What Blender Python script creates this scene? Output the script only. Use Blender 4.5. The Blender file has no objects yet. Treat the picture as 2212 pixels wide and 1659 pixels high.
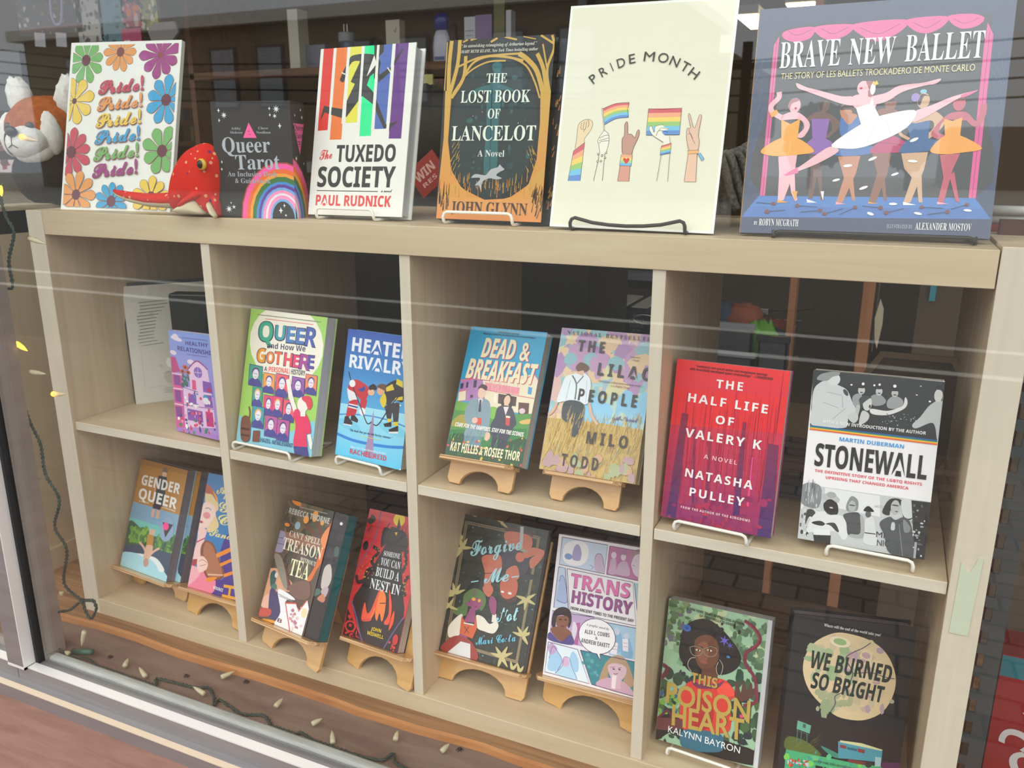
import bpy, bmesh, math, random
from mathutils import Matrix, Vector
from mathutils.geometry import tessellate_polygon

SC = bpy.context.scene
COL = SC.collection
R = math.radians
LIFT = 1.3            # the unit's top stands 1.3 m above the pavement

# ------------------------------------------------------------------ camera
CAMR = ((0.91104, 0.41232, 0.00123), (0.11139, -0.24326, -0.96354), (-0.39699, 0.87796, -0.26755))
CAMP = Vector((0.24919, -0.94691, 0.09056))
FPX = 1788.4
cam = bpy.data.cameras.new('camera'); camo = bpy.data.objects.new('camera', cam); COL.objects.link(camo)
cam.sensor_width = 36; cam.lens = FPX / 2212 * 36; cam.clip_start = .02; cam.clip_end = 300
X_, Y_, Z_ = (Vector(r).normalized() for r in CAMR)
camo.matrix_world = Matrix(((X_.x, -Y_.x, -Z_.x, CAMP.x), (X_.y, -Y_.y, -Z_.y, CAMP.y), (X_.z, -Y_.z, -Z_.z, CAMP.z + LIFT), (0, 0, 0, 1)))
cam.dof.use_dof = True; cam.dof.focus_distance = 1.02; cam.dof.aperture_fstop = 11
SC.camera = camo

# ------------------------------------------------------------------ sky, lights, exposure
W = bpy.data.worlds.new('overcast_sky'); SC.world = W; W.use_nodes = True
nt = W.node_tree; bg = nt.nodes['Background']; bg.inputs[1].default_value = 1.0
tc = nt.nodes.new('ShaderNodeTexCoord'); sx = nt.nodes.new('ShaderNodeSeparateXYZ'); cr = nt.nodes.new('ShaderNodeValToRGB')
nt.links.new(tc.outputs['Generated'], sx.inputs[0]); nt.links.new(sx.outputs['Z'], cr.inputs[0]); nt.links.new(cr.outputs[0], bg.inputs[0])
cr.color_ramp.elements[0].position = 0.0; cr.color_ramp.elements[0].color = (.62, .66, .72, 1)
cr.color_ramp.elements[1].position = .75; cr.color_ramp.elements[1].color = (1.65, 1.62, 1.56, 1)
SC.view_settings.view_transform = 'Standard'; SC.view_settings.look = 'None'
SC.view_settings.exposure = 0.98; SC.view_settings.gamma = 1; SC.view_settings.use_curve_mapping = False
SC.cycles.max_bounces = 10; SC.cycles.diffuse_bounces = 4; SC.cycles.glossy_bounces = 4; SC.cycles.transparent_max_bounces = 16
SC.cycles.caustics_reflective = False; SC.cycles.caustics_refractive = False
SC.cycles.sample_clamp_indirect = 4

# ------------------------------------------------------------------ helpers
def lin(h):
    if not isinstance(h, str): return tuple(h)
    v = [int(h[i:i + 2], 16) / 255 for i in (0, 2, 4)]
    return tuple(c / 12.92 if c <= .04045 else ((c + .055) / 1.055) ** 2.4 for c in v)
def at(u, v, y):
    """the point of the plane at depth y seen at pixel (u, v) of the frame"""
    d = X_ * ((u - 1106) / FPX) + Y_ * ((v - 829.5) / FPX) + Z_
    return CAMP + d * ((y - CAMP.y) / d.y)
def atz(u, v, z):
    d = X_ * ((u - 1106) / FPX) + Y_ * ((v - 829.5) / FPX) + Z_
    return CAMP + d * ((z - CAMP.z) / d.z)
_m = {}
def mat(name, col, rough=.5, spec=.5, metal=0, emit=0, alpha=1, coat=0, noise=None):
    if name in _m: return _m[name]
    m = bpy.data.materials.new(name); m.use_nodes = True; n = m.node_tree; b = n.nodes['Principled BSDF']
    c = lin(col); b.inputs['Base Color'].default_value = (*c, 1); b.inputs['Roughness'].default_value = rough
    b.inputs['Specular IOR Level'].default_value = spec; b.inputs['Metallic'].default_value = metal
    b.inputs['Coat Weight'].default_value = coat; b.inputs['Coat Roughness'].default_value = .08
    if emit: b.inputs['Emission Color'].default_value = (*c, 1); b.inputs['Emission Strength'].default_value = emit
    if alpha < 1: b.inputs['Alpha'].default_value = alpha
    if noise:                      # (scale xyz, second colour, contrast lo, hi, bump)
        s, c2, lo, hi, bump = noise
        t = n.nodes.new('ShaderNodeTexCoord'); mp = n.nodes.new('ShaderNodeMapping'); mp.inputs['Scale'].default_value = s
        nz = n.nodes.new('ShaderNodeTexNoise'); nz.inputs['Scale'].default_value = 1; nz.inputs['Detail'].default_value = 6; nz.inputs['Distortion'].default_value = .6
        rp = n.nodes.new('ShaderNodeValToRGB'); e = rp.color_ramp.elements
        e[0].position = lo; e[0].color = (*c, 1); e[1].position = hi; e[1].color = (*lin(c2), 1)
        n.links.new(t.outputs['Object'], mp.inputs[0]); n.links.new(mp.outputs[0], nz.inputs[0]); n.links.new(nz.outputs['Fac'], rp.inputs[0]); n.links.new(rp.outputs[0], b.inputs['Base Color'])
        if bump:
            bp = n.nodes.new('ShaderNodeBump'); bp.inputs['Strength'].default_value = bump; bp.inputs['Distance'].default_value = .002
            n.links.new(nz.outputs['Fac'], bp.inputs['Height']); n.links.new(bp.outputs[0], b.inputs['Normal'])
    _m[name] = m; return m
def ink(name, rough, coat=0, spec=.5):
    """printed paper: the colours of the print are stored with the printed shapes"""
    m = mat(name, 'ffffff', rough, spec, coat=coat); n = m.node_tree
    if 'ink' not in [x.name for x in n.nodes]:
        a = n.nodes.new('ShaderNodeVertexColor'); a.name = 'ink'; a.layer_name = 'ink'
        n.links.new(a.outputs['Color'], n.nodes['Principled BSDF'].inputs['Base Color'])
    return m
def glass_mat():
    m = bpy.data.materials.new('shop_window_glass'); m.use_nodes = True; n = m.node_tree; n.nodes.clear()
    o = n.nodes.new('ShaderNodeOutputMaterial'); mx = n.nodes.new('ShaderNodeMixShader'); tr = n.nodes.new('ShaderNodeBsdfTransparent'); gl = n.nodes.new('ShaderNodeBsdfGlossy')
    tr.inputs[0].default_value = (.985, .995, .985, 1); gl.inputs[0].default_value = (1, 1, 1, 1); gl.inputs['Roughness'].default_value = 0
    lw = n.nodes.new('ShaderNodeLayerWeight'); lw.inputs[0].default_value = .5
    p = n.nodes.new('ShaderNodeMath'); p.operation = 'POWER'; p.inputs[1].default_value = 5
    q = n.nodes.new('ShaderNodeMath'); q.operation = 'MULTIPLY_ADD'; q.inputs[1].default_value = .955; q.inputs[2].default_value = .045
    n.links.new(lw.outputs['Facing'], p.inputs[0]); n.links.new(p.outputs[0], q.inputs[0]); n.links.new(q.outputs[0], mx.inputs[0])
    n.links.new(tr.outputs[0], mx.inputs[1]); n.links.new(gl.outputs[0], mx.inputs[2]); n.links.new(mx.outputs[0], o.inputs[0])
    return m

class MB:
    def __init__(s): s.v = []; s.f = []; s.mi = []; s.c = None
    def add(s, vs, fs, m=0):
        o = len(s.v); s.v += [tuple(p) for p in vs]; s.f += [[i + o for i in f] for f in fs]; s.mi += [m] * len(fs); return s
    def box(s, x0, x1, y0, y1, z0, z1, m=0):
        return s.add([(x, y, z) for z in (z0, z1) for y in (y0, y1) for x in (x0, x1)],
                     [(0, 2, 3, 1), (4, 5, 7, 6), (0, 1, 5, 4), (2, 6, 7, 3), (0, 4, 6, 2), (1, 3, 7, 5)], m)
    def prism(s, poly, fn0, fn1, m=0):
        n = len(poly); return s.add([fn0(*p) for p in poly] + [fn1(*p) for p in poly],
            [tuple(range(n))[::-1], tuple(range(n, 2 * n))] + [(i, (i + 1) % n, (i + 1) % n + n, i + n) for i in range(n)], m)
    def tube(s, pts, r, n=8, m=0, close=False):
        pts = [Vector(p) for p in pts]; rr = r if isinstance(r, (list, tuple)) else [r] * len(pts); vs = []; fs = []; up = None
        for i, p in enumerate(pts):
            t = (pts[(i + 1) % len(pts)] - pts[i - 1]) if close else (pts[min(i + 1, len(pts) - 1)] - pts[max(i - 1, 0)])
            t.normalize()
            if up is None: up = Vector((0, 0, 1)) if abs(t.z) < .9 else Vector((1, 0, 0))
            a = t.cross(up).normalized(); b = a.cross(t); up = b
            vs += [p + (a * math.cos(k * 2 * math.pi / n) + b * math.sin(k * 2 * math.pi / n)) * rr[i] for k in range(n)]
        L = len(pts)
        for i in range(L if close else L - 1):
            for k in range(n):
                j = (i + 1) % L; fs.append((i * n + k, i * n + (k + 1) % n, j * n + (k + 1) % n, j * n + k))
        if not close: fs += [tuple(range(n))[::-1], tuple(range((L - 1) * n, L * n))]
        return s.add(vs, fs, m)
    def lathe(s, prof, c=(0, 0, 0), n=20, m=0, axis=None):
        vs = []; fs = []; c = Vector(c); M = Vector((0, 0, 1)).rotation_difference(Vector(axis)).to_matrix() if axis else Matrix.Identity(3)
        for r, z in prof: vs += [c + M @ Vector((r * math.cos(k * 2 * math.pi / n), r * math.sin(k * 2 * math.pi / n), z)) for k in range(n)]
        for i in range(len(prof) - 1):
            fs += [(i * n + k, i * n + (k + 1) % n, (i + 1) * n + (k + 1) % n, (i + 1) * n + k) for k in range(n)]
        fs += [tuple(range(n))[::-1], tuple(range((len(prof) - 1) * n, len(prof) * n))]
        return s.add(vs, fs, m)
    def ball(s, c, r, m=0, n=20, fn=None, rot=None):
        r = r if isinstance(r, (tuple, list)) else (r, r, r); k = n // 2; vs = []; fs = []; c = Vector(c)
        for i in range(1, k):
            for j in range(n):
                a = math.pi * i / k; b = 2 * math.pi * j / n; d = Vector((math.sin(a) * math.cos(b), math.sin(a) * math.sin(b), math.cos(a)))
                e = Vector((d.x * r[0], d.y * r[1], d.z * r[2]))
                if fn: e = fn(d, e)
                if rot: e = rot @ e
                vs.append(c + e)
        for i in range(k - 2):
            for j in range(n): fs.append((i * n + j, (i + 1) * n + j, (i + 1) * n + (j + 1) % n, i * n + (j + 1) % n))
        fs += [tuple(range(n)), tuple(range((k - 2) * n, (k - 1) * n))[::-1]]
        return s.add(vs, fs, m)
    def build(s, name, mats, parent=None, bevel=0, smooth=False, loc=None):
        me = bpy.data.meshes.new(name); vs = s.v
        if loc is not None: vs = [tuple(Vector(p) - Vector(loc)) for p in vs]
        me.from_pydata(vs, [], s.f); me.polygons.foreach_set('material_index', s.mi)
        for m in (mats if isinstance(mats, (list, tuple)) else [mats]): me.materials.append(m)
        if s.c:
            a = me.color_attributes.new('ink', 'FLOAT_COLOR', 'POINT'); a.data.foreach_set('color', [x for c in s.c for x in (*c, 1)])
        else:
            b = bmesh.new(); b.from_mesh(me); bmesh.ops.recalc_face_normals(b, faces=b.faces); b.to_mesh(me); b.free()
        if smooth:
            for p in me.polygons: p.use_smooth = True
        o = bpy.data.objects.new(name, me); COL.objects.link(o)
        if parent: o.parent = parent
        if loc is not None: o.location = loc
        if bevel:
            md = o.modifiers.new('bevel', 'BEVEL'); md.width = bevel; md.segments = 2; md.limit_method = 'ANGLE'
        if smooth == 2:
            md = o.modifiers.new('sub', 'SUBSURF'); md.levels = md.render_levels = 1
        return o
def tag(o, label, cat, group=None, kind=None):
    o['label'] = label; o['category'] = cat
    if group: o['group'] = group
    if kind: o['kind'] = kind
    return o
def struct(o, label=None):
    o['kind'] = 'structure'
    if label: o['label'] = label
    return o
def empty(name, M):
    o = bpy.data.objects.new(name, None); o.empty_display_size = .05; COL.objects.link(o)
    o.matrix_world = M if isinstance(M, Matrix) else Matrix.Translation(M); return o
def sm(pts, per=6, close=False):
    """Catmull-Rom through the points"""
    P = [Vector(p) for p in pts]; n = len(P); out = []
    for i in range(n if close else n - 1):
        a, b, c, d = (P[(i + k) % n] if close else P[min(max(i + k, 0), n - 1)] for k in (-1, 0, 1, 2))
        for j in range(per):
            t = j / per; out.append(.5 * ((2 * b) + (c - a) * t + (2 * a - 5 * b + 4 * c - d) * t * t + (3 * b - a - 3 * c + d) * t ** 3))
    if not close: out.append(P[-1])
    return out

# ------------------------------------------------------------------ printed artwork
MAPS = {'r': (0x1D400, 0x1D41A, 0x1D7CE), 'e': (0x1D468, 0x1D482, 0), 'c': (0x1D4D0, 0x1D4EA, 0), 'b': (0x1D5D4, 0x1D5EE, 0x1D7EC), 'i': (0x1D63C, 0x1D656, 0), 'm': (0x1D670, 0x1D68A, 0x1D7F6)}
STY = {'B': ('b', .012, 1), 'I': ('i', .014, 1), 'Q': ('b', .004, 1.25), 'S': (None, .022, 1), 't': ('r', -.004, 1.05), 'c': ('c', .010, 1)}
_tx = {}; _cap = {}
def glyphs(st, s):
    if (st, s) in _tx: return _tx[(st, s)]
    mp, off, sp = STY.get(st, (st, 0, 1)); mp = MAPS.get(mp)
    def g(ch):
        if mp:
            if 'A' <= ch <= 'Z': return chr(mp[0] + ord(ch) - 65)
            if 'a' <= ch <= 'z': return chr(mp[1] + ord(ch) - 97)
            if ch.isdigit() and mp[2]: return chr(mp[2] + ord(ch) - 48)
        return ch
    c = bpy.data.curves.new('t', 'FONT'); c.body = ''.join(map(g, s)); c.resolution_u = 3; c.offset = off; c.space_character = sp; c.fill_mode = 'FRONT'
    o = bpy.data.objects.new('t', c); me = bpy.data.meshes.new_from_object(o)
    vs = [(v.co.x, v.co.y) for v in me.vertices]; fs = [tuple(p.vertices) for p in me.polygons if len(p.vertices) > 2 and p.normal.z >= -.5]
    bpy.data.objects.remove(o); bpy.data.curves.remove(c); bpy.data.meshes.remove(me)
    xs = [v[0] for v in vs] or [0, 1]; r = (vs, fs, min(xs), max(xs)); _tx[(st, s)] = r; return r
def cap(st):
    if st not in _cap: _cap[st] = max(v[1] for v in glyphs(st, 'H')[0])
    return _cap[st]
def clip(poly, x0, y0, x1, y1):
    for ax, lim, sg in ((0, x0, 1), (0, x1, -1), (1, y0, 1), (1, y1, -1)):
        out = []
        for i, p in enumerate(poly):
            q = poly[i - 1]; a = (p[ax] - lim) * sg >= 0; b = (q[ax] - lim) * sg >= 0
            if a != b:
                t = (lim - q[ax]) / (p[ax] - q[ax]); out.append(tuple(q[k] + (p[k] - q[k]) * t for k in range(len(p))))
            if a: out.append(p)
        poly = out
        if len(poly) < 3: return []
    return poly
def draw(mb, ops, Wd, Hd, y0=0.0):
    """add printed shapes (units of 0.1 mm) to mb on the plane y = y0, facing -y; mb.c takes their colours"""
    st = [0.0]; mg = [0.0]; dy = 1.1e-5
    def put(poly, col, c2=None, d=None):
        pl = clip([tuple(p) for p in poly], mg[0], mg[0], Wd - mg[0], Hd - mg[0])
        if not pl: return
        st[0] += d or dy; y = y0 - st[0]
        ys = [p[1] for p in poly]; a, b = max(ys), min(ys)
        tri = tessellate_polygon([[Vector((p[0], p[1], 0)) for p in pl]])
        mb.add([(p[0] * 1e-4, y, p[1] * 1e-4) for p in pl], [t for t in tri if len(set(t)) == 3])
        for p in pl:
            t = (p[1] - b) / (a - b) if c2 and a > b else 1
            mb.c.append(tuple(col[k] * t + c2[k] * (1 - t) for k in range(3)) if c2 else col)
    def stroke(P, w, col):
        P = [Vector(p) for p in P]; n = []
        for i in range(len(P)):
            t = P[min(i + 1, len(P) - 1)] - P[max(i - 1, 0)]
            t = t.normalized() if t.length else Vector((1, 0)); n.append(Vector((-t.y, t.x)) * w / 2)
        for i in range(len(P) - 1):
            put([P[i] + n[i], P[i + 1] + n[i + 1], P[i + 1] - n[i + 1], P[i] - n[i]], col, d=1e-7)
        st[0] += dy
    def pairs(t): f = list(map(float, t)); return [(f[i], f[i + 1]) for i in range(0, len(f) - 1, 2)]
    def ell(cx, cy, rx, ry, rot, k=22):
        c, s = math.cos(R(rot)), math.sin(R(rot)); return [(cx + rx * math.cos(a) * c - ry * math.sin(a) * s, cy + rx * math.cos(a) * s + ry * math.sin(a) * c) for a in (2 * math.pi * i / k for i in range(k))]
    for op in ops:
        t = op.split(); k = t[0]
        if k == 'C': mg[0] = float(t[1]) * 10
        elif k in 'BU': put([(0, 0), (Wd, 0), (Wd, Hd), (0, Hd)], lin(t[1]))
        elif k == 'P': put(pairs(t[2:]), lin(t[1]))
        elif k == 'V': put(pairs(t[3:]), lin(t[1]), lin(t[2]))
        elif k == 'S': put([tuple(p) for p in sm(pairs(t[2:]), 4, True)], lin(t[1]))
        elif k == 'L': stroke(pairs(t[3:]), float(t[2]), lin(t[1]))
        elif k == 'M': stroke(sm(pairs(t[3:]), 5), float(t[2]), lin(t[1]))
        elif k == 'E': f = list(map(float, t[2:])); put(ell(*f), lin(t[1]))
        elif k == 'X':
            x, y, r, n = map(float, t[2:6]); n = int(n)
            put([(x + (r if i % 2 == 0 else r * .32) * math.sin(math.pi * i / n) * (.7 if n == 4 and i % 4 == 2 else 1), y + (r if i % 2 == 0 else r * .32) * math.cos(math.pi * i / n)) for i in range(2 * n)], lin(t[1]))
        elif k == 'F':
            x, y, r, n, rot, cr_ = map(float, t[2:8]); n = int(n); rnd = random.Random(int(x + y))
            for i in range(n):
                a = R(rot) + 2 * math.pi * i / n; L = r * rnd.uniform(.86, 1.05); w = r * 2.15 / n * .82
                pt = lambda l, s: (x + math.cos(a) * l - math.sin(a) * s, y + math.sin(a) * l + math.cos(a) * s)
                for g, c in ((r * .018, '8a5a50'), (0, t[1])):
                    put([tuple(p) for p in sm([pt(cr_ * .5, 0), pt(L * .45, w * .6 + g), pt(L * .82, w + g), pt(L + g, 0), pt(L * .82, -w - g), pt(L * .45, -w * .6 - g)], 4, True)], lin(c))
            put(ell(x, y, cr_, cr_ * 1.05, 0), lin(t[8]))
        elif k in 'NW':
            rnd = random.Random(int(t[1])); n = int(t[2]); q = pairs(t[-9:-1]); cs = [lin(c) for c in t[-1].split(',')]
            for i in range(n):
                a, b = rnd.random(), rnd.random()
                x, y = (q[0][j] * (1 - a) * (1 - b) + q[1][j] * a * (1 - b) + q[2][j] * a * b + q[3][j] * (1 - a) * b for j in (0, 1)); c = rnd.choice(cs)
                if k == 'N':
                    r0, r1 = float(t[3]), float(t[4]); rr = rnd.uniform(r0, r1); ph = rnd.uniform(0, 6); e = rnd.uniform(.6, 1.4)
                    put([(x + rr * e * math.cos(s * .7854 + ph) * rnd.uniform(.7, 1.1), y + rr / e * math.sin(s * .7854 + ph) * rnd.uniform(.7, 1.1)) for s in range(8)], c, d=2e-6)
                else:
                    L, w, an = float(t[3]) * rnd.uniform(.5, 1.2), float(t[4]), R(float(t[5]) + rnd.uniform(-8, 8) * (1 if abs(float(t[5])) > 0 else .12))
                    dx, dz = math.sin(an) * L, math.cos(an) * L
                    put([(x - w / 2, y), (x + w / 2, y), (x + dx + w * .2, y + dz), (x + dx - w * .2, y + dz)], c, d=2e-6)
        elif k == 'T':
            h, x0, z0, x1, z1 = map(float, t[3:8]); s = op.split(None, 8)[8]; vs, fs, xa, xb = glyphs(t[2], s)
            d = Vector((x1 - x0, z1 - z0)); sx_ = d.length / (xb - xa); d.normalize(); sy = h / cap(t[2]); n = Vector((-d.y, d.x)); st[0] += dy; y = y0 - st[0]
            if t[2] in 'iI': pass
            P = [Vector((x0, z0)) + d * ((p[0] - xa) * sx_) + n * (p[1] * sy) for p in vs]
            ok = [0 <= p.x <= Wd and 0 <= p.y <= Hd for p in P]
            mb.add([(p.x * 1e-4, y, p.y * 1e-4) for p in P], [f for f in fs if all(ok[i] for i in f)]); mb.c += [lin(t[1])] * len(P)
def printed(name, ops, Wm, Hm, D, mtl, parent=None, base='ffffff', y=0.0):
    """a flat printed board: its body, and the print on its front"""
    m = MB(); m.c = []; m.box(0, Wm, y, y + D, 0, Hm); m.c += [lin(base)] * 8
    draw(m, ops, Wm * 1e4, Hm * 1e4, y); return m.build(name, mtl, parent)

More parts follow.
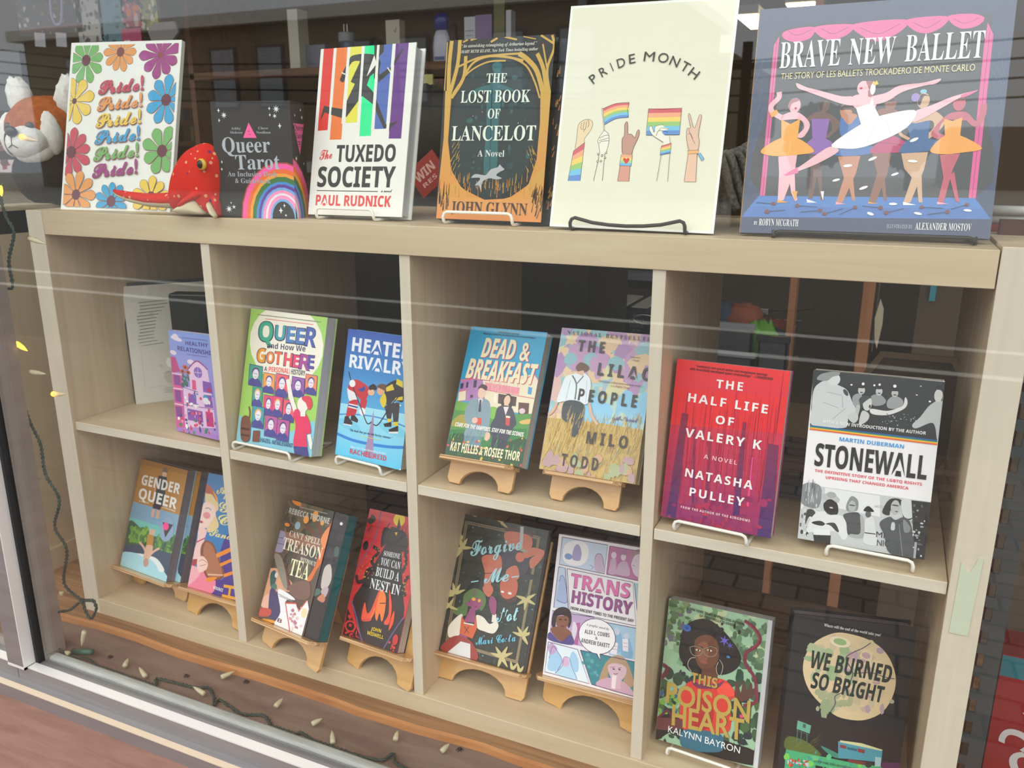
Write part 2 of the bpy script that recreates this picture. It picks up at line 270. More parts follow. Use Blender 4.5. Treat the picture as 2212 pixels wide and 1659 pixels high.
ART = {}
for _l in r'''@pride
B f1f3ef
C 5
F 77b86f 325 2483 381 9 10 89 6b3a4a
F eaa05f 1009 2608 342 10 0 75 7e4a4a
F a4478e 1792 2541 394 9 20 53 8a4a5a
F f0d05c 145 1808 405 8 15 47 5a2a3a
F 42a8dc 1966 1821 413 9 5 93 6b3a4a
F cc5068 153 958 417 10 12 98 6b3a4a
F 77b86f 1957 1001 414 8 25 97 6b3a4a
F eaa05f 311 251 394 9 0 85 6b3a4a
F 42a8dc 1032 161 334 10 18 88 6b3a4a
F f0d05c 1808 255 356 9 8 85 6b3a4a
C 0
T 8a4a50 c 210 632 1904 1516 1974 Pride!
T 8a4a50 c 210 648 1908 1531 1978 Pride!
T cc5068 c 210 638 1916 1521 1985 Pride!
T cc5068 c 210 637 1923 1521 1992 Pride!
T 8a4a50 c 210 631 1629 1515 1704 Pride!
T 8a4a50 c 210 645 1633 1529 1708 Pride!
T eaa05f c 210 635 1641 1519 1715 Pride!
T eaa05f c 210 634 1648 1518 1722 Pride!
T 8a4a50 c 210 628 1354 1513 1433 Pride!
T 8a4a50 c 210 644 1358 1529 1437 Pride!
T f0d05c c 210 634 1365 1519 1444 Pride!
T f0d05c c 210 633 1373 1518 1452 Pride!
T 8a4a50 c 210 625 1080 1511 1164 Pride!
T 8a4a50 c 210 643 1084 1528 1168 Pride!
T 42a8dc c 210 633 1091 1519 1175 Pride!
T 42a8dc c 210 633 1099 1518 1183 Pride!
T 8a4a50 c 211 624 803 1511 893 Pride!
T 8a4a50 c 211 640 807 1526 897 Pride!
T 77b86f c 211 630 815 1516 904 Pride!
T 77b86f c 211 630 822 1516 912 Pride!
T 8a4a50 c 211 623 527 1511 621 Pride!
T 8a4a50 c 211 637 531 1524 625 Pride!
T a4478e c 211 627 538 1514 632 Pride!
T a4478e c 211 627 546 1514 640 Pride!
@tarot
B 2b2b2e
E b84c3c 1050 -10 676 810 0
E ff5fae 1050 -10 657 789 0
E f2703a 1050 -10 595 717 0
E f6a540 1050 -10 538 654 0
E 3f7a45 1050 -10 496 607 0
E 4a8fd8 1050 -10 438 538 0
E 6a3fa0 1050 -10 399 500 0
E 78b0e8 1050 -10 360 457 0
E ff9ac8 1050 -10 328 419 0
E f0e8f4 1050 -10 286 376 0
E ff9ac8 1050 -10 257 347 0
E 78b0e8 1050 -10 212 295 0
E 2b2b2e 1050 -10 180 260 0
P ff62a8 589 1337 701 1127 487 1127
L 5a2040 6 561 1219 580 1213 599 1219
L 5a2040 5 580 1175 609 1175
T b5bec8 r 208 143 922 902 930 Queer
T b5bec8 r 201 338 688 1039 698 Tarot
T a8b0ba r 66 199 591 990 596 An Inclusive Deck
T a8b0ba r 66 309 498 879 500 & Guidebook
T a8b0ba r 33 306 1241 460 1241 Ashley
T a8b0ba r 33 282 1185 481 1186 Molesso
T a8b0ba r 33 735 1244 886 1244 Chess
T a8b0ba r 33 699 1186 924 1186 Needham
X e8eef4 1031 1516 56 8
X e8eef4 207 1437 50 8
X e8eef4 126 1501 34 4
X e8eef4 125 1366 29 4
X e8eef4 925 1524 28 4
X e8eef4 928 1437 26 4
X e8eef4 1003 1423 35 6
X e8eef4 1072 1290 40 4
X e8eef4 118 792 27 4
X e8eef4 109 690 27 4
X e8eef4 180 127 57 8
X e8eef4 262 157 35 5
X e8eef4 220 215 20 4
X e8eef4 1014 121 49 4
X e8eef4 1073 191 32 4
X e8eef4 1090 54 24 5
@tuxedo
B eeeee8
P e0352f 47 2366 223 2373 226 1203 51 1197
P ee7b3a 275 2373 463 2379 482 1067 278 1066
P e6e04a 514 2384 709 2381 730 1302 532 1298
P 14ec98 760 2383 963 2380 984 1112 789 1108
P 4d6bb8 1011 2379 1219 2374 1224 1205 1033 1204
P 643088 1274 2373 1482 2367 1488 1067 1285 1070
P 2f2f2e 915 2381 1081 2378 1083 2261 1019 2199 997 2127 931 2220
S 2f2f2e 948 2211 783 2248 580 2239 512 2193 433 2047 382 1932 375 1899 440 1871 477 1978 559 2141 712 2149 756 2111
P 2f2f2e 702 2246 989 2201 1048 2116 1034 1953 867 1812 980 1693 1248 1210 1188 1211 975 1545 780 1667 541 1382 469 1367 220 1432 154 1459 80 1333 117 1502 134 1553 210 1534 467 1493 640 1838 565 1871 693 2134
P 14ec98 948 1973 983 1701 847 1813 886 1927
P 2f2f2e 1011 1987 1035 1842 1211 1969 1314 2118 1405 2275 1384 2289 1290 2160 1223 2042 1157 2013 1054 1952
P 2f2f2e 1188 1211 1226 1267 1415 1304 1296 1217 1292 1160 1248 1210
P eeeee8 931 2223 983 2099 831 1932 893 2115
L eeeee8 17 395 2007 461 1979
L eeeee8 16 1168 2041 1231 1969
P eeeee8 227 2373 271 2373 265 1193 231 1194
P eeeee8 467 2378 510 2383 529 1290 462 1291
P eeeee8 713 2380 756 2383 774 1251 731 1252
P eeeee8 967 2378 1007 2379 1034 1189 978 1190
P eeeee8 1223 2374 1270 2373 1280 1160 1233 1161
T e03c3c c 134 124 782 350 802 The
T 2e3236 B 234 418 755 1421 758 TUXEDO
T 2e3236 B 283 118 400 1447 406 SOCIETY
L 2e3236 10 117 343 1175 343
T 2e3236 c 43 1232 333 1414 335 a novel
T e04545 B 149 116 133 1411 135 PAUL RUDNICK
@lancelot
B 1d2328
E 1c3238 755 1189 625 899 0
N 3 60 14 45 249 1923 1204 1887 1307 631 347 623 22484e,1f4048,2a5a60
S 28646c 641 1718 831 1712 836 1188 846 611 673 610 664 1190
L 1d4850 14 707 1684 754 627
S 28646c 347 1614 541 1721 828 1740 1086 1626 833 1680 599 1671
P 28646c 714 1937 813 1933 820 1728 721 1731
E 28646c 757 1967 72 63 0
V cfa850 e08e4a 2 6 12 537 40 1066 19 1688 117 1637 109 1033 184 655 363 410 708 269 1051 292 1320 473 1407 790 1416 1244 1392 1617 1542 1644 1577 1024 1537 1
V cfa850 e08e4a 2 6 8 321 263 491 520 314 802 238 1190 343 1383 553 1517 712 1537 1
M cfa850 56 71 1589 55 2011 70 2324
M cfa850 53 84 1621 178 2006 191 2329
M cfa850 49 115 1588 278 1841 293 2121
M cfa850 30 267 1810 390 2013 602 2099 872 2084 1123 2027
M cfa850 26 161 1974 476 2089 799 2114 1081 2117
M cfa850 21 138 1652 343 1903 608 2028 876 2037
M cfa850 62 1447 1554 1325 1882 1174 2043 1055 2118
M cfa850 52 1479 1584 1409 1910 1307 2107
M cfa850 33 1519 1614 1460 1908 1532 2165 1493 2322
M cfa850 21 1460 1908 1375 2219
M cfa850 23 1387 1555 1301 1760 1163 1966 944 2077
L cfa850 16 7 1688 5 2311
L cfa850 21 239 2299 311 2327
L cfa850 27 642 2279 737 2326
L cfa850 23 834 2336 1014 2291
L cfa850 21 349 2318 439 2337
L cfa850 26 1340 2328 1536 2210
L cfa850 13 1099 2325 1275 2285
W 5 70 116 9 0 240 540 1383 553 1404 300 260 276 d0904a,c9a452,e0964e
W 6 26 150 11 0 4 371 177 374 199 75 26 70 2a1a14,1d1a18
W 7 26 175 10 10 1365 347 1504 349 1531 33 1392 28 2a1a14,1d1a18
W 8 20 82 9 25 131 984 282 983 313 574 162 572 cfa850
W 9 20 79 8 -25 1285 900 1407 900 1433 585 1311 584 cfa850
S b0b6ba 493 551 554 600 702 586 769 659 867 689 895 724 929 696 968 661 907 631 857 587 931 556 924 540 843 534 760 546 663 499 647 395 611 455 556 454 632 544 539 551
T e8f0e4 r 118 619 1766 912 1761 THE
T e8f0e4 r 152 261 1523 1258 1509 LOST BOOK
T e8f0e4 r 120 673 1314 850 1312 OF
T e8f0e4 r 187 162 1033 1370 1029 LANCELOT
T dce4e0 r 81 564 828 951 824 A Novel
T 3a2018 r 150 213 89 1331 83 JOHN GLYNN
T d8d8d0 e 41 226 2228 1295 2213 “An astonishing reimagining of Arthurian legend.”
T d8d8d0 e 38 203 2157 1317 2145 –MARY BETH KEANE, New York Times bestselling author
X e8e0c0 804 1713 8 4
X e8e0c0 460 1346 10 4
X e8e0c0 593 1397 10 4
X e8e0c0 1116 1248 12 4
@month
B f6f6f2
C 3
U ebead6
C 0
S eed9b4 234 952 242 1104 244 1230 281 1285 364 1310 429 1270 414 1184 351 1087 347 1013 300 990
M 3a3a3a 5 234 952 242 1104 244 1230 281 1285 364 1310 429 1270 414 1184 351 1087 346 1024
M 3a3a3a 5 289 1270 283 1207 310 1185
M 3a3a3a 5 318 1282 314 1207 328 1185
M 3a3a3a 5 348 1287 344 1207 319 1162
M 3a3a3a 5 364 1304 382 1253 368 1213
P dc6b78 218 929 351 1030 350 953 213 868
P f4b08c 213 868 350 953 348 876 207 808
P f6d878 207 808 348 876 346 799 201 747
P a0cc80 201 747 346 799 345 722 195 686
P 7ec8ec 195 686 345 722 343 644 189 625
P 6a98d8 189 625 343 644 342 567 183 563
L 3a3a3a 5 351 1030 218 929 183 563
L 3a3a3a 5 351 1030 342 567
P dc6b78 543 1436 600 1465 660 1486 724 1500 790 1506 861 1505 862 1476 793 1477 727 1470 665 1456 606 1434 550 1404
P f4b08c 550 1404 606 1434 665 1456 727 1470 793 1477 862 1476 864 1447 796 1447 731 1440 669 1425 611 1403 556 1372
P f6d878 556 1372 611 1403 669 1425 731 1440 796 1447 864 1447 866 1417 799 1418 735 1411 674 1395 617 1371 562 1340
P a0cc80 562 1340 617 1371 674 1395 735 1411 799 1418 866 1417 868 1388 802 1389 739 1381 679 1365 622 1340 569 1307
P 7ec8ec 569 1307 622 1340 679 1365 739 1381 802 1389 868 1388 870 1359 805 1359 742 1351 684 1334 628 1309 575 1275
P 6a98d8 575 1275 628 1309 684 1334 742 1351 805 1359 870 1359 871 1330 807 1330 746 1321 688 1304 633 1278 582 1243
M 3a3a3a 5 543 1436 691 1494 861 1505
L 3a3a3a 5 861 1505 847 1419 871 1330
M 3a3a3a 5 871 1330 717 1314 582 1243
L 3a3a3a 16 530 1443 585 1179
L f0eee0 8 531 1438 585 1179
S f2f0e2 517 1065 583 1179 641 1133 658 1037 636 907 558 906 532 1014
M 3a3a3a 5 583 1179 517 1065 532 1014 558 906
M 3a3a3a 5 583 1179 641 1133 658 1037 636 907
M 3a3a3a 5 533 1082 601 1116 643 1119
M 3a3a3a 5 530 1054 647 1085
M 3a3a3a 5 542 1020 561 1043 653 1054
L 3a3a3a 5 550 900 546 798 513 571
L 3a3a3a 5 622 901 626 573
E 3a3a3a 539 895 13 13 0
E 3a3a3a 589 876 13 13 0
E 3a3a3a 638 909 13 13 0
E 3a3a3a 539 806 13 13 0
E 3a3a3a 581 810 13 13 0
E 3a3a3a 630 850 13 13 0
E f2e2b8 539 895 8 8 0
E f2e2b8 589 876 8 8 0
E f2e2b8 638 909 8 8 0
E f2e2b8 539 806 8 8 0
E f2e2b8 581 810 8 8 0
E f2e2b8 630 850 8 8 0
P dda090 830 757 953 758 958 576 817 573
S c79a8c 845 892 819 1061 844 1122 834 1240 856 1279 872 1240 885 1139 918 1134 943 1119 975 1093 994 1167 1018 1179 1020 1106 971 972 957 888
M 3a3a3a 5 845 892 819 1061 844 1122 834 1240 856 1279 872 1240 885 1139 918 1134 943 1119 975 1093 994 1167 1018 1179 1020 1106 971 972 957 888
L 3a3a3a 5 830 757 817 573
L 3a3a3a 5 953 758 958 576
P f4b08c 831 890 967 884 966 852 829 857
P f6d878 829 857 966 852 966 820 826 824
P a6d8a0 826 824 966 820 966 788 823 791
P 78c0ec 823 791 966 788 965 756 821 759
L 3a3a3a 5 831 890 821 759 965 756 967 884
S d84848 902 782 865 819 859 841 879 850 898 836 914 850 936 839 932 817
P dc6b78 1106 1428 1498 1433 1499 1382 1107 1377
P f4b08c 1107 1377 1499 1382 1501 1330 1107 1325
P f6d878 1107 1325 1501 1330 1502 1279 1107 1274
P a0cc80 1107 1274 1502 1279 1502 1228 1108 1223
P 7ec8ec 1108 1223 1502 1228 1504 1177 1108 1171
P 6a98d8 1108 1171 1504 1177 1505 1126 1109 1120
L 3a3a3a 5 1106 1428 1109 1120 1505 1126 1498 1433 1301 1417 1106 1428
S f2f0e2 1210 1104 1166 1145 1137 1201 1162 1228 1203 1151 1209 1217 1264 1239 1312 1237 1311 1217 1371 1189 1295 1162 1340 1115 1391 1105 1407 1019 1330 996 1325 1038
M 3a3a3a 4 1325 1038 1210 1104 1166 1145 1137 1201 1162 1228 1203 1151 1209 1217 1264 1239 1312 1237
M 3a3a3a 4 1254 1173 1290 1206 1371 1189
M 3a3a3a 5 1232 1112 1260 1173 1363 1156
L 3a3a3a 4 1391 1105 1407 1019
P dc6b78 1308 994 1420 1030 1420 1011 1307 977
P f4b08c 1307 977 1420 1011 1420 992 1306 959
P f6d878 1306 959 1420 992 1421 972 1305 942
P a0cc80 1305 942 1421 972 1421 953 1304 924
P 7ec8ec 1304 924 1421 953 1421 934 1303 907
P 6a98d8 1303 907 1421 934 1421 915 1302 889
L 3a3a3a 4 1308 994 1420 1030 1421 915 1302 889 1308 994
L 3a3a3a 4 1316 886 1296 584
L 3a3a3a 4 1418 915 1427 580
P eec6ae 1634 900 1736 907 1757 588 1622 585
S e8c4ae 1642 939 1599 1064 1588 1195 1626 1205 1588 1342 1603 1358 1670 1200 1712 1341 1730 1351 1739 1324 1727 1129 1748 1043 1739 945
M 3a3a3a 4 1642 939 1599 1064 1588 1195 1626 1205 1588 1342 1603 1358 1670 1200 1712 1341 1730 1351 1739 1324 1727 1129 1748 1043 1739 945
M 3a3a3a 4 1601 1129 1633 1140 1667 1080
M 3a3a3a 4 1605 1195 1634 1129 1699 1021
L 3a3a3a 4 1634 900 1622 585
L 3a3a3a 4 1736 907 1757 588
P f4b880 1625 944 1750 950 1752 910 1632 902
L 3a3a3a 4 1625 944 1750 950 1752 910 1632 902 1625 944
P 7ec0e8 1746 912 1773 918 1824 848 1800 826
L 3a3a3a 4 1746 912 1800 826 1824 848 1773 918
T 3a3a3a s 112 391 1729 445 1778 P
T 3a3a3a s 112 493 1808 561 1852 R
T 3a3a3a s 111 622 1876 631 1881 I
T 3a3a3a s 111 685 1906 775 1939 D
T 3a3a3a s 110 814 1955 889 1969 E
T 3a3a3a s 109 982 1985 1110 1977 M
T 3a3a3a s 109 1148 1972 1271 1950 O
T 3a3a3a s 108 1291 1935 1392 1898 N
T 3a3a3a s 108 1422 1878 1508 1833 T
T 3a3a3a s 107 1524 1812 1613 1751 H
@ballet
B 2e3f63
W 31 60 101 5 20 -126 2340 40 2329 207 504 41 503 43608c,3d5680
W 32 60 91 4 -20 2346 2040 2482 2032 2660 290 2525 287 43608c,3d5680
S 34363e 215 419 180 1427 176 2090 353 2268 1246 2280 2241 2280 2320 2162 2347 1360 2347 416
P dc5496 185 2089 236 2185 240 419 185 419
P dc5496 2283 2195 2346 2070 2354 416 2287 416 2272 1969
L 7a2a5a 5 213 2137 215 419
L 7a2a5a 4 2311 2118 2319 416
S e0589a 263 2208 355 2251 595 2260 571 2148 432 2111 301 2145
S e0589a 610 2262 992 2263 956 2165 808 2110 672 2150
S e0589a 1004 2265 1510 2278 1478 2163 1266 2067 1079 2146
S e0589a 1525 2277 1902 2284 1863 2177 1727 2121 1594 2164
S e0589a 1915 2288 2130 2293 2247 2245 2197 2170 2062 2146 1959 2201
M 7a2a5a 5 324 2237 425 2182 578 2237
M 7a2a5a 5 672 2239 802 2174 949 2237
M 7a2a5a 5 1072 2221 1259 2146 1456 2235
M 7a2a5a 5 1586 2242 1721 2179 1855 2254
M 7a2a5a 4 1968 2254 2070 2201 2203 2248
P 3f78c4 174 419 2347 416 2513 202 3 178
P 3a6cb8 93 299 2427 309 2513 202 3 178
P 2a3860 3 178 2513 202 2524 -6 -5 -8
S 6a4a44 635 1298 756 1344 886 1291 965 1192 861 1056 836 1081 884 1145 844 1244 655 1248 610 1052 568 1168
E 6a4a44 778 1408 59 79 0
S 2a2024 717 1426 766 1490 838 1439 777 1457 756 1344
P 8a5ab0 662 1265 850 1260 832 1040 690 1043
S 8a5ab0 592 904 690 1051 831 1049 975 916 800 877
P 6a4a44 675 870 809 869 777 623 752 391 707 391 709 672
P 6a4a44 772 672 815 721 846 475 876 376 840 376
P f0f0f0 692 387 803 350 700 349
P f0f0f0 830 474 866 475 864 371
S c08060 963 1289 1037 1320 1132 1285 1049 1190
E c08060 1012 1345 64 81 0
S 40282c 949 1355 997 1418 1075 1399 1092 1302 1057 1351
S 3c6cb0 965 1273 1057 1190 1147 1285 1197 1075 992 1062
S 3c6cb0 893 884 993 973 1344 952 1328 888 1081 855
P c08060 974 851 1203 857 1175 672 1068 354 1003 353 1057 623
P c08060 1088 623 1142 672 1176 477 1196 372 1165 379
P e8a0b8 997 361 1108 338 1000 331
S 8a5848 1323 1328 1424 1357 1531 1314 1505 1133 1327 1136
E 8a5848 1449 1403 56 72 0
S 2a2024 1388 1421 1443 1470 1498 1433 1403 1421
S b8326a 1290 897 1439 1055 1542 1053 1708 924 1529 886
M 7a1a4a 5 1371 992 1520 982 1655 948
P 8a5848 1314 881 1507 887 1491 671 1402 358 1330 357 1387 672
P 8a5848 1421 623 1458 671 1512 375 1482 383
P e8a040 1326 365 1433 347 1328 346
S d0a888 1626 1241 1749 1316 1893 1312 1990 1185 1850 1024 1798 1041 1888 1141 1845 1220 1636 1146 1582 1100 1676 1035 1648 1020 1549 1100
E d0a888 1764 1425 60 82 0
S 3a2c2c 1708 1411 1739 1496 1820 1469 1763 1471 1736 1379
E 9a80c8 1684 1462 41 44 0
E 80c0d8 1755 1521 32 22 0
P 2f5f98 1622 1209 1711 1191 1845 1220 1850 1024 1677 1019
S 2f5f98 1579 902 1676 1032 1849 1035 2040 936 1890 906 1676 882
P d0a888 1603 878 1860 891 1839 703 1742 362 1672 353 1731 624 1648 719
P d0a888 1774 624 1820 671 1845 466 1858 364 1822 363
P f0f0f0 1671 369 1802 336 1674 334
S c0566a 2009 1277 2175 1296 2197 1211 1987 1216 1943 1093 2003 1061 1936 1023 1871 1094
M c0566a 56 2178 1265 2271 1171 2330 1261 2332 1375
E c0566a 2104 1383 59 74 0
S 6a2838 2043 1385 2090 1452 2156 1419 2066 1415
P f0a040 1978 1232 2058 1207 2146 1243 2144 1050 2003 1053
S f0a040 1876 907 2003 1061 2143 1058 2360 924 2175 880 1994 866
P c0566a 1973 859 2162 872 2109 702 2058 358 1999 357 2032 624
P c0566a 2087 640 2127 687 2176 484 2208 368 2169 383
P f0a8c0 1997 373 2109 351 2000 345
S f0b8c4 331 1298 439 1345 554 1317 652 1199 593 1066 520 1078 592 1168 535 1260 335 1256
M f0b8c4 56 357 1281 245 1342 219 1417 292 1506 289 1569
L f2a63c 50 224 1309 293 1357
E f0b8c4 473 1414 61 83 0
S b07078 400 1420 442 1493 523 1474 439 1435 421 1370
E b02850 484 1384 14 12 0
P f2a63c 342 1264 444 1212 542 1268 534 1045 362 1048
S f2a63c 149 922 353 1060 533 1057 721 919 611 879 290 862
L f8c870 5 387 1039 255 882
L f8c870 5 468 1038 451 872
P f0b8c4 347 856 547 871 539 705 449 371 385 362 372 672
P f0b8c4 468 689 532 730 565 472 597 373 571 364 522 455
P e8a040 380 379 503 347 383 342
P e8a040 528 472 588 473 579 356
S f0bcc8 886 958 768 886 576 738 438 664 564 689 778 779 976 908
P e06898 423 652 560 738 579 672 456 639
S f0bcc8 1685 1310 1844 1375 2047 1461 2266 1515 2105 1444 1893 1312 1695 1204
S e06898 2115 1474 2266 1515 2186 1464 2132 1446
S f0bcc8 1067 1488 943 1500 703 1573 574 1611 466 1660 478 1615 512 1589 578 1565 790 1481 966 1415 1090 1399
S f0bcc8 1256 1481 1394 1519 1519 1590 1749 1612 1905 1646 1864 1595 1752 1578 1555 1523 1417 1433 1279 1401
S f0bcc8 1066 1496 1262 1497 1298 1360 1101 1366
P f0bcc8 1122 1542 1213 1538 1228 1458 1130 1461
E f0bcc8 1161 1580 61 74 0
S a85860 1188 1643 1248 1640 1285 1567 1263 1489 1218 1490 1217 1570
E f4f4f4 1258 1565 26 61 0
P e8c040 1246 1633 1259 1648 1275 1635 1288 1655 1310 1614 1267 1597
E c02050 1141 1576 15 11 0
P eef1f6 1070 1480 1109 1366 1181 1396 1248 1410 1260 1481 1284 1393 1351 1271 1179 1184
S f2f4f8 897 979 1171 1191 1350 1276 1687 1330 1663 1189 1511 1069 1224 949 1028 935
L c8d0e0 5 1205 1155 1039 980
L c8d0e0 5 1320 1200 1250 994
L c8d0e0 5 1422 1230 1480 1086
E f2f4f4 1084 750 46 15 5
E f2f4f4 1327 824 45 15 25
E f2f4f4 1563 659 38 13 20
E f2f4f4 980 595 40 13 15
E f2f4f4 1266 513 45 15 22
E f2f4f4 1721 795 49 14 -5
E f2f4f4 1714 1019 44 16 25
E f2f4f4 1575 344 41 13 0
E f2f4f4 1361 236 36 15 -20
E f2f4f4 1826 247 40 13 -12
E f2f4f4 2290 287 39 12 -5
L 1c3648 7 156 342 338 331
E 6a2430 343 331 23 20 0
L 1c3648 7 475 262 281 242
E 6a2430 281 241 28 24 0
L 1c3648 6 807 301 599 314
E 6a2430 599 313 24 20 0
L 1c3648 7 638 243 845 265
E 6a2430 845 265 22 20 0
L 1c3648 6 1082 288 896 228
E 6a2430 896 228 23 20 0
L 1c3648 6 1049 222 1203 303
E 6a2430 1203 303 21 20 0
L 1c3648 6 1270 319 1455 302
E 6a2430 1455 302 24 21 0
L 1c3648 6 1687 298 1517 252
E 6a2430 1517 250 24 21 0
L 1c3648 6 2057 306 1855 314
E 6a2430 1855 314 20 17 0
L 1c3648 6 1913 238 2103 268
E 6a2430 2103 268 23 20 0
L 1c3648 6 2135 297 2278 346
E 6a2430 2278 346 19 17 0
T f0f2f2 t 283 266 1825 893 1829 BRAVE
T f0f2f2 t 275 984 1829 1437 1829 NEW
T f0f2f2 t 273 1539 1835 2274 1839 BALLET
T e6dca0 s 67 296 1703 2212 1712 THE STORY OF LES BALLETS TROCKADERO DE MONTE CARLO
T e8eaec t 41 149 89 189 90 BY
T e8eaec t 74 206 85 631 83 ROBYN MCGRATH
T a8b0c0 t 42 1536 86 1787 84 ILLUSTRATED BY
T e8eaec t 73 1813 77 2342 75 ALEXANDER MOSTOV
@healthy
V 84a0e4 b48ed8 -91 1774 1242 1747 1308 -20 -136 -53
E e8d8ec 202 1600 159 36 -8
E e8d8ec 175 1636 81 44 0
E e8d8ec 84 1356 86 39 -5
E e8d8ec 546 1240 93 41 0
T 473a80 b 65 449 1515 1045 1523 HEALTHY
T 473a80 b 73 217 1408 1259 1396 RELATIONSHIPS
L 6a68b0 12 352 1630 1045 1633
L 6a68b0 10 460 1361 1012 1363
P c04888 -1 1284 137 1284 241 1045 -19 1006
P dc5ca0 -11 1013 272 1014 252 82 -22 63
L f0c8e4 32 -9 998 276 998
L f0c8e4 25 -13 741 263 746
L f0c8e4 25 -19 472 247 473
P 8a4a9a 42 980 221 979 219 805 38 805
P 8a4a9a 41 714 207 720 205 519 41 519
P 8a4a9a 18 431 201 441 197 258 25 248
P e8c8ec 471 1138 723 1272 982 1161 1071 626 1088 194 250 101 290 788 490 810
M a04888 24 446 1100 723 1272 993 1155
E 8a6ac0 729 1082 113 90 0
L e8d0f0 10 627 1078 833 1084
L e8d0f0 10 729 1163 728 998
P 8a5ab8 833 955 1060 949 1083 765 830 770
P e05a90 548 944 650 942 649 777 537 777
P 8a5ab8 413 693 629 699 622 530 401 528
P 8a5ab8 834 723 1044 735 1069 525 839 515
P 8a5ab8 353 434 768 434 769 242 348 236
P c83880 850 447 1040 450 1054 206 859 193
L 5a4a90 10 290 788 687 750
L 5a4a90 10 260 487 1096 510
E c86850 389 1136 76 39 0
E c86850 305 1058 68 37 0
E c86850 460 1055 67 36 0
E 5a2a48 389 1136 29 18 0
E 5a2a48 305 1058 30 18 0
E 5a2a48 460 1055 29 18 0
N 11 18 24 45 297 993 496 1014 472 834 272 811 4a7a70,3a6a68
P b080d0 -33 61 1123 66 1114 -12 -43 -13
N 12 46 18 46 40 355 1114 494 1069 109 -16 -49 e04870,3a8a60,ffffff,5a4a90,e8a0c8
N 13 20 14 35 311 713 1131 808 1097 517 271 411 e04870,ffffff,3f90c0,5a4a90
E 4a98d0 890 686 73 33 0
E e8e8f0 892 623 82 58 0
L f0f0f4 34 533 509 677 514
E f0f0f4 603 492 34 31 0
E c83048 995 817 48 31 0
@queerhow
B a6d66a
P 8ccfe8 6 431 249 289 1101 326 1526 563 1667 14 -69 -54
E f5f1e2 789 1654 755 619 -8
L 8a9078 13 131 2057 1440 2060
L e86a70 11 309 2005 1290 2008
T 2a2a58 B 326 206 1635 543 1655 Q
T 2a2a58 B 244 546 1688 777 1696 U
T 2a2a58 B 266 785 1669 971 1677 E
T 2a2a58 B 264 974 1671 1169 1676 E
T 2a2a58 B 300 1160 1668 1393 1661 R
T 3fae90 B 299 224 1652 520 1669 Q
T 3f9fb0 B 217 564 1705 758 1712 U
T 4a84c4 B 238 799 1688 953 1692 E
T 4a78c0 B 236 988 1688 1150 1692 E
T 4a5fb8 B 274 1173 1685 1372 1674 R
T 38345e b 86 420 1550 1199 1582 and How We
T 4a3060 B 236 229 1300 427 1312 G
T 4a3060 B 187 433 1310 606 1321 O
T 4a3060 B 209 592 1316 760 1319 T
T 4a3060 B 216 790 1311 977 1314 H
T 4a3060 B 207 974 1310 1119 1314 E
T 4a3060 B 244 1096 1303 1337 1296 R
T 4a3060 B 212 1262 1331 1406 1335 E
T f0a030 B 214 244 1313 408 1321 G
T f08a40 B 168 446 1323 590 1330 O
T ee6a40 B 189 605 1329 743 1330 T
T f04a5a B 194 802 1324 961 1324 H
T e8407a B 185 984 1322 1103 1324 E
T a8489a B 222 1108 1317 1322 1308 R
T 5a50a8 B 191 1275 1342 1391 1344 E
T 303050 b 71 416 1188 471 1188 A
T f04a5a b 79 492 1188 944 1209 (PERSONAL)
T 303050 b 78 969 1206 1246 1213 HISTORY
P 3c3a80 96 1262 386 1254 405 916 115 922
P 3fa090 108 1252 376 1245 394 926 125 931
S 4a4a98 130 937 147 1020 227 1051 286 1049 362 1016 388 933
E 5a4a8a 248 1143 79 77 0
E ece4f2 250 1114 63 80 0
L 5a5098 7 206 1122 292 1119
L 5a5098 6 231 1070 274 1069
P 3c3a80 410 1169 660 1162 678 845 428 849
P f0a050 420 1160 652 1153 668 854 437 857
S 4a4a98 441 863 455 942 524 970 575 969 641 938 663 860
E 5a4a8a 542 1057 68 72 0
E ece4f2 543 1030 55 75 0
L 5a5098 7 506 1037 580 1035
L 5a5098 5 527 988 564 988
P 3c3a80 671 1189 939 1181 959 817 691 821
P f05a6a 681 1178 929 1171 949 828 701 831
S 4a4a98 705 838 720 928 793 961 848 960 919 924 943 834
E 5a4a8a 812 1061 73 83 0
E ece4f2 814 1030 59 86 0
L 5a5098 7 774 1037 853 1036
L 5a5098 5 797 982 836 981
P 3c3a80 998 1181 1260 1174 1278 863 1016 867
P 9a5ab0 1008 1172 1251 1165 1268 872 1025 876
S 4a4a98 1030 882 1045 958 1116 986 1170 985 1239 954 1262 878
E 5a4a8a 1136 1071 72 71 0
E ece4f2 1137 1045 57 74 0
L 5a5098 7 1098 1051 1176 1050
L 5a5098 5 1120 1004 1159 1003
P 3c3a80 1260 1251 1496 1244 1513 936 1278 940
P f08a60 1269 1242 1488 1236 1504 945 1286 949
S 4a4a98 1290 955 1303 1031 1368 1058 1416 1057 1478 1027 1500 951
E 5a4a8a 1384 1143 65 70 0
E ece4f2 1386 1116 52 73 0
L 5a5098 7 1351 1123 1421 1121
L 5a5098 5 1371 1076 1406 1075
P 3c3a80 219 933 443 929 461 601 238 602
P 3fa090 228 924 435 920 453 610 246 612
S 4a4a98 249 618 261 699 322 729 368 729 427 697 448 616
E e8b060 338 819 61 75 0
E ece4f2 339 791 49 78 0
L 5a5098 7 306 798 372 797
L 5a5098 6 325 748 358 748
P 3c3a80 475 822 684 819 702 493 494 494
P e84a7a 483 813 677 810 694 502 501 503
S 4a4a98 504 509 515 590 572 620 614 620 670 589 690 509
E 5a4a8a 586 710 57 74 0
E ece4f2 588 682 46 77 0
L 5a5098 7 556 688 618 688
L 5a5098 5 575 639 606 638
P 3c3a80 658 832 875 829 893 505 676 506
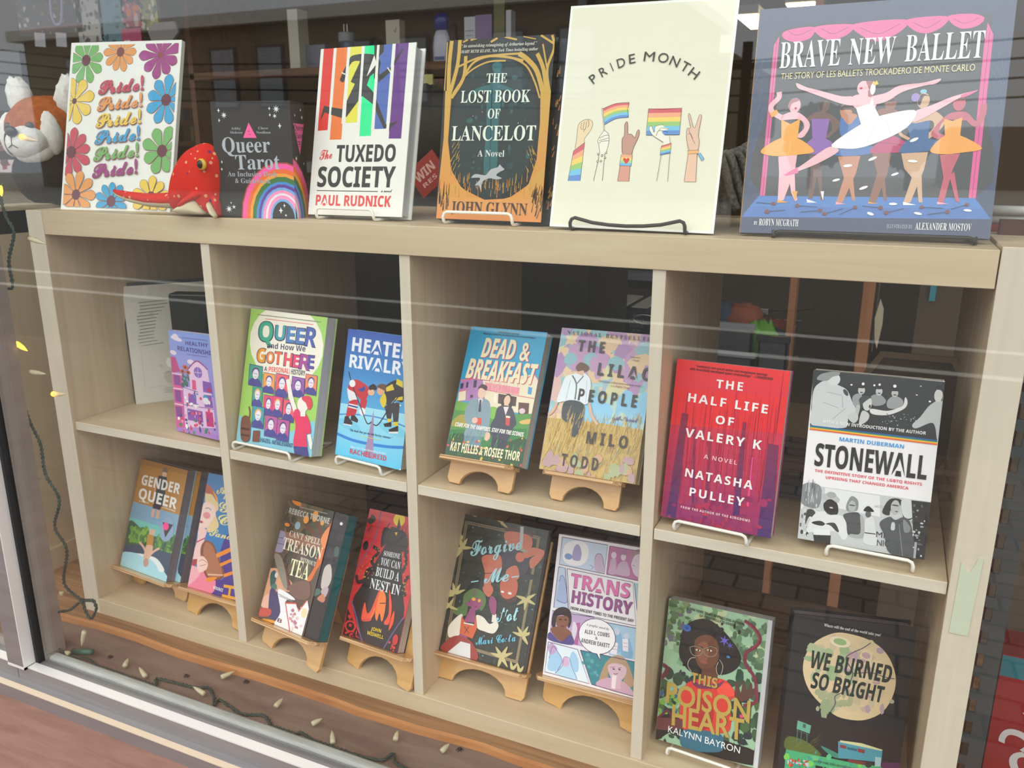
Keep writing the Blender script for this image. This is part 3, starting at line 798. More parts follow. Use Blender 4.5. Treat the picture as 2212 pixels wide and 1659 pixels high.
P e84a7a 666 823 868 820 885 514 684 515
S 4a4a98 688 521 699 601 758 631 802 631 860 600 881 520
E e8b060 773 720 60 73 0
E ece4f2 775 693 48 77 0
L 5a5098 7 742 699 807 698
L 5a5098 5 761 650 793 649
P 3c3a80 883 810 1115 807 1134 461 903 461
P f06070 893 800 1107 797 1125 470 911 471
S 4a4a98 915 478 927 563 990 595 1037 595 1099 562 1121 477
E 5a4a8a 1006 690 63 78 0
E ece4f2 1008 661 51 82 0
L 5a5098 7 973 668 1042 667
L 5a5098 5 993 615 1028 615
P 3c3a80 266 620 524 618 543 273 286 272
P 3fa0b0 277 610 515 609 533 283 295 282
S 4a4a98 299 289 314 374 384 407 436 407 505 374 528 289
E e8b060 402 502 71 78 0
E ece4f2 404 472 57 81 0
L 5a5098 7 366 479 442 479
L 5a5098 6 388 426 426 426
P 3c3a80 553 509 812 509 831 175 572 173
P c060a0 563 500 803 499 821 184 581 183
S 4a4a98 585 189 600 272 671 304 723 304 792 272 816 191
E 5a4a8a 689 395 71 76 0
E ece4f2 691 367 57 79 0
L 5a5098 7 652 373 729 373
L 5a5098 5 674 322 713 323
P 3c3a80 806 492 1061 491 1081 152 826 150
P c05a9a 816 482 1053 481 1071 162 834 160
S 4a4a98 839 166 853 250 922 283 974 283 1042 251 1065 168
E 5a4a8a 941 376 70 77 0
E ece4f2 943 347 56 80 0
L 5a5098 7 904 353 980 353
L 5a5098 5 926 302 964 302
M f6eee8 81 1154 648 1018 880 931 1120
S e8386a 1150 679 1290 680 1427 564 1499 373 1413 325 1452 133 1193 121 1189 418 1120 580
E f6eee8 1280 775 109 120 0
P f6eee8 1238 691 1346 707 1352 599 1264 586
S e0405a 1249 888 1394 916 1464 802 1409 708 1331 806 1267 836
L f6eee8 66 1465 337 1555 127
P 46468c 1190 113 1460 142 1517 -12 1232 -6
S 7a4a38 109 48 66 359 162 438 257 355 284 60
M 7a4a38 26 233 400 226 512 193 588
P 7a4a38 341 223 481 245 498 63 347 46
P 3a2420 84 239 261 243 262 210 89 208
P 3a2420 100 136 277 140 277 108 104 104
T 3a5a80 b 66 518 71 1178 84 HAZEL NEWLEVANT
@heated
V 2c50b4 62d0fa -122 1982 1278 1960 1422 -16 -69 -26
V a6e2f6 62ccf6 -7 797 1440 829 1422 -16 -50 -22
E 7cd0f0 208 494 248 72 -8
E 7cd0f0 1055 563 267 84 -8
M 3f8fd8 20 -14 619 261 663 634 693 1002 682 1364 629
M 2f86dc 44 -21 323 316 276 694 276 1056 302 1369 351
P a88cb4 665 799 761 63 570 70
T f0f3ff B 208 105 1615 1262 1616 HEATED
T f0f3ff B 194 90 1366 1278 1377 RIVALRY
S e8e8f0 105 1048 203 1062 323 890 206 841 147 893
S c83040 109 1048 224 1188 378 1173 524 1093 490 915 378 910 251 996
P 3a4a98 320 1049 445 1125 461 1066 400 1020
S c83040 176 851 333 892 345 763 309 656 235 644 195 609 137 614 150 762
P f0f0f4 166 816 348 812 348 749 161 757
P 3a4a98 168 799 351 795 347 767 160 776
S c83040 396 916 512 919 491 779 405 787
E f0f0f4 450 733 60 60 0
P 2c2c36 114 610 180 621 283 536 271 487 103 484
P 2c2c36 235 644 309 656 388 596 376 551 236 569
P e8e8f0 101 498 274 502 267 483 99 482
M 2a2a34 17 97 1294 197 1104 439 749 567 575 646 607
E f0f0f4 194 1126 61 55 0
E e8b898 579 1046 66 48 0
S 2a2428 521 1118 602 1175 673 1140 669 1092 596 1089 551 1075
S 32313a 840 1180 1022 1290 1159 1225 1193 992 1029 996 951 907 858 928 775 972 838 1066
P e0c838 844 1152 963 1225 1011 1145 870 1097
S e0c838 762 956 838 1066 890 954 847 852
P e0c838 1037 1313 1151 1286 1163 1197 1030 1232
P e0c838 1050 1034 1181 1072 1189 1020 1033 989
L f0f0e8 22 1024 964 1166 930
S 3a3a42 866 872 966 930 1122 968 1141 858 1141 673 1066 671 1023 812 1004 693 942 693 891 820
P e0c838 940 707 1022 713 1025 668 947 661
P e0c838 1062 677 1147 691 1153 629 1069 625
P 24242a 880 619 1025 671 1035 599 908 578
P 24242a 989 552 1155 636 1169 540 1005 510
P e8e8f0 994 518 1167 551 1172 520 997 497
E e0a888 762 1088 72 59 0
S 6a4a3a 679 1150 746 1195 842 1192 854 1104 798 1115 719 1132
M 2a2a34 16 1171 1143 972 889 786 597 687 580
T 2c4468 e 34 231 404 1078 423 “The book that got me into hockey romance.”
L d8dc60 8 447 363 883 371
T eaf6ff b 31 305 157 993 173 New York Times Bestselling Author
T d04860 b 74 292 67 1009 85 RACHEL REID
E f0f0f4 1304 3 35 22 0
@dead
B 189ccc
P b078b8 7 1100 356 1179 454 855 20 782
L e87088 20 9 1096 356 1179
P 3a2a48 11 1048 60 1065 65 983 20 971
P 3a2a48 101 1078 133 1088 144 1004 111 995
P 3a2a48 214 1117 263 1130 276 1022 230 1009
P 3a2a48 203 901 249 910 254 867 209 858
P e8dcc0 12 930 118 965 143 820 27 791
L e87088 17 7 927 121 966
P e8dcc0 356 1139 1126 1295 1221 1214 1236 727 564 745 454 855
P ecd9c9 1059 1227 1136 1288 1217 1206 1210 1122
M c06890 14 1027 1224 1135 1293 1221 1211
P e890a0 394 1109 957 1087 962 986 438 1005
W 14 34 93 5 0 417 1099 927 1153 960 996 452 940 d06078,f0d8c8
P 4a9ad0 1082 1116 1144 1107 1149 1007 1090 1015
L d87888 13 439 1000 1204 959
P 4a3038 646 969 936 953 948 818 666 830
P f0e8d8 583 962 620 963 638 830 599 829
P 5a3430 981 882 1143 886 1165 719 1007 719
E d8c0c8 1058 766 48 39 0
P 6aa848 -9 794 258 771 265 555 -3 428
P 4a9040 -5 662 584 655 1239 750 1225 585 1206 0 2 0
S a89a3c 10 508 115 601 224 581 255 446 8 422
S 7ab848 561 760 679 758 724 627 594 611
S d8b060 1055 623 1207 672 1205 604 1079 588
P 2a7a3c -6 366 1187 535 1206 0 2 0
S 1a4a2c -10 273 279 341 482 201 682 214 955 326 1202 389 1206 0 2 0
S 7f98a8 221 821 330 872 436 876 551 805 600 505 542 328 253 304 252 461 185 560 183 684
P 6a88a0 242 314 521 331 530 178 262 179
P e0d0e0 341 865 421 867 414 693
P 2c2c46 371 846 401 849 429 680 389 675
E e8c0b0 385 956 64 90 0
S 4a3030 306 1002 354 1074 444 1055 445 990 366 1019
L 5a7484 6 344 850 343 703 385 631
P d84a40 385 585 462 592 474 495 395 494
E e8b8a8 361 548 47 43 0
S 343850 676 770 784 813 906 782 1009 587 979 520 935 346 857 325 685 350 620 492 659 619
P 2a3048 683 357 928 337 907 208 690 215
S 2e2428 729 914 797 983 871 933 893 814 855 791 813 896 754 889 771 797 718 824
E e8c0a8 801 887 49 73 0
P e8d8e0 764 791 848 801 822 677
P c84040 830 663 896 660 913 537 851 540
P f0e0d0 828 673 897 672 900 646 832 646
E e8b8a8 605 347 46 63 0
N 15 34 15 26 -11 241 1183 401 1261 30 81 -145 c84050,d84a58,e0c040
W 16 60 93 8 10 -35 269 1177 430 1264 16 67 -162 3fa050,58b858,2a7a3c
T d84a6a I 286 259 1463 792 1472 DEAD
T d84a6a I 281 870 1468 1025 1467 &
T d84a6a I 290 80 1136 1189 1148 BREAKFAST
T f0e4c0 I 283 247 1472 781 1480 DEAD
T f0e4c0 I 278 858 1476 1013 1475 &
T f0e4c0 I 288 68 1144 1178 1156 BREAKFAST
T 123050 i 27 441 1843 801 1838 “A WONDERFULLY FUN READ.”
T 123050 i 24 189 1807 1046 1804 —Maiga Doocy, Sunday Times bestselling author of Sorcery and Small Magics
T f4f4f0 I 57 64 428 1160 416 COME FOR THE VAMPIRES. STAY FOR THE SCONES.
T f0e4c0 B 125 64 75 1162 80 KAT HILLIS & ROSIEE THOR
@lilac
V b49cc8 98d0e0 -32 1986 1372 1982 1379 687 -53 695
N 17 130 69 189 -178 1908 1333 2027 1518 797 49 611 e6c8a4,b890c0,94c4cc,dcb8b0,d8d4a8,a8d0d4
N 18 40 85 188 -76 1832 1345 1948 1427 1406 23 1261 b088bc,e4c4a0,8cbcc8,c098c0
N 19 40 65 163 499 988 1318 1082 1374 717 562 612 90ccf0,8cc8ec,b8d8d0
P c6a860 -24 707 726 728 1351 711 1362 -20 -16 -12
W 20 520 97 8 8 -33 682 1307 848 1376 394 50 207 d8ba70,a88a48,e6d090,c09c50
W 21 260 88 8 8 -15 278 1288 459 1355 25 66 -176 b0a07c,a8ac80,c8b088,b89898
N 22 30 41 100 8 152 1275 334 1324 20 66 -176 b8989c,a8b088,c8a080
S e2ebf3 286 1345 400 1381 535 1282 560 1011 506 945 383 975 215 955 99 942 137 1158 174 1293
L b8c8d8 8 250 1252 229 973
L b8c8d8 8 485 1277 519 974
P e0b8a0 301 1412 425 1413 426 1327 319 1354
S 6a4a3a 297 1444 361 1511 474 1467 467 1404 397 1400 331 1383
M 646c74 20 265 1319 344 1205 359 996
M 646c74 16 426 1327 351 1214
S 38424a 223 959 489 951 510 669 461 511 376 516 375 668 297 674 208 744
M d8b098 40 106 935 67 808 4 748
M d8b098 39 566 972 633 812 731 697
W 23 40 145 8 8 214 761 514 797 574 439 276 398 d8ba70,c8a860
T 584868 r 52 91 1883 1276 1879 N A T I O N A L   B E S T S E L L E R
T 3a3234 B 156 284 1664 660 1665 T H E
T 3a3234 B 168 614 1362 1340 1356 L I L A C
T 3a3234 B 161 397 992 1218 988 P E O P L E
T 3a3234 B 161 609 433 1179 439 M I L O
T 3a3234 B 162 303 91 830 95 T O D D
T 645490 c 56 946 793 1271 793 A Novel
T 504848 s 24 1032 1638 1188 1640 “Luminous.”
T 504848 s 24 1054 1601 1167 1597 —People
T 504848 s 25 637 1275 1259 1263 “Gorgeously crafted and presciently timed.”
T 504848 s 24 807 1229 1089 1222 —Los Angeles Times
@half
V ee2a2e 8c2668 -56 2042 1397 2031 1404 -31 -33 -19
P e8262e 0 1663 1389 1696 1417 1280 -9 1184
W 24 150 491 6 0 -21 1152 1288 1345 1389 454 83 202 a01838,c01c3c,e83040
W 25 60 624 7 0 -21 1152 1288 1345 1393 426 86 172 8a1438,d82848
V 8a1840 4a2468 125 1352 209 1349 188 10 64 16
V 9a1838 5a2060 495 1111 531 1116 578 89 535 80
V 8a1840 4a2468 886 1343 928 1349 969 168 892 153
V 9a1c40 4a2468 293 1198 322 1202 399 233 377 229
V 7a2050 43276c 1209 1135 1333 1126 1382 -21 1207 -1
V d04090 f04080 1038 936 1056 939 1071 334 1043 329
N 26 60 18 61 2 232 1304 481 1348 101 46 -172 8c2058,b02450,a02860
T f6ecef Q 103 515 1718 841 1719 THE
T f6ecef Q 106 184 1505 1160 1485 HALF LIFE
T f6ecef Q 101 557 1280 780 1280 OF
T f6ecef Q 110 195 1060 1137 1044 VALERY K
T f0b4c0 Q 52 460 828 872 815 A NOVEL
T f6ecef Q 105 250 562 1089 547 NATASHA
T f6ecef Q 105 331 331 1012 326 PULLEY
T f0d4dc Q 29 241 156 1103 149 FROM THE AUTHOR OF THE KINGDOMS
T 3a1018 b 28 238 1943 1109 1933 “combine[s] fast-paced action and imaginative settings
T 3a1018 b 29 168 1901 1178 1890 with beautifully developed queer relationships.” —CRIMEREADS
@stonewall
B f1eff3
P 2c3032 -5 2046 1373 2032 1363 1377 15 1383
S cdd1d4 18 1797 74 1889 152 1925 284 1885 384 1835 452 1705 504 1608 427 1548 424 1461 379 1391 35 1386 16 1587
L 9aa0a4 6 164 1795 335 1770
L 9aa0a4 6 135 1670 309 1620
L 9aa0a4 6 336 1761 356 1626
L 9aa0a4 6 258 1484 388 1629
S c4c8ca 412 1546 506 1596 531 1517 491 1463 436 1497
E d8dadc 226 1949 72 73 0
S 94989a 41 1942 96 2004 269 2048 279 2004 211 1976 160 1926 71 1922
E 44484a 371 1808 21 43 35
S 9a9da0 447 1756 482 1803 545 1801 537 1676 471 1669
S 94989a 642 1794 728 1825 803 1761 770 1707 671 1694
S 9a9da0 818 1763 881 1824 971 1788 969 1696 834 1679
S b8bcbe 495 1667 537 1672 528 1568 502 1591
E c4c4c4 536 1851 37 47 0
E c4c4c4 721 1858 35 47 0
E bcbcbc 885 1854 35 42 0
S 26292b 482 1886 524 1930 584 1894 537 1875
S 26292b 660 1893 709 1938 761 1898 715 1882
S 26292b 833 1886 873 1940 928 1893 883 1877
E f4f4f4 546 1927 15 17 0
E e8e8e8 719 1936 13 14 0
E f4f4f4 877 1935 17 18 0
E 404448 538 1827 17 7 0
E 404448 723 1837 17 7 0
E 404448 887 1836 18 7 0
S c8c8c8 566 1616 639 1590 638 1522 581 1462 544 1469
E cfcfcf 612 1706 48 83 0
S 44484a 524 1756 576 1797 652 1778 626 1765 559 1692 558 1623 526 1713
E 404040 641 1675 11 20 0
S dcdcdc 656 1651 822 1645 932 1691 984 1731 994 1820 1022 1781 1016 1716 957 1659 827 1597 674 1592
S bcc0c2 1372 1810 1258 1768 1170 1619 1097 1520 1140 1483 1279 1564 1327 1522 1359 1389 1375 1445
E d2d2d2 1324 1876 42 72 0
S 1e2022 1277 1945 1316 1990 1375 1939 1377 1882 1343 1935
E f8f8f8 423 1904 12 9 0
E f8f8f8 665 1923 11 12 0
E f8f8f8 1246 1800 12 10 0
E e8e8e8 1109 1859 10 6 0
E e8e8e8 1139 1962 9 5 0
N 41 40 3 8 750 1603 1123 1647 1137 1515 763 1469 8a8e90,c8c8c8,5a5e60
P 2a5a9a 16 1383 1364 1381 1365 1364 17 1369
P 2f8a6a 17 1369 1365 1364 1365 1353 17 1357
P f0c030 17 1357 1365 1353 1366 1339 17 1344
P e86a38 17 1344 1366 1339 1367 1321 17 1326
T f2f2f2 b 36 150 1424 1244 1423 WITH A NEW INTRODUCTION BY THE AUTHOR
T 3a9ae0 b 47 355 1236 1039 1237 MARTIN DUBERMAN
T 1e2226 B 267 106 912 1298 919 STONEWALL
T e04858 b 33 119 834 1263 843 THE DEFINITIVE STORY OF THE LGBTQ RIGHTS
T e04858 b 33 249 770 1132 777 UPRISING THAT CHANGED AMERICA
P c6cacd 10 666 1371 674 1381 -2 -1 -3
S 868c92 7 666 201 671 200 413 7 434
W 42 30 106 6 0 23 634 178 659 198 439 43 413 d8dcde,5a6066
P e4e6e8 251 661 847 660 872 413 271 451
N 43 60 9 26 -16 421 237 464 272 85 18 38 3a3e42,d0d4d6,80868a,e4e6e8
S 3c4044 74 347 121 381 169 354 161 299 105 280 72 184
E babebf 327 545 101 54 -8
E a4a8aa 331 586 53 37 0
S 2c2e30 253 466 298 509 379 514 416 458 417 370 346 348 277 381
E 26282a 328 452 67 83 0
E c8c8c8 342 435 21 9 0
S e2e4e6 182 347 277 381 313 343 425 362 510 324 548 127 501 78 412 156 203 117 101 99 111 218
S 2e3032 143 224 231 257 291 232 261 200 179 203
S 3a3c3e 299 233 395 259 451 172 428 158 358 217
P e8eaec 175 148 354 167 361 101 174 76
P 303234 174 72 369 103 371 -13 189 -2
S 8a8e90 502 490 546 607 621 571 631 468 603 437 524 423
E b0b4b6 566 488 41 68 0
E 3c4042 565 501 35 7 0
S 4c5156 481 372 580 420 661 403 689 193 559 142 522 282
W 44 16 122 4 80 507 350 664 377 680 204 524 176 767b80
S a8acae 662 394 705 358 734 179 680 125 576 132 581 160 682 187
S d8dadc 721 361 803 397 846 235 877 83 728 81 727 213
E 5c6064 746 426 30 41 0
S 1e2022 691 461 736 522 804 469 743 456
P 303234 727 208 845 212 846 200 729 196
S 2e3032 889 477 950 634 1071 650 1127 543 1224 483 1125 414 1077 586 977 518 965 451
S d0d4d6 1072 637 1160 668 1227 526 1182 450 1111 472
E b4b8ba 1019 555 47 83 0
E 34383a 1017 576 37 8 0
E 505456 1036 506 17 7 0
P 26282c 1175 662 1371 669 1385 -1 1272 -2
S 50555a 875 344 970 435 1034 407 1121 456 1205 368 1261 0 1012 13 938 208
S c8ccce 1000 366 1030 372 1038 295 1000 288
L 8a9094 6 1077 363 1151 -4
S 84888c 1116 430 1191 357 1190 297 1137 288
L a8acb0 24 1268 191 1272 3
N 45 24 6 18 1189 605 1343 631 1402 54 1247 24 9a9ea2,5a5e62,c8ccd0
T 34383c s 67 853 173 942 174 MI
T 34383c s 72 872 75 1001 82 NIC
T b0b4b8 s 29 806 517 885 527 NOT
@gender
B 2f4a5c
P b8823c 8 2059 1352 2063 1360 1227 7 1223
P a87436 8 2059 1352 2063 1355 1978 18 1948
P 7fa8c8 13 1227 1359 1230 1384 803 -6 896
P 74c8c2 2 924 887 924 1374 875 1364 792 857 714 413 765 3 843
S 2f5a48 7 852 409 780 855 721 1367 785 1400 213 769 384 8 339
N 51 60 27 78 84 728 607 836 682 593 161 481 6aa040,4a8040,86b050
N 52 40 26 67 815 697 1337 808 1416 543 897 428 6aa040,4a7a40
P 2f4a66 38 400 543 502 1377 519 1372 118 -27 215
S a8dcec -26 236 430 321 779 353 971 339 1144 229 1377 -14 -37 -27
S e8eef0 430 321 779 353 1019 335 1247 193 1126 135 1005 227 795 299 609 288
E 7a6a58 741 1939 79 70 0
S e0b49c 685 1907 801 1912 800 1835 707 1834
P 38404a 590 1829 828 1837 894 1289 619 1266
L d8a890 34 536 1773 587 1291
P 30283a 599 1293 824 1303 817 1218 595 1213
P d8a890 591 1200 679 1201 684 1050 597 1048
P d8a890 730 1211 817 1210 829 1056 740 1046
P d8b8a0 632 833 801 838 803 737 638 720
P c08a3c 598 712 787 729 811 534 633 518
S e0b49c 632 521 810 537 818 380 756 288 614 271 618 412
M e0b49c 45 650 388 552 473 419 529
M e0b49c 45 803 392 904 482 1003 541
E c09888 709 212 77 81 0
T f2f0ee B 189 141 1582 1252 1596 GENDER
T f2f0ee B 199 133 1315 1246 1315 QUEER
T f2e8d8 b 27 176 1255 475 1266 A MEMOIR
T f2e8d8 b 30 864 1271 1236 1263 BY MAIA KOBABE
E 90a8c8 1100 911 191 221 0
P 2a2830 952 1020 1249 1028 1100 758
E ff3f9a 1062 960 80 71 0
@sand
B 3a80c0
S 4a3890 654 718 828 1124 1523 1079 1484 -4 638 -17 594 234 854 316
S e8cc98 5 1703 167 1735 345 1610 412 1470 359 1378 499 1168 309 1029 188 1118
S c05838 10 1865 177 1787 337 1659 339 1589 177 1699 16 1705
S e8a048 182 1771 337 1659 346 1590 254 1680
S f4d4cc 27 1529 245 1536 364 1379 275 1198 193 1098 7 1046 1 1222 -11 1355
M 6a5a60 12 75 1427 147 1449 239 1423
E e8909a 147 1312 95 60 0
E c03040 37 1177 48 23 0
S f4c8c8 7 1063 217 1056 202 903 200 803 181 518 -36 462 24 823
M c04050 24 -5 793 102 853 207 912
S b04048 -5 484 135 509 91 402 -26 380
S ee86a2 -45 360 224 360 623 304 623 -4 -61 -25
S f4b0bc -88 335 247 365 198 190 -47 11
S 8a5040 189 577 158 779 264 881 442 845 571 719 864 347 452 231
S b07458 259 590 221 773 284 851 428 809 541 698 807 364 464 274
L e8b8a0 27 445 303 819 361
S f4d0c8 116 489 233 593 390 506 387 382 216 301
M c06a60 10 167 482 250 530 380 496
M c06a60 10 211 407 364 468
L f09030 78 576 655 986 874
L f09030 58 708 516 1074 712
L f09030 58 844 355 1173 505
S f09030 427 234 672 297 639 243 492 173
L e8a838 50 888 186 1248 217
L e8a838 49 1048 193 1059 20
L e8a838 50 887 17 1294 36
T ece098 c 199 288 1736 686 1760 Af
T ece098 c 181 418 1429 838 1445 Gr
T ece098 c 179 452 1210 1032 1231 Ch
T ece098 c 126 303 978 1094 990 Sandw
T f0f0f4 b 54 645 89 888 81 MOUNCE
@treason
B 5a4a40
N 61 150 64 170 -652 1846 1073 2162 1506 978 -134 591 6a5648,3e3832,7a5a48,4a4a44,5e4a44
N 62 60 49 143 -30 1926 1128 2140 1288 1700 151 1468 4a5040,3a3a30,6a5a44
S 9a6a58 997 1546 1138 1356 756 1368 129 1333 -25 1465 553 1518
S 6a4430 782 1804 876 1806 1100 1583 992 1560
S 6a4430 524 1721 620 1724 855 1611 716 1599
S e07030 1100 1583 1223 2016 1245 1379 1111 1086 1038 875 927 857 1041 1117
S f0905a 1019 1550 1144 1780 1159 1423
E e88a38 225 2015 130 46 -10
E f0a048 561 1785 65 67 0
E f0a048 754 1878 64 96 0
E f0a048 959 1807 45 44 0
E e88a38 133 1611 67 29 0
E 90b0c0 393 1647 70 65 0
S 9a90b0 -46 1452 154 1460 195 1168 -22 1150
L 5a5470 12 -48 1361 161 1380
L 5a5470 12 -35 1266 177 1277
S d8a080 -41 807 319 857 731 622 327 524 23 274 -26 519
S e8b4a0 -1 332 184 441 380 268 36 181
S 6a3a30 138 994 283 1010 625 644 434 629
S 8a8478 15 1047 213 1059 524 651 406 639
S 7a5a50 547 657 954 848 1095 665 1019 554 769 523
S 2f5a60 36 744 117 827 199 749 200 589 114 553
E d8d0d8 186 762 38 44 0
S 487a70 114 553 211 624 281 577 232 509
S 3c3a6a 126 491 267 518 464 337 533 135 268 81
S c84a40 -5 154 255 205 273 99 20 33
S e8a040 130 14 415 57 433 14 191 -10
S f2f0f6 316 521 435 566 785 495 562 401 874 -22 444 -14 510 223
P f2f0f6 579 389 827 436 931 354 1065 557 1148 432 1137 -27 836 -17
L d85040 23 568 386 824 443 925 337 1051 546
L d85040 23 574 388 847 -14
E f0e0b0 1062 349 66 82 0
N 63 20 15 42 693 348 976 420 1105 86 826 11 d8a0a0,c0788a,e8c8c8
L 8a8890 10 356 484 720 464
L 8a8890 10 390 460 726 449
T 6a2a20 b 61 488 60 600 59 B
T c6c6c2 B 93 98 1806 1120 1819 REBECCA THORNE
L a0a09c 12 310 1956 1027 1970
T e2deca r 98 251 1439 1038 1449 CAN’T SPELL
T ece8d0 r 192 149 1207 1139 1229 TREASON
T ece8d0 r 65 662 1110 1049 1106 WITHOUT
T f0f0c4 r 266 475 838 957 853 TEA
@treasonin
B 1c1a20
N 64 30 39 116 755 1832 1448 1967 1728 1182 1057 1028 2a2430,30283a,241e24
S c8bcb8 1245 1117 1361 1205 1455 1043 1449 904 1370 809 1270 831
S b8a8b0 1297 761 1397 861 1459 815 1417 683
S c88060 1254 628 1354 729 1432 672 1401 603
E f0f0f8 1379 1875 34 25 0
S 3a5a58 1372 1486 1456 1504 1482 1371 1398 1352
S 4a6a60 1138 753 1265 784 1291 713 1154 649
@nest
B d22e36
P 241e22 34 -108 -1 420 488 -25 377 -84
S 241e22 660 1733 813 1604 918 1311 1056 907 1172 553 1074 -28 576 -34 355 127 75 533 181 826 385 1298 515 1579
P 241e22 888 45 1206 561 1203 -54
E e8c828 664 1997 122 105 0
P 241e22 652 2035 737 1866 650 1840
E 241e22 665 1826 146 32 -8
S 241e22 403 1509 382 1811 571 1821 844 1822 959 1600 849 1516 705 1725 515 1579
W 71 60 144 10 20 309 1765 892 1870 977 1572 400 1461 241e22
P e0c030 631 1783 689 1794 676 1736
M 241e22 58 457 1344 371 1200 287 1263 389 1427 243 1479
M 241e22 65 365 1151 235 1077 215 929 90 870 26 969
M 241e22 60 952 1194 997 1358 936 1502 986 1543
M 241e22 59 1120 860 1048 967 1064 1124 1114 1166
N 72 26 9 19 -86 1400 391 1491 553 953 85 853 b08a3a
N 73 20 9 18 877 1490 994 1513 1173 887 1058 862 b08a3a
S 241e22 -45 1882 45 1914 57 1981 140 1963 172 1895 73 1820
E 241e22 83 1464 59 80 0
W 74 14 65 10 30 -16 1788 120 1812 157 1689 22 1664 241e22
M 7a78b0 17 244 2054 256 1723 197 1486 10 1094
M 30283a 7 244 2054 256 1723 197 1486 10 1094
M 7a78b0 22 41 557 226 331 449 -4
M 30283a 9 41 557 226 331 449 -4
M 7a78b0 19 1172 538 1029 262 914 -9
M 30283a 7 1172 538 1029 262 914 -9
S e85030 353 306 326 464 341 593 430 441 497 503 538 684 588 851 607 560 552 392 526 339
S e85030 817 385 868 528 810 761 781 893 902 658 926 404 857 357
S e85030 940 285 939 498 972 598 1003 422
S f07a30 600 480 597 806 657 851 751 747 786 524 766 381 688 501 664 372
L e8a040 12 532 387 568 551
L 241e22 14 645 646 763 673
L c84030 25 363 308 517 368
T e6eaee r 78 505 1383 850 1397 SOMEONE
T e6eaee r 111 479 1234 896 1238 YOU CAN
T e6eaee r 141 426 1041 926 1052 BUILD A
T e6eaee r 155 365 831 998 846 NEST IN
T e8c830 b 54 588 206 799 217 JOHN
T e8c830 b 54 522 128 873 135 WISWELL
E d83a3a 147 163 122 92 0
E 241e22 147 163 88 67 0
E d83a3a 143 177 34 24 0
E c83030 1113 184 55 82 0
S d83a3a 105 263 47 304 67 333 88 322 110 338 127 311
N 75 16 11 26 61 87 346 156 391 12 107 -58 d83a3a
N 76 12 10 24 986 130 1138 168 1191 -13 1040 -52 d83a3a
@forgive
B 242e2a
N 81 160 16 45 -387 2009 1426 2337 1869 129 156 -300 2f3c34,364438,2a3630,3f3c30
N 82 90 10 18 -264 1954 1402 2259 1829 136 252 -258 4f8496,5a90a2,406a7a
W 83 120 76 8 15 -379 1972 1414 2298 1844 157 148 -266 3f5238,34462f
L 8c7c62 48 87 2033 1366 2024
L 8c7c62 45 1363 2041 1377 127
L 8c7c62 48 83 2052 156 153
L 8c7c62 46 138 158 1384 138
L 54483c 12 87 2033 1366 2024
L 54483c 12 83 2052 156 153
S 5a3834 810 2095 1220 2078 1215 2004 807 2010
S d0745c 806 2019 1210 2025 1259 1839 1001 1770 820 1855
P c2c6ca 1022 2137 1081 2145 1124 1813 1074 1808
S 3c384a 772 1694 1083 1768 1289 1690 1257 1430 1138 1406 1057 1553 951 1431 817 1486
S 2c2a38 1196 1418 1406 1461 1401 1388 1207 1366
S d0745c 930 1436 1071 1537 1158 1410 1134 1332 960 1296
S d0745c 476 1510 507 1581 624 1617 787 1627 844 1381 692 1350 726 1101 604 1121 573 1326
S d0745c 590 1109 713 1162 775 1084 723 973 626 1021
S d0745c 1146 1753 1266 1853 1470 1853 1491 1767 1413 1621 1320 1542 1283 1671 1365 1756 1203 1673
E d0745c 1113 1673 75 75 0
E a8a090 1129 1790 98 25 -10
S c8684e 882 1280 1124 1330 1168 1123 1052 1005 908 1064
S 4a2c28 907 1031 1041 1009 1192 1102 1170 989 992 955
E f0f0f0 1057 1103 32 18 0
E f0f0f0 931 1099 28 16 0
L 3a2020 11 684 1339 567 1306
S 5e7c4a 296 926 456 1053 633 1008 693 875 631 735 517 873 402 848 397 618 202 593 154 665 293 751
S 9a4a7c 410 868 549 920 634 862 569 735 462 748
S 9a4a7c 352 819 416 814 437 764 372 777
P 9a4a7c 444 1059 484 976 460 943
P 9a4a7c 443 738 535 749 581 542 379 514
E f0b030 473 886 33 25 0
E f0b030 573 885 24 25 0
E 8a2050 537 786 18 12 0
S f0e8dc 237 551 334 617 345 433 342 278 181 228 136 376
S f0e8dc 567 651 690 657 820 579 917 646 976 579 917 458 755 452 626 480
P f0e8dc 836 739 898 753 928 630 846 617
P d8643a 325 593 437 487 564 498 571 652 627 477 584 299 345 321
L 4a2818 10 404 447 507 362
L 4a2818 9 484 465 428 344
L f0e8dc 19 383 497 562 505
S 9a4a7c 813 748 740 895 762 1000 861 949 889 747
S 9a4a7c 334 295 456 314 548 228 455 224
S a03a34 186 205 356 291 597 239 722 2 95 2
P e4e4e8 395 213 565 214 613 2 203 -3
S c8bc84 675 2145 660 2186 548 2237 627 2149
S c8bc84 675 2145 708 2177 701 2290 656 2184
S c8bc84 675 2145 694 2185 644 2289 642 2176
S c8bc84 675 2145 722 2158 778 2259 681 2188
S c8bc84 675 2145 698 2106 817 2075 724 2148
S c8bc84 251 2162 219 2187 110 2181 212 2147
S c8bc84 251 2162 245 2199 157 2258 210 2172
S c8bc84 251 2162 273 2194 248 2289 227 2193
S c8bc84 95 1622 106 1673 21 1786 47 1652
S c8bc84 95 1622 141 1656 159 1791 81 1672
S c8bc84 95 1622 150 1604 291 1660 138 1658
S c8bc84 95 1622 49 1588 30 1452 108 1571
S c8bc84 95 1622 35 1621 -78 1526 68 1574
S c8bc84 78 1789 35 1784 -29 1704 68 1751
S c8bc84 78 1789 38 1804 -62 1762 48 1760
S c8bc84 78 1789 52 1820 -58 1828 36 1777
S c8bc84 132 900 94 938 -58 949 74 886
S c8bc84 132 900 143 951 59 1060 85 929
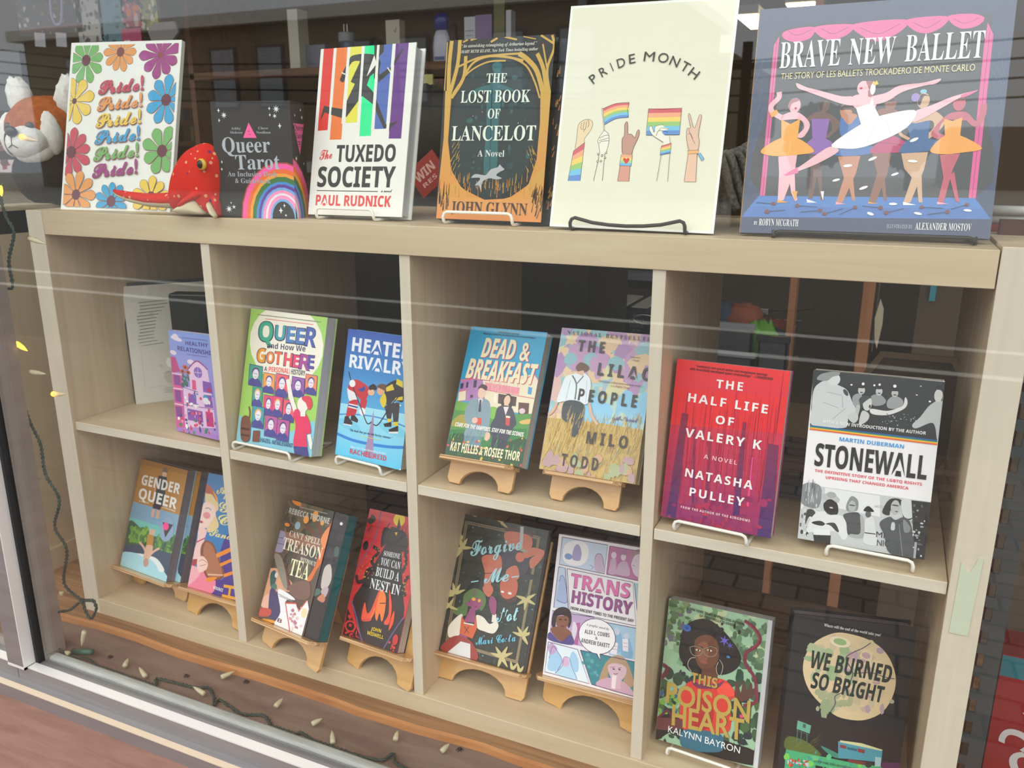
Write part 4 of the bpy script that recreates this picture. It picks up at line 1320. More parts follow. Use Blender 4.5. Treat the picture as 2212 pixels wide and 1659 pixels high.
S c8bc84 132 900 177 934 196 1068 118 950
S c8bc84 132 900 190 902 301 997 158 947
S c8bc84 132 900 87 932 -66 919 78 877
S c8bc84 132 900 73 898 -39 802 105 853
S c8bc84 75 684 66 728 -41 793 26 695
S c8bc84 75 684 114 657 246 669 122 704
S c8bc84 75 684 23 682 -75 598 52 643
S c8bc84 75 684 114 714 131 831 63 727
S c8bc84 1347 1073 1306 1104 1164 1091 1297 1051
S c8bc84 1347 1073 1401 1083 1487 1188 1364 1121
S c8bc84 1347 1073 1381 1035 1520 1025 1400 1086
S c8bc84 1347 1073 1319 1029 1349 905 1376 1032
S c8bc84 1347 1073 1293 1063 1207 956 1331 1024
S c8bc84 1399 535 1391 583 1280 654 1348 547
S c8bc84 1399 535 1442 569 1460 696 1388 582
S c8bc84 1399 535 1453 538 1556 630 1424 580
S c8bc84 1399 535 1359 565 1218 551 1350 513
S c8bc84 1399 535 1407 488 1518 418 1451 524
S c8bc84 1124 153 1115 204 992 280 1067 165
S c8bc84 1124 153 1170 190 1190 328 1111 204
S c8bc84 1124 153 1183 157 1296 257 1151 202
S c8bc84 1124 153 1079 184 924 167 1069 129
S c8bc84 1124 153 1133 102 1254 27 1180 141
S c8bc84 1124 153 1085 110 1091 -27 1146 106
S c8bc84 1332 12 1342 53 1279 136 1296 33
S c8bc84 1332 12 1372 34 1407 137 1329 52
S c8bc84 1451 7 1461 47 1398 131 1415 28
S c8bc84 1451 7 1491 29 1525 132 1448 47
T aee0ee c 232 277 1526 1118 1793 Forgive
T aee0ee c 211 598 1165 1013 1285 Me
L aee0ee 17 375 1133 496 1177
L aee0ee 17 1040 1347 1158 1390
T aee0ee c 205 929 636 1297 745 Not
T 68c0e2 c 114 663 223 1306 434 Mari Costa
@trans
B f2eef6
P c8d8f0 54 2070 802 2066 800 1643 57 1658
W 91 16 215 8 80 161 2028 761 2121 790 1879 193 1780 a8b8dc
S f5f2f9 96 1828 111 1948 220 2037 378 2053 494 1991 507 1814 403 1699 226 1678 118 1732
S a8a0d0 252 1790 271 1955 335 2001 397 1903 393 1777 316 1756
E 7a98d0 191 1798 64 46 0
S c8b0d0 622 1833 651 1909 729 1904 788 1737 779 1657 641 1677
M 6a3a7a 7 622 1833 651 1909 729 1904 788 1737
L 6a3a7a 7 556 1733 618 1708 584 1667
P b868a0 835 2059 1314 2057 1327 1631 834 1643
S a07888 1174 1994 1275 2080 1423 2069 1325 1967 1234 1952
S dccce0 1232 1969 1301 2015 1431 2002 1447 1696 1282 1701 1216 1793 1199 1859
M 5a3a5a 7 1219 1845 1257 1835
S c8a8c8 979 1735 1022 1847 1133 1866 1191 1685 967 1672
E dccce0 1068 1933 41 52 0
S a07888 1010 1950 1070 2003 1131 1961 1064 1968
S c8a8c8 865 1733 886 1877 962 1872 967 1672 864 1663
E dccce0 917 1935 42 49 0
L 4a2a5a 10 54 2070 802 2066 800 1643 57 1658 54 2070
L 4a2a5a 9 835 2059 1314 2057
L 4a2a5a 9 835 2059 834 1643 1326 1640
P c0d0ec 52 1621 163 1618 289 1036 47 1007
S a8b8e0 90 1402 109 1495 175 1453 257 1128 75 1129
M 6a5aa0 8 90 1402 109 1495 175 1453 257 1128 75 1129
L 4a2a5a 10 52 1621 163 1618 289 1036 47 1007 52 1621
L 4a2a5a 9 194 1615 1253 1601 1370 999 318 997 194 1615
P 9cc8dc 1275 1600 1531 1600 1519 1063 1373 1169
L 4a2a5a 9 1275 1600 1373 1169
P c4a8d4 33 959 725 998 598 541 29 526
P b868a0 375 831 507 876 510 543 412 540
S e0d8e8 384 833 430 860 472 763 444 599 403 608
L 4a2a5a 9 33 959 725 993
S 362a32 44 756 59 947 188 1043 321 1016 366 865 325 754 264 916 127 889 109 721
S 8a5a48 119 878 287 924 321 821 251 714 142 745
S 8a5a48 107 733 296 748 401 660 237 541 39 665
S 5a5090 35 638 233 540 379 674 427 529 30 520
E 7a2a4a 228 763 32 14 0
E 1a1414 182 855 24 9 0
E 1a1414 267 866 20 9 0
P aacae6 921 959 1565 980 1570 536 1012 514
S 88b4d8 1068 834 1137 883 1219 661 1100 567
S 88b4d8 1203 794 1271 842 1377 560 1194 554
E c8d0e8 1092 865 48 51 0
E c8d0e8 1245 828 40 44 0
P f0e8f4 1019 695 1129 710 1131 540 1029 534
P f0e8f4 1189 783 1277 793 1297 619 1215 618
L 9a5a8a 5 1038 648 1117 656
L 9a5a8a 5 1039 605 1122 615
L 9a5a8a 5 1211 727 1275 733
L 9a5a8a 5 1217 678 1281 683
L 4a2a5a 9 921 959 1565 975
P e4f0fc 28 490 514 483 757 44 26 48
S a8d0f2 70 253 106 439 193 387 289 267 229 113 71 94
S c8a8d0 29 404 79 486 189 421 102 314
S a8d0f2 402 310 444 441 545 341 557 170 439 178
S b8dcf6 196 61 298 198 359 335 451 233 553 48
E dcb8dc 349 263 59 72 0
M 7a5aa8 7 196 61 298 198 311 324 400 327 454 216 562 58
M 7a5aa8 8 70 253 106 439 193 387 289 267 229 113
L 4a2a5a 9 28 490 514 483 757 44 26 48 28 490
P 3a8a98 560 484 1600 509 1548 22 795 44
N 92 12 15 40 601 441 863 498 904 164 643 103 5aa8b4,4a98a4
S b8987c 912 97 943 310 1020 455 1140 538 1274 503 1397 312 1423 167 1275 107 1267 333 1039 297 1058 64
S d8b8c8 1016 361 1136 422 1290 397 1287 270 1177 151 1066 227
S d0a8c0 871 50 1032 194 1293 187 1438 37
P d8b8c8 1083 240 1228 273 1241 82 1086 62
P f0e4ec 1097 251 1166 250 1160 63 1104 66
L 7a5a68 7 1052 343 1124 368
L 7a5a68 7 1171 358 1224 382
E 4a3048 1109 334 19 10 0
E 4a3048 1197 347 18 10 0
M 7a3a5a 9 1116 273 1145 271 1180 287
L 4a2a5a 9 560 484 1600 509
L 4a2a5a 9 560 484 795 44 1548 27
E 4a2a5a 796 734 297 254 0
P 4a2a5a 796 501 898 399 869 525
E f6f4fa 796 734 288 245 0
P f6f4fa 803 520 888 418 859 532
T 5a2a50 B 211 280 1353 1233 1361 TRANS
T e070b0 B 197 287 1364 1224 1369 TRANS
T 5a2a5a B 185 326 1136 1292 1137 HISTORY
T 985090 B 171 333 1144 1282 1143 HISTORY
T 2a2430 b 44 329 1035 1332 1042 FROM ANCIENT TIMES TO THE PRESENT DAY
T 5a4a58 e 34 617 856 971 856 a graphic novel by
T 2a2430 b 58 597 736 992 760 ALEX L. COMBS
T 2a2430 b 44 773 686 813 688 &
T 2a2430 b 61 556 597 1010 609 ANDREW EAKETT
@poison
B 9cc2a2
N 101 110 31 93 -74 1951 1293 2241 1376 1401 19 1064 88ae88,b0ccaa,6a9468,a4c4a0,c0cca0
N 102 60 25 68 -72 1936 355 2027 416 1435 -9 1334 5c7a50,4c6a48,6a6a78,7a9460
N 103 60 23 64 900 1832 1324 1927 1384 1316 963 1210 5c7a58,4c6a50,6a8a68
N 104 120 31 93 -80 947 1329 1302 1447 114 52 -309 2c4a38,3a5c3c,243c34,44683c,1e3038
N 105 40 16 47 -42 741 324 836 370 393 5 291 7ab048,4a8a3c,3a5c8a
S 141a1a -10 -21 194 146 386 246 517 12 1398 41 1350 230 942 257 325 381 2 321
S 1c191b 210 1264 213 1463 242 1630 368 1757 544 1819 715 1760 908 1611 1050 1438 1030 1271 882 1137 651 1071 410 1048 277 1143
N 106 60 21 52 176 1668 1001 1854 1066 1206 246 998 1c191b,221e20
S 70432f 424 1512 566 1606 705 1563 763 1368 706 1190 571 1118 471 1199 422 1376
S 8a5640 461 1446 576 1503 621 1363 577 1203 479 1269
P 643a2c 554 1129 745 1207 785 1001 536 936
L 231a18 18 433 1424 532 1417
L 231a18 18 591 1439 693 1471
E f0e8e0 472 1370 34 13 0
E f0e8e0 629 1403 33 13 0
E 241410 475 1370 14 13 0
E 241410 626 1402 14 13 0
M 8e8472 11 353 1382 433 1416 526 1401 519 1324 447 1284 384 1306 353 1382
M 8e8472 10 549 1406 641 1458 725 1441 712 1356 626 1317 563 1342 549 1406
E 9a5048 560 1225 58 19 0
M c8c0a8 8 449 1262 376 1228 352 1132 409 1055
M c8c0a8 7 776 1312 828 1235 811 1112 766 1115 743 1199 764 1279
E 3a6cc0 288 1636 56 49 0
E 2a509c 288 1636 28 24 0
X 6a60c8 815 1582 77 6
X 5a58b8 894 1533 50 6
E 3a80c8 888 1376 24 17 0
S d83c34 387 905 568 997 772 1057 922 1036 1041 898 977 784 1013 499 933 350 386 239 299 602 329 792
S f05040 811 963 923 1022 1024 900 912 841 791 868
S b02c2c 474 724 754 650 724 357 457 297
S 7a3058 422 937 545 924 779 984 862 1050 785 926 521 857
S 5a382e 1029 850 1021 1047 1050 1069 1099 942 1113 1100 1141 1105 1168 982 1213 1109 1236 1088 1249 1033 1284 1069 1281 998 1252 924 1118 830
M 7a2840 44 1053 1910 1190 1838 1281 1713 1228 1598 1117 1484 1125 1339 1254 1195 1300 1017 1301 872 1152 780
M a83050 12 1069 1899 1200 1811 1262 1694 1189 1560
M 6a2438 56 -12 1056 72 1016 35 914 -7 858
M 6a2a38 31 5 291 132 434 203 362
S 6a3a3a -18 285 342 370 369 257 21 142
S 2f6a82 386 239 846 325 945 228 886 77 412 -11
L 4a8aa0 9 436 200 824 252
E d84878 1140 635 26 26 0
T 2a2418 B 144 425 906 794 911 THIS
T 2a2418 s 287 105 546 1261 579 POISON
T 2a2418 s 286 221 257 1213 318 HEART
T bca050 B 138 416 913 783 917 THIS
T bca050 S 281 96 554 1250 586 POISON
T bca050 S 280 210 265 1200 326 HEART
T f4f4f4 s 88 170 147 1166 140 KALYNN BAYRON
T 26261c b 35 292 1894 1054 1841 NEW YORK TIMES BESTSELLING AUTHOR
T 26261c b 35 444 1829 912 1802 OF CINDERELLA IS DEAD
@burned
B 1e2024
S e0c8a0 471 2080 648 2112 953 2054 1172 1901 1305 1647 1313 1388 1211 1138 1011 998 796 974 597 1025 318 1250 188 1496 179 1732 281 1941
N 111 50 37 100 306 1932 1074 2031 1171 1172 398 1063 d8c4a0,cfc0a0,c8b898,e4d0ac
N 112 26 38 88 228 1869 739 1935 787 1499 274 1429 9ab488,a8b890,b0bc98
N 113 22 30 76 372 1311 801 1369 832 1084 403 1024 98a884,a8ac88
N 114 22 25 55 672 1888 1166 1952 1255 1170 758 1100 c0a0a8,d0b0a4,b8a0b0
E eadcc0 589 1988 131 67 -8
E 98b47c 589 1991 81 44 -8
M 463e56 11 962 2023 870 1940 747 1859 685 1772 789 1590 718 1358 608 1264 619 1160 566 1031
M 463e56 10 789 1590 1000 1632 1182 1598 1302 1588
S 1e2024 548 1028 577 1046 599 1009 577 982
E b0b098 1301 1288 31 28 -20
T 1c2e28 B 231 241 1606 1252 1525 WE BURNED
T 1c2e28 B 216 288 1336 1183 1255 SO BRIGHT
T e8e8e8 r 36 371 2171 1069 2124 Where will the end of the world take you?
S 5a6a30 75 637 274 619 430 535 502 431 82 456
W 115 26 120 3 40 117 596 443 643 461 472 134 424 7a8a48
P 6ab098 180 875 353 828 346 716 177 759
P 3a6a60 251 843 289 832 288 781 250 789
L 4a7a70 9 192 754 196 540
L 4a7a70 9 243 741 248 575
L 4a7a70 9 312 725 325 600
L 4a7a70 6 176 738 346 696
S 3a8a7a 500 572 727 498 830 447 659 448
P 46b07c 75 462 465 435 834 407 1558 397 1564 238 85 65
N 116 30 18 51 83 443 1056 587 1088 299 113 151 5ac088,7ad058,38a090
P 4a9ab0 708 669 1262 631 1266 459 733 443
P d8d8a8 731 683 998 682 1262 631 1246 615 734 657
P 8a4040 737 627 817 618 816 576 740 583
P 8a3a38 958 606 1049 599 1049 549 963 557
P 2c6478 827 606 952 598 953 565 828 573
P 7a3434 854 450 1146 434 1145 387 859 404
P a8c8d0 1184 526 1258 524 1263 405 1192 395
E 2a2c30 1112 409 41 45 0
P 5a2a5a 1275 460 1546 501 1558 397 1275 354
N 117 26 13 23 94 337 361 377 371 284 103 244 c83838,e0603c,d0d0e8
W 118 26 80 4 0 99 284 367 324 380 191 113 151 2a6a3c
T 16241c r 29 438 343 1039 305 #1 NEW YORK TIMES BESTSELLING AUTHOR
T 0e1814 B 160 453 142 1185 86 TJ KLUNE'''.split('\n'):
    if _l.startswith('@'): _k = _l[1:]; ART[_k] = []
    elif _l: ART[_k].append(_l)
POSE = {}
for _l in '''pride -1.0322 0.0375 0.0000 7.84 14.32 -0.75 0.2179 0.2780
tarot -0.6574 0.0075 0.0000 10.98 1.06 -0.26 0.1245 0.1627
tuxedo -0.5261 0.0483 0.0060 -1.43 13.03 0.37 0.1604 0.2356
lancelot -0.3147 0.0497 0.0060 0.39 10.37 0.05 0.1533 0.2332
month -0.1402 0.0273 0.0040 1.18 12.63 -0.52 0.2024 0.2677
ballet 0.0905 0.0391 0.0040 1.34 11.83 0.60 0.2524 0.2493
healthy -0.8257 0.0402 -0.3654 -10.35 3.36 2.66 0.1209 0.1724
queerhow -0.6730 0.0170 -0.3544 -3.36 15.02 -0.25 0.1552 0.2142
heated -0.4919 0.0323 -0.3544 -7.65 13.50 0.29 0.1295 0.1940
dead -0.2933 0.0224 -0.3214 -3.07 27.20 1.31 0.1209 0.1911
lilac -0.1507 0.0282 -0.3214 -2.25 23.73 1.00 0.1355 0.1972
half 0.0220 0.0184 -0.3544 -4.78 11.12 0.56 0.1367 0.2017
stonewall 0.1873 0.0249 -0.3544 -1.91 9.10 1.11 0.1372 0.2037
gender -1.0193 0.0469 -0.6653 -7.15 21.12 1.32 0.1356 0.2056
sand -0.8410 0.0387 -0.6653 -6.52 22.85 3.48 0.1222 0.2071
treason -0.6542 0.0097 -0.6653 -14.00 26.21 4.22 0.1169 0.2035
nest -0.4955 0.0265 -0.6653 -11.36 26.53 4.44 0.1209 0.2070
forgive -0.3340 0.0535 -0.6653 -1.10 26.72 0.20 0.1505 0.2160
trans -0.1549 0.0617 -0.6653 -6.59 21.37 4.37 0.1490 0.2109
poison 0.0257 0.0398 -0.7033 -4.49 16.34 2.32 0.1351 0.1987
burned 0.1920 0.0242 -0.7033 16.56 9.97 -2.71 0.1500 0.2290'''.split('\n'):
    t = _l.split()
    if t: POSE[t[0]] = tuple(map(float, t[1:]))

# ------------------------------------------------------------------ materials
S = .84
def birch(n, sc): return mat(n, 'c6b294', .5, .35, noise=(sc, 'd6c4a8', .3, .72, .05))
BX = birch('birch_grain_long', (3, 40, 60)); BZ = birch('birch_grain_upright', (60, 60, 3)); BY = birch('birch_grain_deep', (50, 4, 50))
EDGE = mat('birch_edge_band', 'd8cdbc', .5, .35, noise=((90, 90, 5), 'cfc6b4', .35, .7, 0)); EDGEX = mat('birch_edge_band_long', 'dcd4c4', .5, .35, noise=((5, 90, 90), 'cfc6b4', .35, .7, 0))
ALU = mat('aluminium_frame', '8d8a8c', .42, .5, .55, noise=((4, 60, 60), '9b9899', .3, .7, 0)); ALUB = mat('pale_skylit_aluminium', 'e4e2e0', .35, .5, .3)
RUB = mat('black_gasket', '17191b', .6); SILIC = mat('grey_glazing_bead', '8d8f8c', .45, .5, noise=((14, 60, 60), 'a9aba8', .3, .7, .3))
SILL = mat('worn_brown_sill', '6f5a50', .7, .3, noise=((6, 30, 30), '8a766a', .35, .7, .25))
PLANK = mat('rough_pine_plank', '7c5c42', .75, .25, noise=((2.5, 70, 70), 'a9825c', .3, .72, .5)); PEDGE = mat('pine_plank_edge', '9a5c34', .7, .3, noise=((5, 40, 40), 'c08a58', .3, .7, .3))
LEDGE = mat('painted_brown_ledge', '7c5c52', .75, .3, noise=((9, 60, 60), '8e6c60', .3, .7, .5)); WALLL = mat('cream_panel', 'c9bba0', .6, .3, noise=((30, 30, 3), 'bfae92', .3, .7, 0))
GLOSSY = ink('glossy_print', .32, .25); SATIN = ink('satin_print', .5); FOAM = ink('card_print', .6)
PAGES = mat('paper_block', 'd8d2c4', .85, .1, noise=((2, 900, 2), 'a8a294', .3, .7, 0)); PAGEW = mat('white_paper_block', 'dcdcdc', .85, .1, noise=((2, 900, 2), 'a9a9b0', .3, .7, 0))
PAGET = mat('teal_sprayed_pages', '14727a', .7, .2, noise=((2, 900, 2), '0e585e', .3, .7, 0)); PAGEG = mat('grey_paper_block', '8e8c98', .8, .2, noise=((2, 900, 2), '6e6c78', .3, .7, 0))
WIREW = mat('white_vinyl_wire', 'f0eee6', .35); WIREB = mat('black_wire', '1c1a18', .4)
PLY = mat('varnished_plywood', 'c99a5c', .28, .5, coat=.6, noise=((12, 60, 60), 'dbae72', .3, .7, 0)); PLYE = mat('plywood_edge', 'e2bd8e', .5, noise=((3, 700, 700), '9a6a40', .42, .6, 0))
def flat(h, r=.55, **k): return mat('paint_' + h + ('_%d' % (r * 100)), h, r, **k)

# ------------------------------------------------------------------ setting: ground, window frame, panes
def sbox(name, x0, x1, y0, y1, z0, z1, m, label=None, bevel=0):
    return struct(MB().box(x0, x1, y0, y1, z0, z1).build(name, m, bevel=bevel), label)
BRICK = mat('brick_pavers', '6a5a54', .8)
n = BRICK.node_tree
bt = n.nodes.new('ShaderNodeTexBrick'); bt.inputs['Color1'].default_value = (.14, .10, .085, 1); bt.inputs['Color2'].default_value = (.19, .14, .12, 1); bt.inputs['Mortar'].default_value = (.04, .035, .03, 1)
bt.inputs['Scale'].default_value = 1; bt.inputs['Brick Width'].default_value = .2; bt.inputs['Row Height'].default_value = .1; bt.inputs['Mortar Size'].default_value = .006
tcn = n.nodes.new('ShaderNodeTexCoord'); n.links.new(tcn.outputs['Object'], bt.inputs[0]); n.links.new(bt.outputs[0], n.nodes['Principled BSDF'].inputs[0])
ASPH = mat('asphalt', '4c4b4a', .9, .2, noise=((14, 14, 14), '5c5b59', .3, .7, 0))
sbox('floor_pavement', -14, 14, -3.6, -.2, -1.34, -1.3, BRICK, 'brown brick pavement in front of the shop window')
sbox('floor_road', -60, 60, -15, -3.6, -1.5, -1.42, ASPH, 'grey asphalt road seen mirrored in the glass')
sbox('floor_far_pavement', -60, 60, -60, -15, -1.42, -1.34, flat('8a8884', .9), 'grey far pavement seen mirrored in the glass')
sbox('floor_interior', -6, 5, .8, 6.1, -1.34, -1.3, flat('3a2e26', .7), 'dark shop floor')
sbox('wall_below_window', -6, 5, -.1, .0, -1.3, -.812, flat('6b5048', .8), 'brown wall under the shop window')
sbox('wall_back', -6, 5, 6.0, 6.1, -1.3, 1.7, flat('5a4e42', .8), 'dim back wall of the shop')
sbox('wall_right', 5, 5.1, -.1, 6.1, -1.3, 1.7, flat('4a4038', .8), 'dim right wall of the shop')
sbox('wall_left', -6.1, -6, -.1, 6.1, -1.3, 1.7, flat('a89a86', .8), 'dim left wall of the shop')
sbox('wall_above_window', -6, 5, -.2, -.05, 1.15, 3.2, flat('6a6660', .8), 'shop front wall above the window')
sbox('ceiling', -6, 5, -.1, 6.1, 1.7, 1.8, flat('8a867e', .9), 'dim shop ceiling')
sbox('trim_window_floor', -3.2, 2.0, -.132, .62, -.80, -.758, SILL, 'worn brown wooden floor of the display window')
t = MB(); rnd = random.Random(5)
nx = 60; edge = [-.030 - .003 * math.sin(i * .9) - rnd.uniform(0, .003) for i in range(nx + 1)]
for i in range(nx):
    xa, xb = -1.6 + 3.2 * i / nx, -1.6 + 3.2 * (i + 1) / nx; a, b = edge[i], edge[i + 1]
    t.add([(xa, a, -.758), (xb, b, -.758), (xb, b + .002, -.749), (xa, a + .002, -.749), (xa, a + .006, -.746), (xb, b + .006, -.746), (xa, .55, -.746), (xb, .55, -.746)],
          [(0, 1, 2, 3)], 1); t.add([(xa, a + .002, -.749), (xb, b + .002, -.749), (xb, b + .006, -.746), (xa, a + .006, -.746)], [(0, 1, 2, 3)], 1)
    t.add([(xa, a + .006, -.746), (xb, b + .006, -.746), (xb, .55, -.746), (xa, .55, -.746)], [(0, 1, 2, 3)])
struct(t.build('trim_plank', [PLANK, PEDGE]), 'rough pine plank with an orange raw front edge under the bookcase')
sbox('trim_ledge', -3.2, 2.0, -.62, -.185, -.84, -.806, LEDGE, 'painted brown wooden ledge outside under the window')
fr = MB(); J0, J1 = -1.0375, -1.036
for xa, xb in ((-3.2, J0), (J1, 2.0)):
    fr.box(xa, xb, -.166, -.128, -.79, -.7555); fr.box(xa, xb, -.1655, -.150, -.7555, -.7535, 1)  # top strip takes a brighter colour for the sky it faces
fr.box(-3.2, 2, -.188, -.13, -.812, -.7815); fr.box(-3.2, 2, -.1885, -.178, -.7825, -.7810, 2); fr.box(J0, J1, -.160, -.13, -.79, -.757, 3)
struct(fr.build('trim_window_sill', [ALU, ALUB, flat('c9b8a2', .5), RUB]), 'stepped grey aluminium sill with a worn bright top edge')
sbox('trim_glazing_bead', -1.0, 2.0, -.134, -.116, -.757, -.749, SILIC, 'grey glazing bead along the bottom of the pane', .004)
mu = MB(); mu.box(-1.053, -1.0115, -.170, -.145, -.757, 1.15); mu.box(-1.0125, -1.0105, -.1705, -.143, -.757, 1.15, 1); mu.box(-1.0535, -1.0105, -.1705, -.146, -.757, -.7525, 1); mu.box(-1.0105, -1.004, -.150, -.137, -.757, 1.15, 2); mu.box(-1.05, -1.002, -.137, -.098, -.757, 1.15, 3)
struct(mu.build('trim_mullion', [ALU, ALUB, RUB, mat('mullion_inside', '857a72', .5, noise=((8, 8, 30), '938880', .3, .7, 0))]), 'upright grey aluminium mullion with a black gasket at the left')
GL = glass_mat()
for i, (xa, xb) in enumerate(((-1.0045, 2.0), (-3.2, -1.053))):
    w = sbox('window_%d' % (i + 1), xa, xb, -.1435, -.1405, -.753, 1.15, GL, ['clear shop window pane in front of the bookcase', 'clear neighbouring pane left of the mullion'][i])
sbox('wall_partition', at(1985, 640, 1.012).x, at(1985, 640, 1.012).x + .9, 1.012, 1.03, -1.3, 1.7, flat('4a3a28', .8), 'brown partition behind the pinned cards')
sbox('wall_side_panel', -1.33, -1.27, .0, .5, -.758, -.004, WALLL, 'cream wooden side wall left of the bookcase', .002)
sk = sbox('baseboard_left', -1.27, -1.262, .0, .5, -.758, -.70, WALLL, 'cream skirting at the foot of the side wall')
sbox('trim_side_counter', -2.6, -1.27, -.02, .62, -.06, -.010, mat('counter_top', '8d8372', .5), 'beige counter top behind the side wall', .004)
sbox('wall_side_front', -3.1, -1.33, .06, .1, -.758, -.06, WALLL, 'cream panel behind the left pane')

# ------------------------------------------------------------------ the bookcase
L0, L1, D1L, D1R, D2L, D2R, D3L, D3R, R0, R1 = (v * S for v in (-1.2732, -1.2271, -.8275, -.8074, -.4125, -.3928, 0, .019, .4173, .4607))
ZB_, S1, S0, B1, K0 = (v * S for v in (-.0463, -.4362, -.4542, -.8516, -.8881)); DEP = .375
bc = tag(empty('bookcase', (-.34, .18, K0)), 'pale birch bookcase of eight cubbies standing behind the shop window', 'bookcase')
def bpart(name, x0, x1, y0, y1, z0, z1, mt, em=None):
    m = MB(); m.box(x0, x1, y0, y1, z0, z1); mats = [mt]
    if em: m.mi[2] = 1; mats.append(em)
    o = m.build(name, mats, None, .0009); o.parent = bc; o.matrix_parent_inverse = bc.matrix_world.inverted(); return o
bpart('top_board', L1 + .0006, R0 - .0012, 0, DEP, ZB_, 0, BX)
bpart('side_panel', L0, L1, 0, DEP, K0, .0, BZ, EDGE); bpart('side_panel', R0, R1, -.001, DEP, K0, .0035, BZ, EDGE)
bpart('bottom_board', L1, R0, .0, DEP, K0, B1, BX)
for a, b in ((D1L, D1R), (D2L, D2R), (D3L, D3R)): bpart('divider', a, b, .003, DEP, B1, ZB_, BZ, EDGE)
for a, b in ((L1, D1L), (D1R, D2L), (D2R, D3L), (D3R, R0)): bpart('shelf', a + .001, b - .001, .004, DEP, S0, S1, BX, EDGEX)
tp = MB(); q = [tuple(at(1940 + u, v, -.002)[i] for i in (0, 2)) for u, v in ((110, 1366), (150, 1374), (185, 1208), (178, 1205), (172, 1209), (168, 1219), (156, 1236), (148, 1234), (142, 1222), (137, 1215))]
tp.prism(q, lambda x, z: (x, -.0022, z), lambda x, z: (x, -.0011, z)); tag(tp.build('tape_strip', flat('c9d2bb', .5)), 'torn strip of pale green tape on the right side panel', 'tape')

# ------------------------------------------------------------------ books
def local(key, dz=0):
    x, y, z, ya, ti, ro, w, h = POSE[key]; ya, ti, ro = R(ya), R(ti), R(ro)
    u = Vector((math.cos(ya), math.sin(ya), 0)); nn = Vector((-math.sin(ya), math.cos(ya), 0)); up = Vector((0, 0, math.cos(ti))) + nn * math.sin(ti)
    u2 = u * math.cos(ro) + up * math.sin(ro); v2 = up * math.cos(ro) - u * math.sin(ro); k = v2.cross(u2)
    return Matrix(((u2.x, k.x, v2.x, x), (u2.y, k.y, v2.y, y), (u2.z, k.z, v2.z, z + dz), (0, 0, 0, 1))), w, h, ti, ya
def book(key, label, T, spine='888888', back=None, pages=PAGES, hard=False, gloss=GLOSSY, inset=(.0015, .0015), group=None, cat='book', name='book', step=None):
    M, w, h, ti, ya = local(key); e = tag(empty(name, M), label, cat, group); c = .0022 if hard else .0005; o = .003 if hard else 0
    printed('front_cover', ART[key], w, h, c, gloss, e, spine)
    m = MB(); m.box(c, w - inset[1] - o, c, T - c, o + .0003, h - o - .0003); m.build('page_block', pages, e)
    if step:
        m = MB(); m.c = []; m.box(.0004, w + step, .0012, .0017, 0, h); m.c += [lin('1c1a20')] * 8; draw(m, ART[key + 'in'], (w + step) * 1e4, h * 1e4, .0012); m.build('inner_page', gloss, e)
        m = MB(); m.box(w - .002, w + step - .0005, .0018, T - .0005, .0003, h - .0003); m.build('page_edges', pages, e)
    b = flat(back or spine, .4); W2 = w + (step or 0)
    MB().box(0, W2, T - c, T, 0, h).build('back_cover', b, e); MB().box(-.0006, .0002, 0, T, 0, h).build('spine', flat(spine, .4), e)
    return e
def easel(key, label, shelf, wd=.092, off=0, col=WIREW, r=.0021, hgt=.0165, fr=-.014, sag=0, back=.13, wide=False, g='white wire easels'):
    M, w, h, ti, ya = local(key); x, y, z = M.translation; c, s = math.cos(ya), math.sin(ya); cx = w / 2 + off
    e = tag(empty('wire_easel', Matrix(((c, -s, 0, x), (s, c, 0, y), (0, 0, 1, shelf), (0, 0, 0, 1)))), label, 'book easel', g)
    a, b = cx - wd / 2, cx + wd / 2; k = .006
    P = [(a, .085, r), (a, fr + k, r), (a, fr + k * .3, r + k * .3), (a, fr, r + k), (a, fr, hgt - k), (a + k * .3, fr, hgt - k * .3), (a + k, fr, hgt)]
    P += [(a + wd * t, fr, hgt - sag * (1 - (2 * t - 1) ** 2)) for t in (.2, .35, .5, .65, .8)] if sag else []
    P += [(b - k, fr, hgt), (b - k * .3, fr, hgt - k * .3), (b, fr, hgt - k), (b, fr, r + k), (b, fr + k * .3, r + k * .3), (b, fr + k, r), (b, .085, r)]
    MB().tube(P, r, 10).build('front_rail', col, e, smooth=True)
    d = math.tan(ti); y0 = .085
    Q = [(a, y0, r), (a + .006, y0 + back * d * .15, back * .18), (cx - .012, y0 + back * d * .9, back * .95), (cx, y0 + back * d, back), (cx + .012, y0 + back * d * .9, back * .95), (b - .006, y0 + back * d * .15, back * .18), (b, y0, r)]
    Q = [(p[0], max(p[1] - .04, .035 + p[2] * d), p[2]) for p in Q]; Q[0] = (a, .085, r); Q[-1] = (b, .085, r)
    MB().tube(sm(Q, 4), r, 10).build('back_loop', col, e, smooth=True)
